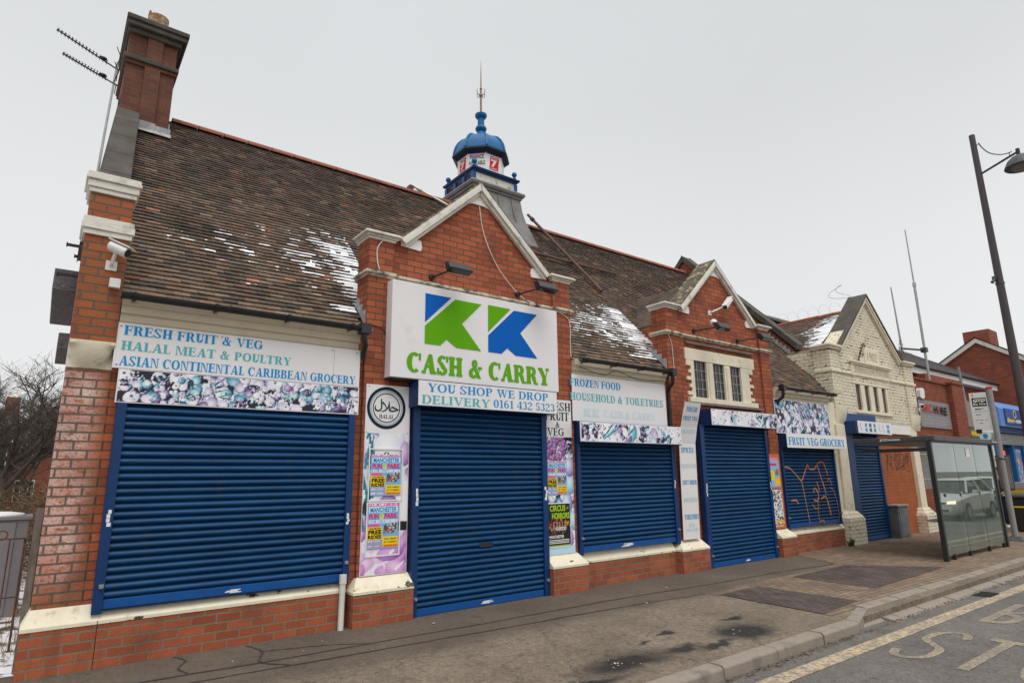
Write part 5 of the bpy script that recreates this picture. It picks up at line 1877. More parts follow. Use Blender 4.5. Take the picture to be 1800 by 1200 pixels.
build('berry_picture', cv.mesh(lambda x, y, d: (6.170 + x, -0.02 - d, 0.545 + y), 0.002), M['print'], vp)


# ------------------------------------------------------------------ posters
def fun_poster(label, x0, x1, z0, z1, y, grp=None):
    W, H = x1 - x0, z1 - z0
    cv = Canvas(W, H, 0.007, (0.47, 0.70, 0.86))
    V = lambda a, b, c, d, col: cv.rect(a * W, (1 - d) * H, c * W, (1 - b) * H, col)
    V(0, 0, 1, 0.055, (0.93, 0.45, 0.66))
    V(0.03, 0.365, 0.97, 0.44, (0.80, 0.90, 0.96))
    V(0.05, 0.075, 0.97, 0.205, (0.86, 0.93, 0.97))
    V(0.02, 0.45, 0.38, 0.52, (0.88, 0.35, 0.62))
    rr = random.Random(9)
    for _ in range(70):
        cv.ellipse(rr.uniform(0.55, 0.93) * W, (1 - rr.uniform(0.47, 0.66)) * H, 0.016, 0.014, rr.choice([(0.95, 0.9, 0.85), (0.15, 0.10, 0.10), (0.75, 0.45, 0.35), (0.3, 0.3, 0.35)]), (0.35, 0.25, 0.22))
    V(0, 0.52, 0.49, 0.79, (0.97, 0.83, 0.08))
    V(0.50, 0.75, 1, 0.91, (0.97, 0.83, 0.08))
    V(0.50, 0.91, 1, 0.985, (0.96, 0.62, 0.10))
    V(0.0, 0.82, 0.46, 0.86, (0.88, 0.30, 0.40))
    V(0.0, 0.92, 0.46, 0.965, (0.80, 0.30, 0.55))
    for k in range(16):
        a = rr.uniform(0, .42)
        V(a, 0.825, a + 0.03, 0.853, (0.95, 0.85, 0.88))
        V(a, 0.925, a + 0.03, 0.96, (0.95, 0.85, 0.90))
        a = rr.uniform(0.03, .92)
        V(a, 0.012, a + 0.03, 0.04, (0.98, 0.92, 0.95))
        V(a, 0.375, a + 0.012, 0.43, (0.40, 0.55, 0.70))
    cv.ellipse(0.45 * W, 0.71 * H, 0.075 * W, 0.075 * H, (0.55, 0.85, 0.55), (0.95, 0.85, 0.30))
    o = build('poster', cv.mesh(lambda a, b, d: (x0 + a, y - d, z0 + b), 0.0), M['print'])
    tag(o, label, 'poster', grp)
    f = front(y)
    X = lambda u: x0 + u * W
    Z = lambda v: z0 + (1 - v) * H
    build('lettering', sans_text(MB(), 'MANCHESTER', X(0.08), X(0.94), Z(0.195), Z(0.085), f, 0.03), T['tcyan'], o)
    mb = sans_text(MB(), 'FUN', X(0.05), X(0.36), Z(0.345), Z(0.225), f, 0.045)
    sans_text(mb, 'PARK', X(0.54), X(0.97), Z(0.345), Z(0.225), f, 0.045)
    build('lettering', mb, T['tpink'], o)
    mb = sans_text(MB(), 'FREE', X(0.04), X(0.46), Z(0.68), Z(0.585), f, 0.04)
    sans_text(mb, 'RIDES', X(0.03), X(0.46), Z(0.78), Z(0.695), f, 0.04)
    sans_text(mb, 'UNLIMITED', X(0.05), X(0.44), Z(0.57), Z(0.535), f, 0.02)
    sans_text(mb, 'THUR 1st MARCH', X(0.54), X(0.96), Z(0.815), Z(0.775), f, 0.01)
    sans_text(mb, 'SAT 17th MARCH', X(0.54), X(0.96), Z(0.885), Z(0.845), f, 0.01)
    build('lettering', mb, T['tblack'], o)
    build('lettering', sans_text(MB(), 'OPEN EVERY DAY', X(0.54), X(0.97), Z(0.97), Z(0.93), f, 0.01), T['tred'], o)
    return o


fun_poster('upper bright blue fun park poster on the panel beneath the round HALAL emblem', 3.292, 3.708, 1.478, 1.985, -0.030, 'fun park posters')
fun_poster('lower bright blue fun park poster left of the first door, nearest the cream sill', 3.272, 3.688, 0.848, 1.385, -0.030, 'fun park posters')
fun_poster('bright blue fun park poster on the berry picture, above the black circus poster', 6.178, 6.572, 1.415, 1.920, -0.030, 'fun park posters')
for x0, x1, z0, z1, lb in ((3.262, 3.735, 1.41, 2.06, 'clear plastic poster holder with white edges round the upper fun park poster'), (3.255, 3.715, 0.755, 1.402, 'clear plastic poster holder with white edges round the lower fun park poster')):
    mb = MB()
    y = -0.027
    t = 0.016
    mb.box(x0, x1, y - 0.006, y, z0, z0 + t).box(x0, x1, y - 0.006, y, z1 - t, z1)
    mb.box(x0, x0 + t, y - 0.006, y, z0 + t, z1 - t).box(x1 - t, x1, y - 0.006, y, z0 + t, z1 - t)
    tag(build('poster_holder', mb, M['white']), lb, 'poster holder')
# circus poster
cv = Canvas(0.45, 0.615, 0.007, (0.045, 0.045, 0.04))
r = random.Random(12)
for _ in range(60):
    cv.ellipse(r.gauss(0.22, 0.11), r.gauss(0.30, 0.07), r.uniform(.01, .03), r.uniform(.01, .05), r.choice([(0.95, 0.65, 0.12), (0.80, 0.30, 0.06), (0.98, 0.85, 0.3), (0.5, 0.15, 0.05)]), (0.25, 0.08, 0.03))
for x in (0.12, 0.18, 0.23, 0.29, 0.34):
    cv.ellipse(x, 0.25, 0.016, 0.075, (0.75, 0.70, 0.68), (0.12, 0.10, 0.10))
    cv.ellipse(x, 0.335, 0.014, 0.016, (0.80, 0.66, 0.55), (0.4, 0.3, 0.25))
cv.rect(0, 0.10, 0.45, 0.165, (0.08, 0.08, 0.08))
cv.rect(0, 0.0, 0.45, 0.02, (0.55, 0.65, 0.12))
cp = tag(build('poster', cv.mesh(lambda a, b, d: (6.165 + a, -0.030 - d, 0.660 + b), 0.0), M['print']), 'black poster with green lettering over orange flames and performers', 'poster')
f = front(-0.030)
mb = sans_text(MB(), 'CIRCUS', 6.205, 6.52, 1.165, 1.255, f, 0.035)
sans_text(mb, 'HORRORS', 6.245, 6.60, 1.055, 1.145, f, 0.04)
sans_text(mb, 'OF', 6.54, 6.585, 1.19, 1.225, f, 0.02)
build('lettering', mb, T['tgreen'], cp)
mb = sans_text(MB(), 'MANCHESTER', 6.175, 6.48, 0.775, 0.818, f, 0.03)
sans_text(mb, 'VOODOO', 6.30, 6.53, 0.885, 0.935, f, 0.03)
for k in range(3):
    mb.box(6.18, 6.58, -0.0335, -0.032, 0.70 + k * 0.022, 0.71 + k * 0.022)
build('lettering', mb, T['twhite'], cp)
mb = MB()
mb.box(6.152, 6.622, -0.028, -0.024, 0.642, 1.292)
build('backing_board', mb, M['white'], cp)
# orange board between the second door and third bay
ob = board('poster_board', 'narrow orange board carrying small posters right of the second door', 12.335, 12.788, 0.555, 2.09, -0.03, mat=M['orange'], cat='poster board')
cv = Canvas(0.385, 0.62, 0.009, (0.62, 0.74, 0.86))
cv.rect(0, 0.56, .4, .62, (0.90, 0.55, 0.70))
cv.rect(0, 0.44, .3, .50, (0.90, 0.20, 0.50))
cv.rect(0, 0.14, .19, .34, (0.95, 0.85, 0.10))
cv.rect(.2, 0.04, .385, .17, (0.97, 0.80, 0.10))
for _ in range(30):
    cv.ellipse(r.uniform(.22, .36), r.uniform(.24, .36), .015, .018, (0.2, 0.2, 0.2), (0.75, 0.7, 0.65))
build('small_poster', cv.mesh(lambda a, b, d: (12.345 + a, -0.034 - d, 1.40 + b), 0.0), M['print'], ob)
cv = Canvas(0.36, 0.70, 0.009, (0.93, 0.92, 0.92))
for _ in range(120):
    y_ = r.uniform(0.0, 0.68)
    cv.ellipse(r.uniform(.02, .34), y_, r.uniform(.01, .035), r.uniform(.008, .03), r.choice([(0.15, 0.15, 0.15), (0.5, 0.5, 0.52), (0.95, 0.95, 0.95), (0.85, 0.45, 0.12) if 0.30 < y_ < 0.42 else (0.3, 0.3, 0.3)]), (0.4, 0.4, 0.42))
cv.rect(0.02, 0.03, .34, .08, (0.95, 0.75, 0.15))
build('small_poster', cv.mesh(lambda a, b, d: (12.375 + a, -0.034 - d, 0.645 + b), 0.0), M['print'], ob)
fo = front(-0.03)
mb = sans_text(MB(), 'MONSTER', 12.37, 12.76, 1.315, 1.365, fo, 0.03)
sans_text(mb, 'TRANSFORMERS', 12.345, 12.775, 0.635, 0.685, fo, 0.03, d=0.006) if False else None
build('lettering', mb, T['tpurple'], ob)
build('lettering', sans_text(MB(), 'open here', 12.36, 12.70, 0.585, 0.63, fo, 0.02), T['twhite'], ob)


# ------------------------------------------------------------------ floodlights, cameras, boxes and wires on the front
def floodlight(xw, zw, xh, yh, label):
    t = thing('floodlight', label, 'floodlight', (xw, 0.05, zw), 'black floodlights over the shop gables')
    mb = MB().tube([(xw, 0.05, zw), (xw, 0.01, zw)], 0.045, 12)
    mb.tube([(xw, 0.03, zw), (xw + (xh - xw) * 0.5, yh * 0.55, zw + 0.01), (xh, yh, zw + 0.02)], 0.014, 8)
    build('bracket_arm', mb, M['black'], t)
    mb = MB()
    b = [(xh - 0.17, yh + 0.08, zw + 0.10), (xh + 0.17, yh + 0.08, zw + 0.10), (xh + 0.17, yh - 0.05, zw + 0.085), (xh - 0.17, yh - 0.05, zw + 0.085)]
    tt = [(xh - 0.19, yh - 0.02, zw - 0.07), (xh + 0.19, yh - 0.02, zw - 0.07), (xh + 0.19, yh - 0.13, zw - 0.03), (xh - 0.19, yh - 0.13, zw - 0.03)]
    mb.hexa(tt, b)
    build('lamp_head', mb, M['black'], t, bevel=0.012)
    build('lamp_glass', MB().hexa([(xh - 0.17, yh - 0.028, zw - 0.075), (xh + 0.17, yh - 0.028, zw - 0.075), (xh + 0.17, yh - 0.12, zw - 0.042), (xh - 0.17, yh - 0.12, zw - 0.042)], [(xh - 0.17, yh - 0.026, zw - 0.066), (xh + 0.17, yh - 0.026, zw - 0.066), (xh + 0.17, yh - 0.118, zw - 0.034), (xh - 0.17, yh - 0.118, zw - 0.034)]), M['glass'], t)
    mb = MB().tube([(xw + 0.12, 0.03, zw - 0.02), (xw + 0.15, -0.05, zw - 0.12), (xw + 0.14, -0.10, zw - 0.26)], 0.005, 6)
    build('cable', mb, M['black'], t)
    return t


floodlight(4.15, 4.49, 4.27, -0.46, 'black floodlight above the green half of the big logo sign')
floodlight(5.70, 4.50, 5.85, -0.46, 'black floodlight above the right-hand blue half of the big logo sign')
fl3 = floodlight(10.20, 4.51, 10.40, -0.45, 'black floodlight with a white lamp behind it, left over the mullioned window')
mb = MB()
mb.ball((10.36, -0.33, 4.63), 0.075)
build('lamp_bulb', mb, M['white'], fl3, smooth=True)
floodlight(11.72, 4.49, 11.92, -0.45, 'black floodlight beside the right pier of the windowed gable')


def cctv(base, head0, head1, label, plate='round'):
    """bullet camera: wall plate at base, housing from head0 (rear) to head1 (lens)"""
    t = thing('security_camera', label, 'camera', base, 'white security cameras')
    B, A, E_ = Vector(base), Vector(head0), Vector(head1)
    d = (E_ - A).normalized()
    mid = A + (E_ - A) * 0.35
    mb = MB()
    mb.box(B.x - 0.05, B.x + 0.05, B.y - 0.014, B.y, B.z - 0.05, B.z + 0.05)
    mb.tube([B, B + Vector((0, -0.07, 0.01)), mid - Vector((0, 0, 0.05))], 0.018, 8)
    build('wall_bracket', mb, M['white'], t, smooth=True)
    build('housing', MB().tube([A, A + d * 0.01, E_ - d * 0.01, E_], [0.042, 0.055, 0.055, 0.05], 14), M['white'], t, smooth=True)
    up = Vector((0, 0, 1))
    sd_ = d.cross(up).normalized()
    n_ = sd_.cross(d)
    q = []
    for s, e in ((-1, -0.02), (1, -0.02), (1, 0.025), (-1, 0.025)):
        p = (A if e < 0 else E_) + d * e + sd_ * 0.056 * s + n_ * 0.052
        q.append(p)
    build('sun_shield', MB().hexa(q, [p + n_ * 0.012 for p in q]), M['white'], t, bevel=0.004)
    build('lens', MB().tube([E_ - d * 0.004, E_ + d * 0.006], 0.042, 14), M['black'], t)
    return t


c1 = cctv((0.335, -0.05, 3.86), (0.30, -0.14, 4.05), (0.45, -0.24, 3.965), 'white bullet security camera on the left end pier')
f = lambda x, z, d: (x, -0.245 - d, z)
mb = MB()
cctv((10.80, 0.05, 4.98), (11.34, -0.13, 5.32), (10.99, -0.21, 5.07), 'white security camera high on the windowed brick gable')
cctv((21.0, 0.0, 3.50), (20.92, -0.10, 3.60), (20.66, -0.22, 3.56), 'small white security camera on the right edge of the cream station front')
mb = MB().box(0.335, 0.432, -0.115, -0.05, 3.622, 3.722)
tag(build('junction_box', mb, M['white'], bevel=0.008), 'small white junction box below the camera on the end pier', 'box')


def cable(label, pts, r, mat, n=6):
    return tag(build('cable', MB().tube(curve_pts(pts, 5), r, n), mat, smooth=True), label, 'cable')


cable('white cable sagging from the apex of the first gable to its right pier', [(4.965, 0.02, 5.80), (5.05, 0.02, 5.35), (5.32, 0.02, 4.86), (5.75, 0.02, 4.48), (6.0, -0.02, 4.40)], 0.007, M['dirtywhite'])
cable('white cable down the right pier beside the logo sign', [(6.36, -0.01, 4.36), (6.66, -0.012, 4.28), (6.76, -0.012, 4.15), (6.755, -0.012, 3.75), (6.76, -0.02, 3.60)], 0.007, M['dirtywhite'])
cable('white cable stub hanging from the cornice of the first gable', [(3.36, -0.01, 4.86), (3.28, -0.012, 4.72), (3.29, -0.012, 4.52), (3.32, -0.015, 4.43)], 0.008, M['dirtywhite'])
cable('white cable running down the left pier of the windowed gable', [(9.29, -0.02, 4.34), (9.40, -0.012, 4.15), (9.42, -0.012, 3.85), (9.42, -0.012, 3.58)], 0.007, M['dirtywhite'])
cable('thin black cable looped along the cornice of the second bay', [(6.85, -0.10, 3.44), (7.4, -0.12, 3.34), (7.7, -0.12, 3.44), (8.3, -0.12, 3.33), (8.9, -0.12, 3.36)], 0.006, M['black'])
cable('thin black cable across the left pier of the first gable', [(3.10, -0.02, 3.66), (3.26, -0.012, 3.65), (3.42, -0.012, 3.60), (3.45, -0.012, 3.40)], 0.006, M['black'])
mb = MB().tube([(2.965, -0.085, -0.02), (2.968, -0.085, 0.52), (2.97, -0.085, 0.60)], 0.034, 10)
mb.tube([(2.97, -0.085, 0.50), (2.97, -0.085, 0.60)], 0.042, 10)
tag(build('waste_pipe', mb, M['dirtywhite'], smooth=True), 'short cream drain pipe standing against the plinth by the first pier', 'pipe')

# ------------------------------------------------------------------ scaffold tubes left lying on the roof
def pole(label, a, b, r, mat):
    mb = MB().tube([a, b], r, 8)
    a, b = Vector(a), Vector(b)
    d = (b - a).normalized()
    q = a + d * 0.25
    mb.tube([q - d * 0.05, q + d * 0.05], r * 1.5, 8)
    return tag(build('scaffold_pole', mb, mat, smooth=True), label, 'scaffold pole', 'scaffold poles lying on the roof')


pole('rusty scaffold pole running down the roof right of the cupola', (9.50, 4.42, 8.44), (9.66, 2.02, 5.76), 0.038, M['rustpole'])
pole('rusty scaffold pole lying level across the roof right of the cupola', (7.2, 2.9, 6.68), (11.15, 2.93, 6.70), 0.036, M['rustpole'])
pole('pale scaffold pole leaning over the ridge left of the cupola', (6.15, 4.66, 8.42), (6.98, 4.05, 7.80), 0.03, M['galv'])
tag(build('scaffold_clamp', MB().box(6.10, 6.20, 4.58, 4.74, 8.28, 8.38), M['rustpole']), 'dark scaffold clamp on the ridge left of the cupola', 'clamp')
# ------------------------------------------------------------------ cream painted station front
st = thing('station_building', 'narrow cream painted brick building with steep gable, carved panel and four slit windows', 'building', (18.3, 1.5, 0))
SX0, SX1, SXM = 15.74, 20.93, 18.27
mb = MB()
wx0, wx1, wz0, wz1 = 17.04, 19.02, 3.29, 3.98
mb.box(16.1, wx0, 0.05, 0.4, 3.0, 4.9)
mb.box(wx1, 20.4, 0.05, 0.4, 3.0, 4.9)
mb.box(wx0, wx1, 0.05, 0.4, 3.0, wz0)
mb.box(wx0, wx1, 0.05, 0.4, wz1, 4.9)
mb.prism([(16.15, 4.9), (20.15, 4.9), (SXM, 6.50)], 0.05, 0.4)
mb.box(SX0, 16.22, 0.0, 0.42, 3.70, 4.80)                               # upper piers
mb.box(20.30, SX1, 0.0, 0.42, 2.95, 4.84)
mb.prism([(16.10, 2.95), (16.22, 2.95), (16.22, 3.699), (SX0, 3.699), (SX0, 3.29), (15.98, 3.0)], 0.01, 0.42)
mb.prism([(0.42, 3.62), (3.4, 3.62), (3.4, 4.8), (0.42, 4.8)], 15.80, 16.10, 'x')
fw = build('front_wall', mb, M['creambrick'], st)
build('pilaster', MB().box(15.26, 16.06, 0.04, 0.35, 0.55, 3.40), M['creamstone'], st, bevel=0.015)
build('pilaster', MB().box(15.62, 16.05, -0.02, 0.039, 0.72, 2.86), M['creamstone'], st, bevel=0.015)
build('pilaster', MB().box(20.22, 20.62, 0.02, 0.35, 0.55, 2.94), M['creamstone'], st, bevel=0.015)
for a, b, z in ((15.42, 16.20, 0.60), (19.98, 20.72, 0.48)):
    mb = MB()
    mb.box(a, b, -0.16, 0.35, -0.05, z)
    mb.hexa([(a, -0.16, z + 0.001), (b, -0.16, z + 0.001), (b, 0.35, z + 0.001), (a, 0.35, z + 0.001)], [(a + 0.16, 0.0, z + 0.20), (b - 0.08, 0.0, z + 0.20), (b - 0.08, 0.35, z + 0.20), (a + 0.16, 0.35, z + 0.20)])
    build('pilaster_base', mb, M['creambrick'], st, bevel=0.02)
for a, b in ((15.74, 16.24), (20.30, 20.93)):                           # rounded corbels
    mb = MB()
    n = 10
    rows = []
    for k in range(9):
        t = k / 8
        z = 2.86 + 0.44 * t
        pr = 0.02 + 0.13 * math.sin(t * math.pi / 2)
        rows.append([(a + (b - a) * i / n + 0.0, 0.03 - pr * (math.sin(math.pi * i / n) ** 0.6), z) for i in range(n + 1)])
    vs = [p for r_ in rows for p in r_]
    mb.add(vs, [(q * (n + 1) + i, q * (n + 1) + i + 1, (q + 1) * (n + 1) + i + 1, (q + 1) * (n + 1) + i) for q in range(8) for i in range(n)])
    build('corbel', mb, M['creamstone'], st, smooth='all')
for a, b in ((SX0, 16.22), (20.30, SX1)):
    build('pier_cornice', MB().box(a - 0.05, b + 0.05, -0.05, 0.45, 4.80, 4.861).box(a - 0.09, b + 0.09, -0.09, 0.47, 4.86, 4.92), M['creamstone'], st, bevel=0.012)
for a, b, y0_, y1_, z0_, z1_ in ((SX0 - 0.03, 16.25, -0.035, 0.44, 4.20, 4.28), (20.27, SX1 + 0.03, -0.035, 0.44, 4.20, 4.28), (16.26, 17.0, 0.01, 0.2, 4.22, 4.27), (19.3, 20.26, 0.01, 0.2, 4.22, 4.27)):
    build('string_course', MB().box(a, b, y0_, y1_, z0_, z1_), M['creamstone'], st, bevel=0.012)
# raking verge: white moulding on the front edge, dark slabs over it
for sgn, xa in ((1, 16.32), (-1, 20.10)):
    zb = 6.60
    za = 4.90
    dx, dz = SXM - xa, zb - za
    L = math.hypot(dx, dz)
    tx, tz = dx / L, dz / L
    nx, nz = -tz * sgn, tx * sgn
    for nm, mt_, t0, t1, y0, y1 in (('verge_moulding', M['creamstone'], -0.13, -0.07, -0.02, 0.2), ('verge_moulding', M['creamstone'], -0.068, -0.002, -0.05, 0.2), ('raking_coping', M['soot'], 0.0, 0.05, -0.075, 0.44)):
        Q = []
        for s, e in ((0, t0), (0, t1), (1, t1), (1, t0)):
            px, pz = xa + dx * s + nx * e, za + dz * s + nz * e
            if s == 1:
                k = e * nx / tx
                px, pz = px - tx * k, pz - tz * k
            Q.append((px, pz))
        build(nm, MB().prism(Q, y0, y1), mt_, st)
# slit windows with mullions
mb = MB()
mb.box(16.9, 19.16, 0.03, 0.2, 3.99, 4.06)
mb.box(16.95, 19.12, 0.0, 0.2, 3.20, 3.285)
xs4 = [(17.07, 17.36), (17.60, 17.88), (18.13, 18.40), (18.66, 18.92)]
ed = [17.04] + [q for p in xs4 for q in p] + [19.02]
for i in range(0, len(ed), 2):
    mb.box(ed[i], ed[i + 1], 0.035, 0.2, 3.291, 3.979)
sw = build('window', mb, M['creamstone'], st, bevel=0.012)
for a, b in xs4:
    build('pane', MB().box(a, b, 0.085, 0.095, 3.291, 3.979), plain('dirty_dark_pane', (0.05, 0.028, 0.022), 0.35, 0.5, scale=14, dirt=(0.01, 0.01, 0.01), dirt_lo=0.45, dirt_hi=0.6, dirt_scale=9), sw)
    build('pane_bar', MB().box(a + 0.13, a + 0.15, 0.072, 0.084, 3.291, 3.979), M['timber'], sw)
# carved panel and date stone
mb = MB()
mb.box(16.93, 19.24, 0.02, 0.2, 4.22, 4.505)
mb.box(16.90, 19.30, -0.02, 0.2, 4.507, 4.555)
mb.box(16.86, 19.34, -0.05, 0.2, 4.556, 4.61)
mb.box(17.85, 18.72, 0.015, 0.2, 4.63, 5.05)
mb.box(16.90, 17.02, 0.0, 0.2, 4.20, 4.70)
cp_ = build('carved_panel', mb, M['creamstone'], st, bevel=0.01)
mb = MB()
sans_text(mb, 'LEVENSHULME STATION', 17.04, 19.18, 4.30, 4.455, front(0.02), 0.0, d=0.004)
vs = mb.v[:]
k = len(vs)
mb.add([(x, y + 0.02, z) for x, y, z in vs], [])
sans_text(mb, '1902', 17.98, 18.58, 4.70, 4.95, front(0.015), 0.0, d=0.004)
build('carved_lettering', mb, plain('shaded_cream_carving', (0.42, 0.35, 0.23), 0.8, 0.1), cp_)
# doorway shutter, boxes and boarded part
sh4 = shutter(st, 16.37, 17.76, 0.03, 2.62, 0.02, box=(16.06, 18.0, 2.63, 2.945, -0.28), rail=(0.32, 0.10), lock=False)
build('fascia_board', MB().box(16.10, 17.86, -0.02, 0.06, 2.95, 3.16), M['bluefascia'], st)
b5 = board('shop_sign', 'small white board with worn blue symbols over the station doorway shutter', 16.13, 18.06, 2.64, 2.945, -0.30)
mb, mb2 = MB(), MB()
f5 = front(-0.30)
for k, (a, wd) in enumerate(((16.52, .12), (16.75, .14), (17.0, .13), (17.78, .16))):
    tgt = mb if k != 1 else mb2
    for z0_, z1_ in ((2.80, 2.90), (2.68, 2.78)):
        for q in range(3):
            tgt.add([f5(a + wd * q / 3, z0_ + 0.02 * (q % 2), 0.002), f5(a + wd * (q + 0.75) / 3, z0_, 0.002), f5(a + wd * (q + 0.75) / 3, z1_, 0.002), f5(a + wd * q / 3, z1_ - 0.015 * (q % 2), 0.002)], [(0, 1, 2, 3)])
for a in (16.30, 17.35, 17.58):
    stroke(mb2, curve_pts([(a, 2.90), (a - 0.05, 2.80), (a + 0.03, 2.70)], 4), 0.012, f5, 0.002)
build('worn_symbols', mb, T['tblue'], b5)
build('worn_symbols', mb2, T['tnavy'], b5)
build('boarded_wall', MB().box(18.0, 20.25, 0.12, 0.35, 0, 2.72), M['orangebrick'], st)
build('lintel', MB().box(18.08, 20.30, 0.04, 0.35, 2.722, 2.985), M['whitestone'], st)
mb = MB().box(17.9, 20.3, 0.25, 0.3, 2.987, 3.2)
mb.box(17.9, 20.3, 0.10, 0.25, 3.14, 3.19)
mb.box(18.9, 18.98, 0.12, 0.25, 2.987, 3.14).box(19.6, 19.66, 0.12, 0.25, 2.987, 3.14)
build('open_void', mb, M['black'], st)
mb = MB()
fo = front(0.12)
for cx_ in (18.65, 18.82, 19.15, 19.32, 19.55, 19.72, 19.95):
    for _ in range(3):
        P = [(cx_ + RND.uniform(-.14, .14), 1.98 + RND.uniform(-.25, .25)) for _ in range(4)]
        stroke(mb, curve_pts(P, 6), 0.02, fo, 0.002 + RND.uniform(0, 0.002))
stroke(mb, curve_pts([(19.1, 1.72), (19.5, 1.82), (19.9, 1.68), (20.1, 1.80)], 6), 0.02, fo, 0.003)
bw = [o for o in st.children if o.name.startswith('boarded_wall')][0]
build('graffiti', mb, plain('black_spray_paint', (0.06, 0.03, 0.03), 0.8, 0.3), bw)
# steep tiled roof behind the gable, its ridge running back
mb = MB()
n = 17
for i in range(n):
    a, b = i / n, (i + 1) / n
    y = 0.42
    while y < 4.6:
        L = 0.165
        p0 = (16.02 + (SXM - 16.02) * a - 0.012, 4.84 + 1.42 * a + 0.022)
        p1 = (16.02 + (SXM - 16.02) * b, 4.84 + 1.42 * b + 0.004)
        c = tile_colour(i, 0, y, 2.0)
        mb.add([(p0[0], y, p0[1]), (p0[0], y + L - 0.003, p0[1]), (p1[0], y + L - 0.003, p1[1]), (p1[0], y, p1[1]), (p0[0], y, p0[1] - 0.018), (p0[0], y + L - 0.003, p0[1] - 0.018)], [(0, 1, 2, 3), (0, 4, 5, 1)], c)
        y += L
mb.add([(20.5, 0.42, 4.84), (20.5, 9, 4.84), (SXM, 9, 6.24), (SXM, 0.42, 6.24)], [(0, 1, 2, 3)], (0.12, 0.085, 0.07))
strf = build('roof', mb, M['tile'], st)
mb = MB()
y = 0.46
while y < 4.6:
    mb.tube([(SXM, y, 6.24 + RND.uniform(-.012, .012)), (SXM, y + 0.42, 6.24 + RND.uniform(-.012, .012))], 0.085, 9)
    y += 0.45
build('ridge_tiles', mb, M['terra'], strf)
build('parapet_gutter', MB().box(15.98, 16.14, 0.42, 4.5, 4.72, 4.83), M['soot'], st)
build('back_wall', MB().box(16.2, 20.6, 4.6, 9.0, 0, 4.8), M['hirebrick'], st)
# barbed wire coils on the ridge
mb = MB()
pts = []
for k in range(150):
    t = k / 150
    a = t * 2 * math.pi * 8
    pts.append((SXM - 0.1 + 0.18 * math.cos(a), 0.7 + 2.6 * t, 6.42 + 0.18 * math.sin(a)))
mb.tube(pts, 0.0017, 4)
for cx_, cz_, R_ in ((17.9, 6.78, 0.30),):
    mb.tube([(cx_ + R_ * 1.2 * math.cos(a), 0.5 + 0.2 * math.sin(a * 2), cz_ + R_ * 0.6 * math.sin(a)) for a in [k * 0.31 for k in range(21)]], 0.005, 4)
tag(build('barbed_wire', mb, M['rust']), 'loose coils of barbed wire along the ridge behind the cream gable', 'wire')


def weed(name, label, base, h, n, leafy, seed, mat=None, spread=0.5):
    r = random.Random(seed)
    t = thing(name, label, 'plant', base)
    mb, lf = MB(), MB()
    B = Vector(base)
    for k in range(n):
        a = r.uniform(0, 6.28)
        L = h * r.uniform(0.55, 1.0)
        d = Vector((math.cos(a) * spread * r.uniform(.2, 1), -abs(math.sin(a)) * 0.5 * r.uniform(0, 1), 1)).normalized()
        pts = [B + d * L * q / 4 + Vector((r.uniform(-.02, .02), r.uniform(-.02, .02), -0.04 * L * (q / 4) ** 2)) for q in range(5)]
        mb.tube(pts, [0.010, 0.008, 0.006, 0.005, 0.003], 5)
        for _ in range(leafy):
            p = pts[0].lerp(pts[-1], r.uniform(0.3, 1.05))
            v1 = Vector((r.uniform(-1, 1), r.uniform(-1, 0.2), r.uniform(-.6, .6))).normalized() * r.uniform(.03, .07)
            v2 = v1.cross(Vector((r.uniform(-1, 1), r.uniform(-1, 1), r.uniform(-1, 1)))).normalized() * 0.022
            p = p + Vector((r.uniform(-.05, .05), r.uniform(-.05, .0), r.uniform(-.04, .04)))
            lf.add([p, p + v1 * 0.5 + v2, p + v1, p + v1 * 0.5 - v2], [(0, 1, 2, 3)])
    build('stem', mb, M['bark'], t)
    if lf.v:
        build('leaf', lf, mat or M['green'], t)
    return t


weed('weed', 'dead weed growing from the carved ledge on the cream gable', (17.35, 0.0, 4.60), 0.72, 4, 12, 3, plain('dead_grey_leaf', (0.13, 0.11, 0.065), 0.9, 0.4), 0.35)
weed('weed', 'leafless sprig sprouting right of the cream gable roof', (20.6, 0.2, 4.85), 0.9, 9, 3, 5, M['bark'], 1.2)
weed('weed', 'green weed at the foot of the left cream pilaster', (15.30, -0.12, 0.0), 0.18, 9, 10, 8, M['green'], 1.2)
mb = MB().box(17.90, 18.52, -0.24, 0.04, 0.0, 0.80)
bx = build('utility_box', mb, M['concretebin'], bevel=0.01)
tag(bx, 'dented grey metal cabinet on the pavement beside the station shutter', 'cabinet')
build('box_lid', MB().box(17.87, 18.55, -0.27, 0.05, 0.802, 0.835), M['galv'], bx)
build('box_door', MB().box(17.96, 18.46, -0.252, -0.241, 0.06, 0.74), M['concretebin'], bx, bevel=0.004)

# ------------------------------------------------------------------ brick hire shop with parapet
hs_ = thing('hire_shop', 'low brown brick shop with flat parapet, barred window and grey hire sign', 'building', (23.2, 1.0, 0))
mb = MB()
mb.box(20.95, 21.1, 0.3, 0.6, 0, 4.55)
mb.box(21.1, 22.6, 0.3, 0.6, 2.55, 4.55)
mb.box(21.1, 22.6, 0.3, 0.6, 0, 1.15)
mb.box(22.6, 24.46, 0.3, 0.6, 0, 4.55)
mb.box(24.46, 25.52, 0.12, 0.6, 0, 4.58)
build('front_wall', mb, M['hirebrick'], hs_)
mb = MB().box(20.95, 24.45, 0.25, 0.64, 4.552, 4.62)
mb.box(24.42, 25.56, 0.08, 0.64, 4.582, 4.66)
build('parapet_coping', mb, M['hirebrick'], hs_, bevel=0.01)
build('roof', MB().box(20.95, 25.5, 0.62, 3.5, 4.2, 4.3), M['slate'], hs_)
wn = build('window', MB().box(21.1, 22.6, 0.52, 0.53, 1.15, 2.55), plain('pale_net_curtain', (0.34, 0.31, 0.26), 0.9, 0.25, scale=9, stretch=(9, 9, 0.6)), hs_)
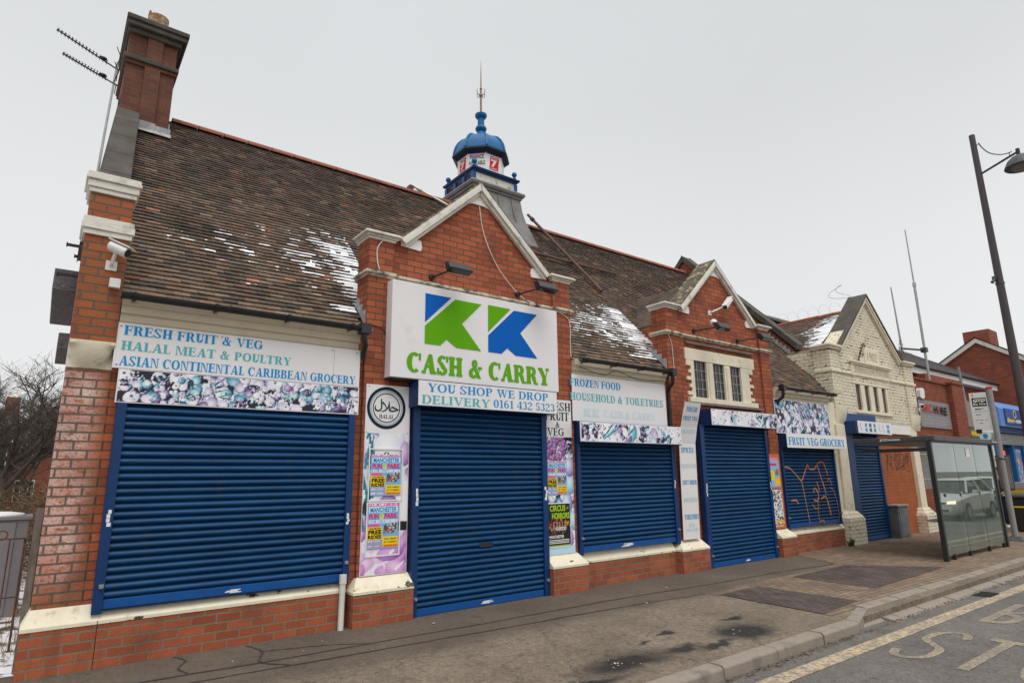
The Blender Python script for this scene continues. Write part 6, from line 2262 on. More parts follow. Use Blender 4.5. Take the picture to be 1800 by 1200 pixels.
mb = MB()
for k in range(13):
    mb.tube([(21.18 + k * 0.115, 0.36, 1.15), (21.18 + k * 0.115, 0.36, 2.55)], 0.011, 6)
for z in (1.45, 2.2):
    mb.box(21.1, 22.6, 0.345, 0.358, z - 0.015, z + 0.015)
build('window_bars', mb, M['galv'], wn)
hsn = board('shop_sign', 'grey panel on the brown brick shop with red and black raised letters', 21.78, 24.36, 3.04, 3.90, 0.26, 0.03, M['signgrey'])
fh2 = front(0.262)
red, blk = MB(), MB()
sans_text(red, 'ARC', 21.95, 22.78, 3.52, 3.79, fh2, 0.02, d=0.035)
sans_text(blk, 'H', 22.90, 23.16, 3.50, 3.77, fh2, 0.03, d=0.035)
sans_text(red, 'I', 23.27, 23.36, 3.50, 3.77, fh2, 0.03, d=0.035)
sans_text(blk, 'RE', 23.46, 24.02, 3.49, 3.75, fh2, 0.03, d=0.035)
build('lettering', red, T['tred'], hsn)
build('lettering', blk, T['tblack'], hsn)
mb = MB()
for row in range(3):
    for k in range(26):
        a = 22.05 + k * 0.085 + RND.uniform(-.01, .01)
        if RND.random() < 0.8:
            mb.add([fh2(a, 3.36 - row * 0.10, 0.003), fh2(a + 0.04, 3.36 - row * 0.10, 0.003), fh2(a + 0.045, 3.40 - row * 0.10, 0.003), fh2(a, 3.41 - row * 0.10, 0.003)], [(0, 1, 2, 3)])
build('worn_lettering', mb, plain('worn_white_letters', (0.38, 0.36, 0.37), 0.6, 0.2), hsn)
tag(build('alarm_box', MB().prism([(21.86, 3.98), (21.88, 4.20), (21.97, 4.26), (22.17, 4.26), (22.24, 4.20), (22.20, 3.98), (22.05, 3.93)], 0.20, 0.30), M['white'], bevel=0.01), 'white alarm box on brown brick above the grey hire sign', 'alarm')


# ------------------------------------------------------------------ slate-roofed terrace behind
te = thing('terrace_building', 'slate-roofed brick terrace with white eaves board behind the brown shops', 'building', (28, 3.5, 0))
mb = MB().box(21.2, 35.0, 1.9, 2.2, 0, 5.42)
mb.prism([(1.9, 5.42), (7.9, 5.42), (4.9, 7.55)], 34.8, 35.0, 'x')
build('front_wall', mb, M['farbrick'], te)
mb = MB()
for i in range(22):
    a, b = i / 22, (i + 1) / 22
    y0_, z0_, y1_, z1_ = 1.5 + 3.4 * a, 5.62 + 1.95 * a, 1.5 + 3.4 * b, 5.62 + 1.95 * b
    mb.add([(20.9, y0_, z0_ + 0.02), (35.25, y0_, z0_ + 0.02), (35.25, y1_, z1_), (20.9, y1_, z1_), (20.9, y0_, z0_), (35.25, y0_, z0_)], [(0, 1, 2, 3), (4, 5, 1, 0)])
mb.add([(20.9, 4.9, 7.57), (35.25, 4.9, 7.57), (35.25, 8.3, 5.6), (20.9, 8.3, 5.6)], [(0, 1, 2, 3)])
mb.add([(35.25, 1.5, 5.5), (35.25, 1.5, 5.64), (35.25, 4.9, 7.59), (35.25, 4.9, 7.45)], [(0, 1, 2, 3)])
build('roof', mb, M['slate'], te)
build('ridge_tiles', MB().prism([(4.78, 7.52), (4.9, 7.63), (5.02, 7.52)], 20.9, 35.25, 'x'), M['slate'], te)
build('eaves_board', MB().box(24.6, 35.1, 1.56, 1.89, 5.28, 5.52), M['whitestone'], te)
build('gutter', MB().tube([(20.9, 1.5, 5.56), (35.2, 1.5, 5.56)], 0.055, 8), M['gutter'], te, smooth=True)
build('window', MB().prism([(25.9 + 0.75 * math.cos(math.radians(a)), 4.72 + 0.42 * math.sin(math.radians(a))) for a in range(0, 181, 15)], 1.84, 1.89), M['darkgrey'], te)
wn = build('window', MB().box(30.3, 31.3, 1.84, 1.89, 3.9, 5.1), M['white'], te)
build('pane', MB().box(30.38, 31.22, 1.825, 1.838, 3.98, 5.02), M['glass'], wn)
ch = build('chimney', MB().box(28.9, 30.3, 4.55, 5.25, 6.9, 8.28), M['farbrick'], te)
for a in (29.3, 29.9):
    build('chimney_pot', MB().lathe(a, 4.9, [(0.13, 8.28), (0.12, 8.36), (0.2, 8.42), (0.2, 8.46)], 12), M['terra'], ch, smooth=True)

# ------------------------------------------------------------------ red brick house, its gable end towards us
gh = thing('gable_house', 'tall red brick house end with broad chimney above the blue corner shop', 'house', (44, 2.3, 0))
GY, GZ = 2.28, 7.95
mb = MB().prism([(6.4, 0), (6.4, 5.4), (GY, GZ), (-1.85, 5.15), (-1.85, 0)], 36.0, 36.35, 'x')
mb.box(36.3, 60, -1.85, -1.5, 0, 5.15)
build('gable_wall', mb, M['farbrick'], gh)
mb = MB()
mb.prism([(6.5, 5.40), (GY, 8.02), (-2.1, 5.05), (-2.1, 4.85), (GY, 7.80), (6.5, 5.20)], 35.86, 36.0, 'x')
build('bargeboard', mb, M['coping'], gh)
mb = MB()
mb.add([(35.8, 6.6, 5.36), (60, 6.6, 5.36), (60, GY, 8.08), (35.8, GY, 8.08)], [(0, 1, 2, 3)])
mb.add([(35.8, GY, 8.08), (60, GY, 8.08), (60, -2.2, 5.02), (35.8, -2.2, 5.02)], [(0, 1, 2, 3)])
build('roof', mb, M['slate'], gh)
build('chimney', MB().box(36.05, 37.3, 1.72, 2.80, 7.2, 8.42), M['farbrick'], gh)
ch = build('chimney', MB().box(46.5, 48.2, 0.2, 2.0, 6.5, 9.0), M['farbrick'], gh)
for y in (0.45, 0.85, 1.25, 1.7):
    build('chimney_pot', MB().lathe(47.3, y, [(0.17, 9.0), (0.15, 9.25), (0.19, 9.28), (0.19, 9.33)], 10), M['terra'], ch, smooth=True)
mb = MB()
mb.tube([(47.3, 2.2, 8.9), (47.3, 2.2, 9.5)], 0.02, 6)
mb.tube([(46.9, 2.9, 9.3), (47.7, 1.6, 9.45)], 0.014, 6)
build('aerial', mb, M['galv'], gh)

# ------------------------------------------------------------------ rendered link and blue corner shop
lk = thing('link_shop', 'low shop front with grey render panel between the brick shop and blue shop', 'building', (27.3, 1.0, 0))
build('front_wall', MB().box(25.53, 29.2, 0.42, 0.8, 0, 4.1), M['dirtywhite'], lk)
build('render_panel', MB().box(25.56, 27.7, 0.30, 0.41, 3.22, 4.12), M['render'], lk)
build('upper_wall', MB().box(25.53, 29.2, 1.2, 1.5, 4.1, 5.2), M['farbrick'], lk)
build('roof', MB().box(25.53, 29.2, 0.8, 2.0, 4.0, 4.08), M['slate'], lk)
hx = MB().prism([(25.75, 2.98), (26.02, 3.20), (26.75, 3.20), (27.02, 2.98), (26.75, 2.76), (26.02, 2.76)], 0.22, 0.30)
hx = tag(build('hanging_sign', hx, M['black']), 'black six-sided sign with yellow marks below the grey render panel', 'sign')
mb = MB()
fq = front(0.22)
sans_text(mb, 'OPEN', 26.05, 26.72, 3.0, 3.10, fq, 0.02) if False else None
for k in range(8):
    a = 25.98 + 0.1 * k
    mb.add([fq(a, 2.86 + RND.uniform(0, .1), 0.003), fq(a + 0.07, 2.86, 0.003), fq(a + 0.07, 3.05 + RND.uniform(0, .08), 0.003), fq(a, 3.02, 0.003)], [(0, 1, 2, 3)])
build('sign_marks', mb, T['tyellow'], hx)
cs = thing('corner_shop', 'blue fronted corner shop with striped shutter, posters and yellow stall', 'building', (31.5, 1.0, 0))
build('side_wall', MB().box(29.2, 36.0, 0.9, 1.9, 0, 3.9), M['farbrick'], cs)
build('roof', MB().box(29.2, 36.0, 0.5, 2.2, 3.9, 4.0), M['slate'], cs)
build('awning', MB().prism([(0.9, 3.35), (0.9, 4.36), (0.45, 4.34), (0.18, 4.05), (0.18, 3.35)], 29.3, 35.6, 'x'), plain('pale_blue_awning', (0.10, 0.22, 0.52), 0.6, 0.1), cs)
build('blue_fascia', MB().box(29.3, 35.6, 0.32, 0.9, 3.12, 3.349), M['bluefascia'], cs)
mb = MB()
for k in range(8):
    mb.prism([(0.40, 2.66 + 0.055 * k), (0.37, 2.685 + 0.055 * k), (0.40, 2.712 + 0.055 * k)], 28.6, 35.6, 'x')
build('roller_shutter', mb, M['galv'], cs)
build('shop_window', MB().box(29.3, 31.0, 0.5, 0.6, 1.32, 2.66), M['glass'], cs)
dr = build('door', MB().box(31.1, 32.3, 0.42, 0.52, 0.1, 2.66), M['blue'], cs)
cv = Canvas(0.7, 1.9, 0.03, (0.45, 0.55, 0.72))
r = random.Random(2)
for _ in range(60):
    cv.ellipse(r.uniform(0, .7), r.uniform(0, 1.9), .07, .07, r.choice([(0.9, 0.9, 0.92), (0.8, 0.25, 0.2), (0.2, 0.45, 0.8), (0.9, 0.8, 0.4)]), (0.5, 0.5, 0.55))
build('door_poster', cv.mesh(lambda a, b, d: (31.35 + a, 0.415, 0.6 + b), 0), M['print'], dr)
for a, b, z in ((30.95, 31.08, 1.1), (32.32, 32.5, 0.1), (28.9, 29.3, 0.1)):
    build('window_frame', MB().box(a, b, 0.36, 0.6, z, 2.66), M['domeblue'], cs)
cv = Canvas(1.3, 0.75, 0.03, (0.3, 0.35, 0.5))
for _ in range(80):
    cv.ellipse(r.uniform(0, 1.3), r.uniform(0, .75), .07, .06, r.choice([(0.85, 0.75, 0.35), (0.85, 0.9, 0.95), (0.7, 0.3, 0.4), (0.2, 0.5, 0.6)]), (0.4, 0.4, 0.5))
build('window_poster', cv.mesh(lambda a, b, d: (29.4 + a, 0.49, 1.34 + b), 0), M['print'], cs)
build('neon_sign', MB().box(30.1, 30.3, 0.47, 0.49, 2.2, 2.42), M['neon'], cs)
build('stall_ledge', MB().box(29.2, 33.0, -0.25, 0.45, 1.02, 1.22), M['grey'], cs)
build('stall_front', MB().box(29.25, 32.9, -0.18, 0.35, 0.12, 1.019), M['yellow'], cs)
bs_ = board('shop_sign', 'blue shop sign with yellow ring and white lettering on the corner shop', 29.9, 34.6, 3.45, 4.06, 0.13, 0.045, M['bestblue'])
fb = front(0.13)
mb = MB()
for q in ring(31.05, 3.87, 0.19, 0.17, 0.05, 0.05, 0, 360, 20):
    mb.add([fb(a, b, 0.003) for a, b in q], [(0, 1, 2, 3)])
build('emblem', mb, T['tyellow'], bs_)
mb = MB()
sans_text(mb, '-one', 30.95, 31.95, 3.52, 3.66, fb, 0.03, shear=0.25)
build('lettering', mb, T['twhite'], bs_)
build('lettering', sans_text(MB(), 'Best', 29.98, 30.90, 3.52, 3.70, fb, 0.03, shear=0.25), T['tyellow'], bs_)

# roof masts behind the parapet
t = thing('radio_mast', 'tall thin pole with a lower pole on a cross arm above the parapet', 'mast', (24.5, 0.75, 4.3))
mb = MB().tube([(24.50, 0.75, 4.2), (24.50, 0.75, 8.3)], 0.045, 8)
mb.tube([(24.50, 0.75, 8.3), (24.45, 0.75, 10.4)], [0.028, 0.02], 8)
mb.tube([(24.5, 0.75, 8.22), (24.5, 0.75, 8.36)], 0.06, 8)
build('pole', mb, M['galv'], t, smooth=True)
mb = MB().tube([(22.6, 0.8, 5.72), (24.75, 0.8, 5.90)], 0.035, 6)
mb.box(24.42, 24.62, 0.68, 0.86, 5.80, 5.96)
build('cross_arm', mb, M['darkgrey'], t)
build('short_pole', MB().tube([(22.66, 0.8, 5.6), (22.5, 0.8, 7.85)], [0.035, 0.022], 8), M['galv'], t, smooth=True)
mb = MB().tube([(26.9, 0.5, 4.0), (26.75, 0.5, 5.45)], 0.045, 8)
tag(build('vent_pipe', mb, M['grey'], smooth=True), 'pale grey vent pipe rising from the low roof by the bus stop sign', 'pipe')
mb = MB()
mb.box(20.98, 21.36, 0.9, 1.0, 5.42, 5.50)
mb.tube([(21.05, 1.2, 5.4), (21.35, 0.7, 5.55)], 0.02, 6)
mb.tube([(21.2, 1.5, 5.2), (21.2, 0.95, 5.48)], 0.015, 6)
tag(build('small_aerial', mb, M['white']), 'small white aerial under the slate eaves right of the cream gable', 'aerial')
# ------------------------------------------------------------------ bus shelter
sl = thing('bus_shelter', 'bus shelter with dark frame, flat roof and grimy glass panel', 'bus shelter', (15.9, -1.9, 0))
mb = MB().box(14.0, 17.86, -2.62, -1.08, 2.28, 2.38)
rf = build('roof', mb, M['darkgrey'], sl, bevel=0.01)
build('roof_underside', MB().box(14.05, 17.8, -2.55, -1.15, 2.262, 2.279), M['grey'], rf)
build('lettering', sans_text(MB(), 'JCDecaux', -1.615, -2.005, 2.315, 2.365, lambda a, z, d: (14.0 - d, 0, z), 0.03) if False else sans_text(MB(), 'JCDecaux', 0.0, 0.40, 2.303, 2.358, lambda a, z, d: (14.0 - d, -1.61 - a, z), 0.03), T['twhite'], rf)
mb = MB().box(17.35, 17.83, -2.626, -2.621, 2.29, 2.37)
nb = build('end_plate', mb, M['black'], rf)
build('lettering', sans_text(MB(), 'JCDecaux', 17.40, 17.78, 2.31, 2.35, front(-2.626), 0.02), T['twhite'], rf)
for x in (14.0, 17.6):
    build('post', MB().box(x - 0.035, x + 0.045, -2.55, -2.465, 0.0, 2.275), M['black'], sl, bevel=0.006)
mb = MB().box(13.97, 14.04, -2.5, -1.22, 2.08, 2.15)
build('roof_beam', mb, M['black'], sl, bevel=0.004)
mb = MB().box(17.56, 17.63, -2.5, -1.22, 2.08, 2.15)
build('roof_beam', mb, M['black'], sl, bevel=0.004)
for k, (a, b) in enumerate(((14.13, 15.27), (15.29, 16.42), (16.44, 17.56))):
    build('glass_panel', MB().box(a, b, -2.515, -2.505, 0.09, 2.25), M['shelterglass'], sl)
for x in (14.4, 15.28, 16.43, 17.4):
    mb = MB().box(x - 0.02, x + 0.02, -2.54, -2.48, 0.0, 0.11)
    mb.tube([(x, -2.53, 1.22), (x, -2.50, 1.22)], 0.035, 10)
    build('panel_clip', mb, M['black'], sl)
for x in (14.12, 15.28, 16.43):
    build('steel_fixing', MB().box(x - 0.03, x + 0.03, -2.535, -2.518, 1.17, 1.27), M['galv'], sl)
build('perch_seat', MB().box(14.3, 16.9, -2.36, -2.16, 0.70, 0.74), M['grey'], sl, bevel=0.01)
build('notice', MB().box(15.95, 16.15, -2.524, -2.517, 1.98, 2.18), M['white'], sl)

# ------------------------------------------------------------------ bus stop pole, flag and timetable
bp = thing('bus_stop', 'grey bus stop pole with white flag sign and timetable case', 'bus stop', (19.2, -2.28, 0))
mb = MB().tube([(19.2, -2.28, 0.0), (19.2, -2.28, 3.72)], 0.066, 14)
build('pole', mb, M['grey'], bp, smooth=True)
build('pole_cap', MB().tube([(19.2, -2.28, 3.721), (19.2, -2.28, 3.78)], 0.072, 14), T['tred'], bp)
mb = MB().hexa([(18.98, -2.50, 0), (19.42, -2.50, 0), (19.42, -2.06, 0), (18.98, -2.06, 0)], [(19.08, -2.40, 0.11), (19.32, -2.40, 0.11), (19.32, -2.16, 0.11), (19.08, -2.16, 0.11)])
build('pole_base', mb, M['darkgrey'], bp)
fg = build('flag_sign', MB().box(19.18, 19.215, -2.20, -1.83, 2.69, 3.66), M['white'], bp, bevel=0.004)
ff = lambda a, z, d: (19.18 - d, -1.83 - a, z)
mb = MB().add([ff(0.045, 3.31, .002), ff(0.35, 3.30, .002), ff(0.35, 3.52, .002), ff(0.045, 3.53, .002)], [(0, 1, 2, 3)])
build('symbol_panel', mb, T['tblack'], fg)
mb = MB()
mb.add([ff(0.07, 3.425, .004), ff(0.33, 3.425, .004), ff(0.33, 3.495, .004), ff(0.08, 3.495, .004)], [(0, 1, 2, 3)])
for x in (0.12, 0.27):
    mb.add([ff(x + 0.02 * math.cos(k * 0.785), 3.422 + 0.018 * math.sin(k * 0.785), .0045) for k in range(8)], [tuple(range(8))])
sans_text(mb, 'Bus Stop', 0.062, 0.335, 3.325, 3.395, ff, 0.03, d=.004)
build('lettering', mb, T['twhite'], fg)
mb = MB()
for k in range(4):
    mb.add([ff(0.10 + k * 0.055, 3.445, .005), ff(0.14 + k * 0.055, 3.445, .005), ff(0.14 + k * 0.055, 3.475, .005), ff(0.10 + k * 0.055, 3.475, .005)], [(0, 1, 2, 3)])
for z, a, b in ((3.24, .08, .28), (3.22, .08, .22), (3.09, .08, .2), (2.95, .06, .12), (2.95, .16, .22), (2.95, .26, .32), (2.87, .14, .2)):
    mb.add([ff(a, z, .002), ff(b, z, .002), ff(b, z + 0.012, .002), ff(a, z + 0.012, .002)], [(0, 1, 2, 3)])
mb.add([ff(.05, 3.165, .002), ff(.34, 3.165, .002), ff(.34, 3.171, .002), ff(.05, 3.171, .002)], [(0, 1, 2, 3)])
build('fine_print', mb, T['tblack'], fg)
mb = MB()
mb.add([ff(0.05, 3.585, .002), ff(0.10, 3.585, .002), ff(0.10, 3.625, .002), ff(0.05, 3.625, .002)], [(0, 1, 2, 3)])
build('corner_mark', mb, T['torange'], fg)
mb = MB().box(19.17, 19.205, -2.06, -1.91, 2.55, 2.688)
for k in range(10):
    pass
rd = MB().tube([(19.165, -2.04, 2.545), (19.20, -2.04, 2.545)], 0.125, 20)
build('round_plate', rd, M['white'], bp)
mb = MB().add([(19.162, -2.04 + 0.06 * math.cos(k * 1.05 + .3), 2.545 + 0.07 * math.sin(k * 1.05 + .3)) for k in range(6)], [tuple(range(6))])
build('plate_mark', mb, T['tblue'], bp)
build('number_tile', MB().box(19.15, 19.164, -1.99, -1.87, 2.62, 2.72), M['black'], bp)
build('timetable_case', MB().box(19.30, 19.34, -2.42, -2.12, 1.20, 2.06), M['darkgrey'], bp, bevel=0.006)
build('timetable_sheet', MB().box(19.29, 19.299, -2.40, -2.14, 1.24, 2.02), M['render'], bp)
mb = MB().tube([(19.2 + 0.076 * math.cos(k * 0.52), -2.28 + 0.076 * math.sin(k * 0.52), 1.98 + 0.02 * math.sin(k * 0.52)) for k in range(13)], 0.010, 6)
mb.tube([(19.1, -2.28, 1.98), (19.06, -2.22, 1.90), (19.08, -2.15, 1.95)], 0.010, 6)
build('strap', mb, M['rubber'], bp)

# ------------------------------------------------------------------ street lamp
lp = thing('street_lamp', 'tall dark street lamp column with curved brace and dish head over the road', 'street lamp', (23.2, -2.0, 0))
build('column', MB().tube([(23.2, -2.0, -0.05), (23.2, -2.0, 1.4), (23.2, -2.0, 1.42), (23.2, -2.0, 12.47)], [0.165, 0.165, 0.135, 0.085], 16), plain('dark_brown_grey_column', (0.055, 0.042, 0.045), 0.45, 0.12), lp, smooth=True)
build('arm', MB().tube([(23.2, -2.08, 11.08), (23.2, -3.05, 11.40)], 0.035, 8), M['black'], lp, smooth=True)
mb = MB().tube(curve_pts([(23.2, -2.14, 12.14), (23.2, -2.20, 11.95), (23.2, -2.36, 11.68), (23.2, -2.58, 11.52), (23.2, -2.78, 11.46), (23.2, -2.92, 11.47)], 5), 0.016, 6)
mb.tube([(23.2, -2.08, 12.08), (23.2, -2.15, 12.10)], 0.012, 6)
mb.tube([(23.2, -2.85, 11.34), (23.2, -2.85, 11.46)], 0.012, 6)
build('brace', mb, M['black'], lp, smooth=True)
build('head_stem', MB().tube([(23.2, -3.06, 11.22), (23.2, -3.06, 11.50)], 0.055, 10), M['black'], lp, smooth=True)
build('lamp_head', MB().lathe(23.2, -3.10, [(0.10, 11.27), (0.24, 11.22), (0.36, 11.10), (0.43, 10.96), (0.46, 10.88), (0.44, 10.86), (0.33, 10.87)], 24, cap=False), M['darkgrey'], lp, smooth=True)
build('lamp_lens', MB().lathe(23.2, -3.10, [(0.33, 10.89), (0.28, 10.84), (0.15, 10.81), (0.01, 10.80)], 24), M['cabinet'], lp, smooth=True)
mb = MB().box(23.03, 23.12, -1.98, -1.86, 7.48, 7.60)
mb.tube([(23.06, -1.92, 7.50), (22.98, -1.86, 7.40)], 0.05, 8)
mb.tube([(23.2, -2.0, 7.35), (23.2, -2.0, 7.40)], 0.125, 14)
build('sensor', mb, M['darkgrey'], lp)

# ------------------------------------------------------------------ litter bin at the kerb
bn = thing('litter_bin', 'black eight-sided litter bin beyond the bus stop', 'litter bin', (22.25, -1.78, 0))
build('body', MB().lathe(22.25, -1.78, [(0.27, 0.0), (0.29, 0.06), (0.33, 0.90), (0.30, 0.92)], 8, R8), M['black'], bn)
build('lid', MB().lathe(22.25, -1.78, [(0.36, 0.921), (0.37, 0.95), (0.34, 1.0), (0.12, 1.05)], 8, R8), M['black'], bn)
build('band', MB().lathe(22.25, -1.78, [(0.325, 0.66), (0.328, 0.70)], 8, R8), T['tyellow'], bn)


# ------------------------------------------------------------------ person waiting behind the bus stop
def skin_mesh(name, joints, bones, mat, parent, sub=2):
    """one continuous surface grown round a skeleton: joints {key: (pos, rx, ry)}"""
    keys = list(joints)
    idx = {k: i for i, k in enumerate(keys)}
    pw = POS[parent.name]
    me = bpy.data.meshes.new(name)
    me.from_pydata([tuple(np.array(joints[k][0]) - pw) for k in keys], [(idx[a], idx[b]) for a, b in bones], [])
    o = bpy.data.objects.new(name, me)
    COL.objects.link(o)
    o.parent = parent
    POS[o.name] = pw
    me.materials.append(mat)
    o.modifiers.new("skin", 'SKIN')
    for i, k in enumerate(keys):
        v = me.skin_vertices[0].data[i]
        v.radius = (joints[k][1], joints[k][2])
        v.use_root = (i == 0)
    o.modifiers.new("subdivision", 'SUBSURF').levels = sub
    o.modifiers["subdivision"].render_levels = sub
    for p in me.polygons:
        p.use_smooth = True
    # fix the shape as plain geometry
    dg = bpy.context.evaluated_depsgraph_get()
    ev = bpy.data.meshes.new_from_object(o.evaluated_get(dg))
    o.modifiers.clear()
    o.data = ev
    ev.polygons.foreach_set("use_smooth", [True] * len(ev.polygons))
    return o


px_, py_ = 23.28, -1.0
pn = thing('person', 'person in black jacket, navy trousers and white trainers behind the bus stop', 'person', (px_, py_, 0))
P = lambda x, y, z: (px_ + x, py_ + y, z)
body = {'pelvis': (P(0, 0, 0.95), .15, .11), 'waist': (P(0, 0, 1.08), .135, .10), 'chest': (P(.01, 0, 1.30), .165, .115), 'sh': (P(0, 0, 1.43), .12, .09), 'neck': (P(-.01, 0, 1.50), .055, .055), 'jaw': (P(-.03, 0, 1.58), .065, .07), 'head': (P(-.02, 0, 1.67), .085, .095), 'crown': (P(-.01, 0, 1.74), .06, .065)}
bones = [('pelvis', 'waist'), ('waist', 'chest'), ('chest', 'sh'), ('sh', 'neck'), ('neck', 'jaw'), ('jaw', 'head'), ('head', 'crown')]
for s, n_ in ((1, 'l'), (-1, 'r')):
    body.update({'hip' + n_: (P(0, .09 * s, .90), .095, .095), 'knee' + n_: (P(-.02, .10 * s, .50), .065, .065), 'calf' + n_: (P(.01, .10 * s, .34), .058, .058), 'ankle' + n_: (P(.01, .10 * s, .09), .04, .04), 'toe' + n_: (P(-.13, .115 * s, .035), .04, .03),
                 'shl' + n_: (P(0, .17 * s, 1.41), .065, .065), 'elb' + n_: (P(.03, .25 * s, 1.14), .045, .045), 'wri' + n_: (P(-.12, .19 * s, .98), .03, .028), 'palm' + n_: (P(-.17, .165 * s, .955), .035, .02)})
    bones += [('pelvis', 'hip' + n_), ('hip' + n_, 'knee' + n_), ('knee' + n_, 'calf' + n_), ('calf' + n_, 'ankle' + n_), ('ankle' + n_, 'toe' + n_), ('sh', 'shl' + n_), ('shl' + n_, 'elb' + n_), ('elb' + n_, 'wri' + n_), ('wri' + n_, 'palm' + n_)]
    for q in range(4):
        body['f%s%d' % (n_, q)] = (P(-.20, (.165 + .018 * (q - 1.5)) * s, .945), .009, .009)
        body['g%s%d' % (n_, q)] = (P(-.235 + .008 * abs(q - 1.5), (.162 + .018 * (q - 1.5)) * s, .93), .008, .008)
        bones += [('palm' + n_, 'f%s%d' % (n_, q)), ('f%s%d' % (n_, q), 'g%s%d' % (n_, q))]
    body['th' + n_] = (P(-.185, .125 * s, .965), .01, .01)
    bones.append(('palm' + n_, 'th' + n_))
bd = skin_mesh('body', body, bones, M['skin'], pn)
mb = MB()
mb.ball(P(-.105, 0, 1.645), .018, .014, .024)
for s in (1, -1):
    mb.ball(P(-.02, .088 * s, 1.65), .018, .01, .03)
build('face_features', mb, M['skin'], pn, smooth='all')
mb = MB()
for s in (1, -1):
    mb.ball(P(-.093, .033 * s, 1.668), .01, .012, .008)
mb.ball(P(-.088, 0, 1.597), .008, .022, .006)
build('eyes_and_mouth', mb, M['hair'], pn, smooth='all')
build('hair', MB().ball(P(.005, 0, 1.715), .100, .095, .085, 14, 8), M['hair'], pn, smooth='all')
jk = {k: (v[0], v[1] + .022, v[2] + .022) for k, v in body.items() if k in ('waist', 'chest', 'sh', 'pelvis')}
jb = [('pelvis', 'waist'), ('waist', 'chest'), ('chest', 'sh')]
for n_ in 'lr':
    for k in ('shl', 'elb', 'wri'):
        v = body[k + n_]
        jk[k + n_] = (v[0], v[1] + .02, v[2] + .02)
    jb += [('sh', 'shl' + n_), ('shl' + n_, 'elb' + n_), ('elb' + n_, 'wri' + n_)]
skin_mesh('jacket', jk, jb, M['jacket'], pn)
tr_ = {'pelvis': (P(0, 0, .93), .165, .125)}
tb = []
for n_ in 'lr':
    for k, e in (('hip', .018), ('knee', .02), ('calf', .026), ('ankle', .03)):
        v = body[k + n_]
        tr_[k + n_] = (v[0], v[1] + e, v[2] + e)
    tb += [('pelvis', 'hip' + n_), ('hip' + n_, 'knee' + n_), ('knee' + n_, 'calf' + n_), ('calf' + n_, 'ankle' + n_)]
skin_mesh('trousers', tr_, tb, M['navy'], pn)
for s in (1, -1):
    skin_mesh('trainer', {'heel': (P(.04, .10 * s, .045), .05, .045), 'mid': (P(-.05, .108 * s, .05), .05, .045), 'toe': (P(-.17, .118 * s, .038), .045, .036)}, [('heel', 'mid'), ('mid', 'toe')], M['white'], pn)


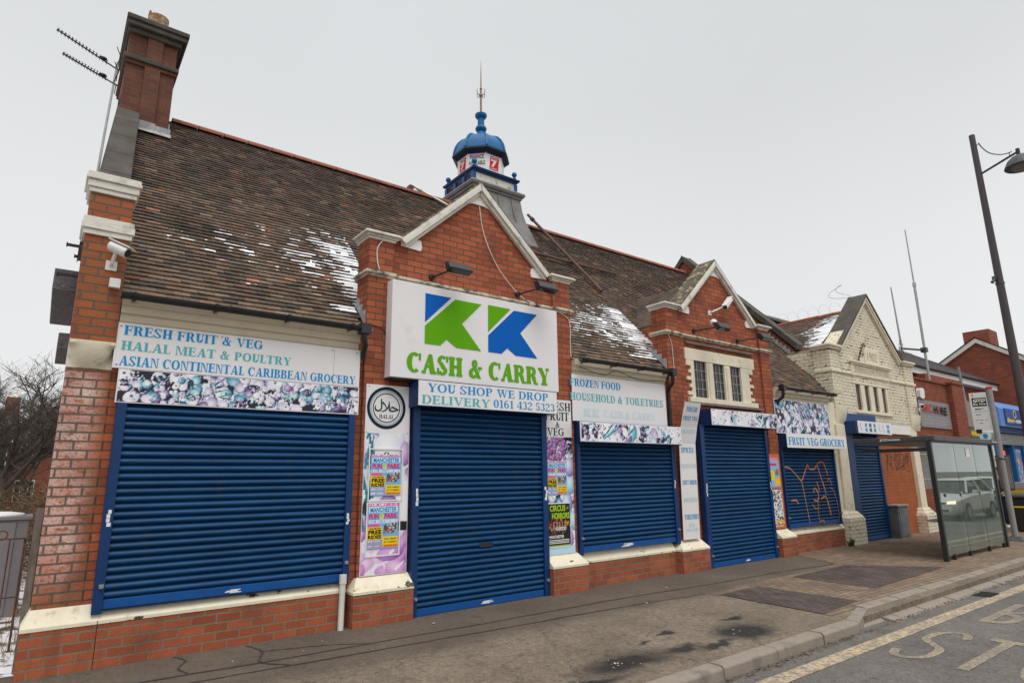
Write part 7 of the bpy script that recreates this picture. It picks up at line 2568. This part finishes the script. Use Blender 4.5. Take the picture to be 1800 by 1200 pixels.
# ------------------------------------------------------------------ cars on the road (seen mirrored in the shelter glass)
def hatchback(name, label, x0, y0, paint, group=None):
    """car heading towards -x, its nose at x0, centre line y0"""
    t = thing(name, label, 'car', (x0 + 2.05, y0, -0.1), group)
    S_ = [(0.0, .62, .30, .62, .66), (0.10, .78, .22, .70, .74), (0.55, .86, .20, .78, .86), (1.25, .89, .20, .86, .95), (2.3, .90, .20, .90, .98), (3.3, .89, .20, .92, 1.0), (3.95, .84, .24, .90, .98), (4.10, .74, .34, .80, .86)]
    mb = MB()
    rows = []
    for l, hw, zb, zs, zt in S_:
        r_ = []
        for s, z in ((hw * .82, zb), (hw, zb + .18), (hw, zs), (hw * .90, zt), (0, zt + .03)):
            r_.append((x0 + l, y0 + s, z - .1))
        r_ += [(p[0], 2 * y0 - p[1], p[2]) for p in reversed(r_[:-1])]
        rows.append(r_)
    n = len(rows[0])
    vs = [p for q in rows for p in q]
    fs = [(a * n + i, a * n + i + 1, (a + 1) * n + i + 1, (a + 1) * n + i) for a in range(len(rows) - 1) for i in range(n - 1)]
    fs += [(a * n + n - 1, a * n, (a + 1) * n, (a + 1) * n + n - 1) for a in range(len(rows) - 1)]
    fs += [tuple(range(n)), tuple(reversed(range((len(rows) - 1) * n, len(rows) * n)))]
    mb.add(vs, fs)
    build('body', mb, paint, t, smooth=True)
    mb = MB()
    mb.hexa([(x0 + 1.15, y0 - .78, .87), (x0 + 3.95, y0 - .76, .88), (x0 + 3.95, y0 + .76, .88), (x0 + 1.15, y0 + .78, .87)], [(x0 + 1.85, y0 - .58, 1.32), (x0 + 3.55, y0 - .58, 1.34), (x0 + 3.55, y0 + .58, 1.34), (x0 + 1.85, y0 + .58, 1.32)])
    build('windows', mb, M['glass'], t)
    mb = MB().hexa([(x0 + 1.80, y0 - .61, 1.322), (x0 + 3.62, y0 - .61, 1.342), (x0 + 3.62, y0 + .61, 1.342), (x0 + 1.80, y0 + .61, 1.322)], [(x0 + 1.95, y0 - .50, 1.38), (x0 + 3.45, y0 - .50, 1.39), (x0 + 3.45, y0 + .50, 1.39), (x0 + 1.95, y0 + .50, 1.38)])
    for s in (1, -1):
        for a, b in ((1.15, 1.85), (3.95, 3.55)):
            mb.tube([(x0 + a, y0 + .78 * s, .88), (x0 + b, y0 + .59 * s, 1.33)], .035, 6)
        mb.tube([(x0 + 2.6, y0 + .785 * s, .88), (x0 + 2.65, y0 + .59 * s, 1.34)], .035, 6)
    build('roof', mb, paint, t, smooth=True)
    for s in (1, -1):
        for l in (.78, 3.32):
            w_ = build('wheel', MB().tube([(x0 + l, y0 + s * .70, .22), (x0 + l, y0 + s * .90, .22)], .315, 20), M['rubber'], t)
            build('rim', MB().tube([(x0 + l, y0 + s * .895, .22), (x0 + l, y0 + s * .91, .22)], .20, 16), M['galv'], w_)
        build('headlight', MB().prism([(y0 + s * .45, .50), (y0 + s * .72, .52), (y0 + s * .74, .62), (y0 + s * .50, .60)], x0 + .0, x0 + .2, 'x'), M['headlight'], t)
        build('mirror', MB().box(x0 + 1.55, x0 + 1.68, y0 + s * .92 - .08, y0 + s * .92 + .08, .86, .98), paint, t, bevel=.02)
    mb = MB().box(x0 - .01, x0 + .1, y0 - .42, y0 + .42, .50, .56).box(x0 - .005, x0 + .1, y0 - .5, y0 + .5, .22, .32)
    build('grille', mb, M['black'], t)
    build('number_plate', MB().box(x0 - .02, x0 + .02, y0 - .26, y0 + .26, .36, .46), M['white'], t)
    return t


c1_ = hatchback('parked_car', 'white hatchback with lit headlights mirrored in the bus shelter glass', 26.4, -6.95, M['carpaint'], 'cars on the road')
copy_thing(c1_, (7.5, -1.2, 0), 'white hatchback standing behind the other one, mirrored in the shelter glass')

# ------------------------------------------------------------------ snow on the tiles
from mathutils import noise as pn_


def fbm(x, y, f, oc=4):
    v, a_, t = 0.0, 0.5, 0.0
    for k in range(oc):
        v += a_ * pn_.noise(Vector((x * f, y * f, 3.7 + k)))
        t += a_
        f *= 2.1
        a_ *= 0.55
    return v / t


def snow_sheet(mb, u0, u1, s0, s1, place, dens, lip, cu=0.026, cs=0.02):
    """thin joined snow: a fine grid over the courses that is kept only where snow has stayed"""
    nu, ns_ = int((u1 - u0) / cu), int((s1 - s0) / cs)
    idx, H = {}, {}
    for i in range(nu + 1):
        for j in range(ns_ + 1):
            u, s = u0 + (u1 - u0) * i / nu, s0 + (s1 - s0) * j / ns_
            ph = (s % GA) / GA
            ci = int(s / GA)
            ti = math.floor((u + (TW / 2 if ci % 2 else 0)) / TW)
            tr_r = pn_.noise(Vector((ti * 1.37 + 0.5, ci * 2.11 + 0.3, 9.1)))
            m_ = dens(u, s) + 0.45 * fbm(u, s * 1.5, 3.2) + 0.20 * fbm(u, s * 2.2, 14, 3) + 0.42 * tr_r + 0.20 * math.cos((ph - 0.45) * 2 * math.pi)
            if m_ > 0:
                H[i, j] = m_
    keep = [(i, j) for i in range(nu) for j in range(ns_) if (i, j) in H and (i + 1, j) in H and (i, j + 1) in H and (i + 1, j + 1) in H]
    for (i, j) in keep:
        q = []
        for a, b in ((i, j), (i + 1, j), (i + 1, j + 1), (i, j + 1)):
            if (a, b) not in idx:
                u, s = u0 + (u1 - u0) * a / nu, s0 + (s1 - s0) * b / ns_
                ph = (s % GA) / GA
                base = lip * (1 - 0.75 * ph)
                h = 0.022 * (1 - math.exp(-3.2 * H[a, b])) - 0.004
                idx[a, b] = len(mb.v)
                mb.v.append(place(u, s, base + h))
            q.append(idx[a, b])
        mb.f.append(tuple(q))


def dens_left(x, s):
    y = -0.03 + SY * s
    d = (3.155 if y < 0.36 else 3.575) - x
    if y < 0.15 or d < 0:
        return -1
    near = 1.0 - d / (0.42 + 0.30 * max(0, min(1, (y - 0.3) / 0.9))) if y < 1.7 else 0.30 - 1.2 * d - (y - 1.7)
    mid = 0.26 - 0.13 * d - 0.28 * abs(y - 1.1) * (1.7 if y < 1.1 else 1.0)
    return max(min(near, 0.50), mid) - 0.12 - 0.8 * max(0, 0.35 - y)


def dens_mid(x, s):
    y = -0.03 + SY * s
    d = (9.26 if y < 0.36 else 9.69) - x
    if y < 0.12 or d < 0:
        return -1
    near = 1.1 - d / (0.80 - 0.28 * max(0, y - 0.8)) if y < 1.6 else 0.1 - d
    mid = 0.40 - 0.07 * d - 0.55 * abs(y - 0.95)
    return max(min(near, 0.55), mid) - 0.15 - 0.5 * max(0, 0.35 - y) * d


mb = MB()
snow_sheet(mb, 0.9, 3.575, 0.4, 3.6, rp, dens_left, 0.028)
snow_sheet(mb, 6.79, 9.69, 0.4, 2.9, rp, dens_mid, 0.028)
place3 = lambda y, s, n_: (16.02 + (SXM - 16.02) * s / 2.66 - 0.53 * n_, y, 4.84 + 1.42 * s / 2.66 + 0.85 * n_)
snow_sheet(mb, 0.45, 2.2, 0.25, 2.5, place3, lambda y, s: 0.85 - 1.05 * (y - 0.45) - 0.35 * abs(s - 1.5), 0.024)
tag(build('snow', mb, M['snow'], smooth='all'), 'thin wet snow lying on the roof tiles beside the gables', 'snow', kind='stuff')

# ------------------------------------------------------------------ things on and beside the left flank wall
an = thing('roof_aerial', 'two television aerials on a tall mast beside the chimney', 'aerial', (0.14, 2.0, 5.0))
mb = MB().tube([(0.120, 2.0, 4.9), (0.150, 2.0, 6.2), (0.185, 2.0, 7.42)], [0.018, 0.016, 0.014], 8)
build('mast', mb, M['galv'], an, smooth=True)
for (xa, za, xb, zb) in ((0.17, 7.335, -0.525, 7.615), (0.17, 7.10, -0.425, 7.295)):
    mb = MB().tube([(xa + .05, 2.0, za - .03), (xb, 2.0, zb)], 0.010, 6)
    for k in range(15):
        u_ = 0.16 + 0.82 * k / 14
        x, z = xa + (xb - xa) * u_, za + (zb - za) * u_
        L = 0.07 - 0.02 * u_
        mb.tube([(x, 2.0 - L, z), (x, 2.0 + L, z)], 0.005, 5)
        mb.tube([(x - 0.014, 2.0, z - .02), (x + 0.014, 2.0, z + .025)], 0.005, 5)
    for sg in (1, -1):
        mb.tube([(xa, 2.0, za), (xa + .04, 1.86, za + 0.10 * sg), (xa - .02, 1.74, za + 0.16 * sg)], 0.006, 5)
        mb.tube([(xa + .03, 1.88, za + .1 * sg), (xa + .03, 2.12, za + .1 * sg)], 0.006, 5)
    x, z = xa + (xb - xa) * 0.22, za + (zb - za) * 0.22
    mb.ball((x, 2.0, z + .02), 0.05, 0.035, 0.025)
    build('yagi_array', mb, M['black'], an)

for (x0, x1, y0, y1, z0, z1, lb) in ((-0.135, 0.26, 1.0, 2.95, 3.80, 3.80, 'large dark metal duct box hung on the flank wall'), (-0.014, 0.20, 1.0, 2.1, 3.13, 3.07, 'small dark metal duct box below the large one on the flank wall')):
    t = tag(build('duct_box', MB().box(x0, x1, y0, y1, z0, z1 + .25), M['duct'], bevel=0.01), lb, 'duct box')
for (x, y, z, L, lb) in ((-0.02, 0.8, 4.28, 0.13, 'upper black slotted bracket on the flank wall'), (-0.06, 0.8, 3.93, 0.15, 'lower black slotted bracket on the flank wall'), (0.04, 0.8, 4.16, 0.06, 'short black bracket stub between two longer ones')):
    mb = MB().box(x - L * .35, 0.12, y - .02, y + .02, z - .012, z + .012)
    mb.box(x - L * .35, x - L * .25, y - .025, y + .025, z - .02, z + .02)
    tag(build('wall_bracket', mb, M['black']), lb, 'bracket')
mb = MB().hexa([(0.015, 0.25, -0.02), (0.075, 0.25, -0.02), (0.075, 0.34, -0.02), (0.015, 0.34, -0.02)], [(0.022, 0.25, 1.45), (0.076, 0.25, 1.45), (0.076, 0.34, 1.45), (0.022, 0.34, 1.45)])
tag(build('timber_post', mb, M['timber']), 'weathered timber post standing against the left end wall', 'post')

# rusty gate, cabinet and rough snowy ground in the gap
build('snowy_ground', MB().poly([(-30, 0.2, 0.004), (0.09, 0.2, 0.004), (0.09, 14, 0.02), (-3, 60, 0.5), (-40, 60, 0.5)]), M['snowground'], kind='structure')
gt_ = thing('iron_gate', 'rusty iron gate with a scrolled top in the gap left of the shop', 'gate', (-0.3, 1.2, 0))
for x in (-0.035, -1.0):
    build('gate_post', MB().tube([(x, 1.2, 0.0), (x, 1.2, 1.12)], 0.012, 6), M['rust'], gt_)
mb = MB()
for z in (0.30, 0.54, 1.12):
    mb.tube([(-1.0, 1.2, z), (-0.035, 1.2, z)], 0.009, 6)
for k in range(7):
    x = -0.16 - k * 0.12
    mb.tube([(x, 1.2, 0.02), (x, 1.2, 0.55 if k % 2 else 1.12)], 0.008, 6)
build('gate_rail', mb, M['rust'], gt_)
mb = MB().tube([(-0.23 + 0.045 * math.cos(a * .5), 1.2, 1.16 + 0.045 * math.sin(a * .5)) for a in range(14)], 0.008, 6)
build('scroll', mb, M['rust'], gt_)
cb = tag(build('street_cabinet', MB().box(-1.0, -0.02, 3.2, 3.9, 0.0, 1.22), M['cabinet'], bevel=0.015), 'grey street cabinet with snow on its lid behind the gate', 'cabinet')
build('cabinet_lid', MB().box(-1.02, 0.0, 3.17, 3.92, 1.222, 1.26), M['cabinet'], cb)
build('cabinet_door', MB().box(-0.97, -0.16, 3.185, 3.199, 0.06, 1.19), M['cabinet'], cb)
mb = MB()
mb.ball((-0.40, 3.55, 1.265), 0.34, 0.34, 0.055, 14, 6)
tag(build('snow_cap', mb, M['snow'], smooth='all'), 'cap of snow lying on the grey street cabinet', 'snow')
r = random.Random(4)
mb = MB()
for _ in range(700):
    x, y = r.uniform(-1.2, 0.06), r.uniform(0.6, 6.5)
    h = r.uniform(0.05, 0.28)
    dx, dy = r.uniform(-.1, .1), r.uniform(-.1, .1)
    mb.add([(x - .004, y, 0), (x + .004, y, 0), (x + dx, y + dy, h)], [(0, 1, 2)])
tag(build('dry_grass', mb, M['dry']), 'dry grass and stalks poking through the thin snow', 'grass', kind='stuff')
mb = MB()
for _ in range(9000):
    x, y = r.uniform(-1.8, 0.3), r.uniform(6.5, 13)
    top = 0.9 + 0.15 * math.sin(x * 3) + 0.14 * (y - 6.5)
    z = r.uniform(0.0, top)
    a = Vector((r.uniform(-1, 1), r.uniform(-1, 1), r.uniform(-.4, 1))).normalized() * r.uniform(.12, .34)
    p = Vector((x, y, z))
    w_ = a.cross(Vector((r.uniform(-1, 1), r.uniform(-1, 1), r.uniform(-1, 1)))).normalized() * r.uniform(.004, .014)
    mb.add([p - w_, p + w_, p + a], [(0, 1, 2)])
tag(build('undergrowth', mb, M['twig']), 'brown tangled bramble undergrowth beyond the street cabinet', 'undergrowth', kind='stuff')


def bare_tree(label, base, h, seed, spread=0.75):
    r = random.Random(seed)
    t = thing('bare_tree', label, 'tree', base, 'bare trees beyond the brambles')
    trunk, cr = MB(), MB()

    def grow(p, d, L, rad, lev):
        k = 4
        pts = [p]
        q, dd = p.copy(), d.copy()
        for _ in range(k):
            dd = (dd + Vector((r.uniform(-1, 1), r.uniform(-1, 1), r.uniform(-.5, .8))) * 0.16).normalized()
            q = q + dd * (L / k)
            pts.append(q.copy())
        (trunk if lev == 0 else cr).tube(pts, [rad * (1 - 0.38 * j / k) for j in range(k + 1)], 7 if lev < 2 else (5 if lev < 3 else 3), cap=False)
        if lev >= 5:
            return
        nb = (7, 6, 5, 5, 4)[lev]
        for j in range(nb):
            u_ = 0.35 + 0.65 * (j + r.random()) / nb
            i = min(int(u_ * k), k - 1)
            bp_ = pts[i].lerp(pts[i + 1], u_ * k - i)
            a = r.uniform(0, 6.28)
            nd_ = (dd * r.uniform(.35, .8) + Vector((math.cos(a), math.sin(a), r.uniform(-.1, .5))) * spread).normalized()
            grow(bp_, nd_, L * r.uniform(.5, .78), rad * r.uniform(.38, .55), lev + 1)
    grow(Vector(base), Vector((0, 0, 1)), h * 0.36, h * 0.021, 0)
    build('trunk', trunk, M['bark'], t, smooth=True)
    build('crown', cr, M['bark'], t)
    return t


bare_tree('bare tree with several dark trunks beyond the brambles, nearer the shop', (-0.62, 13.2, 0.4), 6.0, 3)
bare_tree('bare spreading tree farther left, cut by the edge of the photo', (-1.15, 15.5, 0.4), 6.5, 8)
bare_tree('small bare tree half hidden behind the shop flank wall', (-0.25, 17.5, 0.4), 5.4, 12)
tb_ = thing('brick_terrace', 'dark red brick terrace with white sashes seen through the bare trees', 'building', (-6, 36, 0))
mb = MB().box(-14, -1.35, 34, 34.3, 0, 4.4).box(-14, 0.6, 38, 38.4, 0, 3.6)
build('front_wall', mb, M['farbrick'], tb_)
mb = MB().prism([(33.6, 4.4), (38.4, 4.4), (36, 5.6)], -14, -1.3, 'x')
mb.prism([(37.8, 3.6), (42, 3.6), (40, 4.9)], -1.3, 0.7, 'x')
build('roof', mb, M['slate'], tb_)
build('chimney', MB().box(-1.9, -1.3, 35.3, 36.2, 5.0, 6.2), M['farbrick'], tb_)
build('chimney', MB().box(-0.75, -0.3, 39.4, 40.2, 4.2, 5.4), M['farbrick'], tb_)
for x, y in ((-2.0, 33.97), (-1.6, 33.97), (-0.9, 37.97), (-0.3, 37.97)):
    for z in (0.6, 2.5):
        wn = build('window', MB().box(x - .16, x + .16, y, y + .05, z, z + 1.2), M['white'], tb_)
        build('pane', MB().box(x - .11, x + .11, y - .02, y - .001, z + .05, z + 1.15), M['glass'], wn)
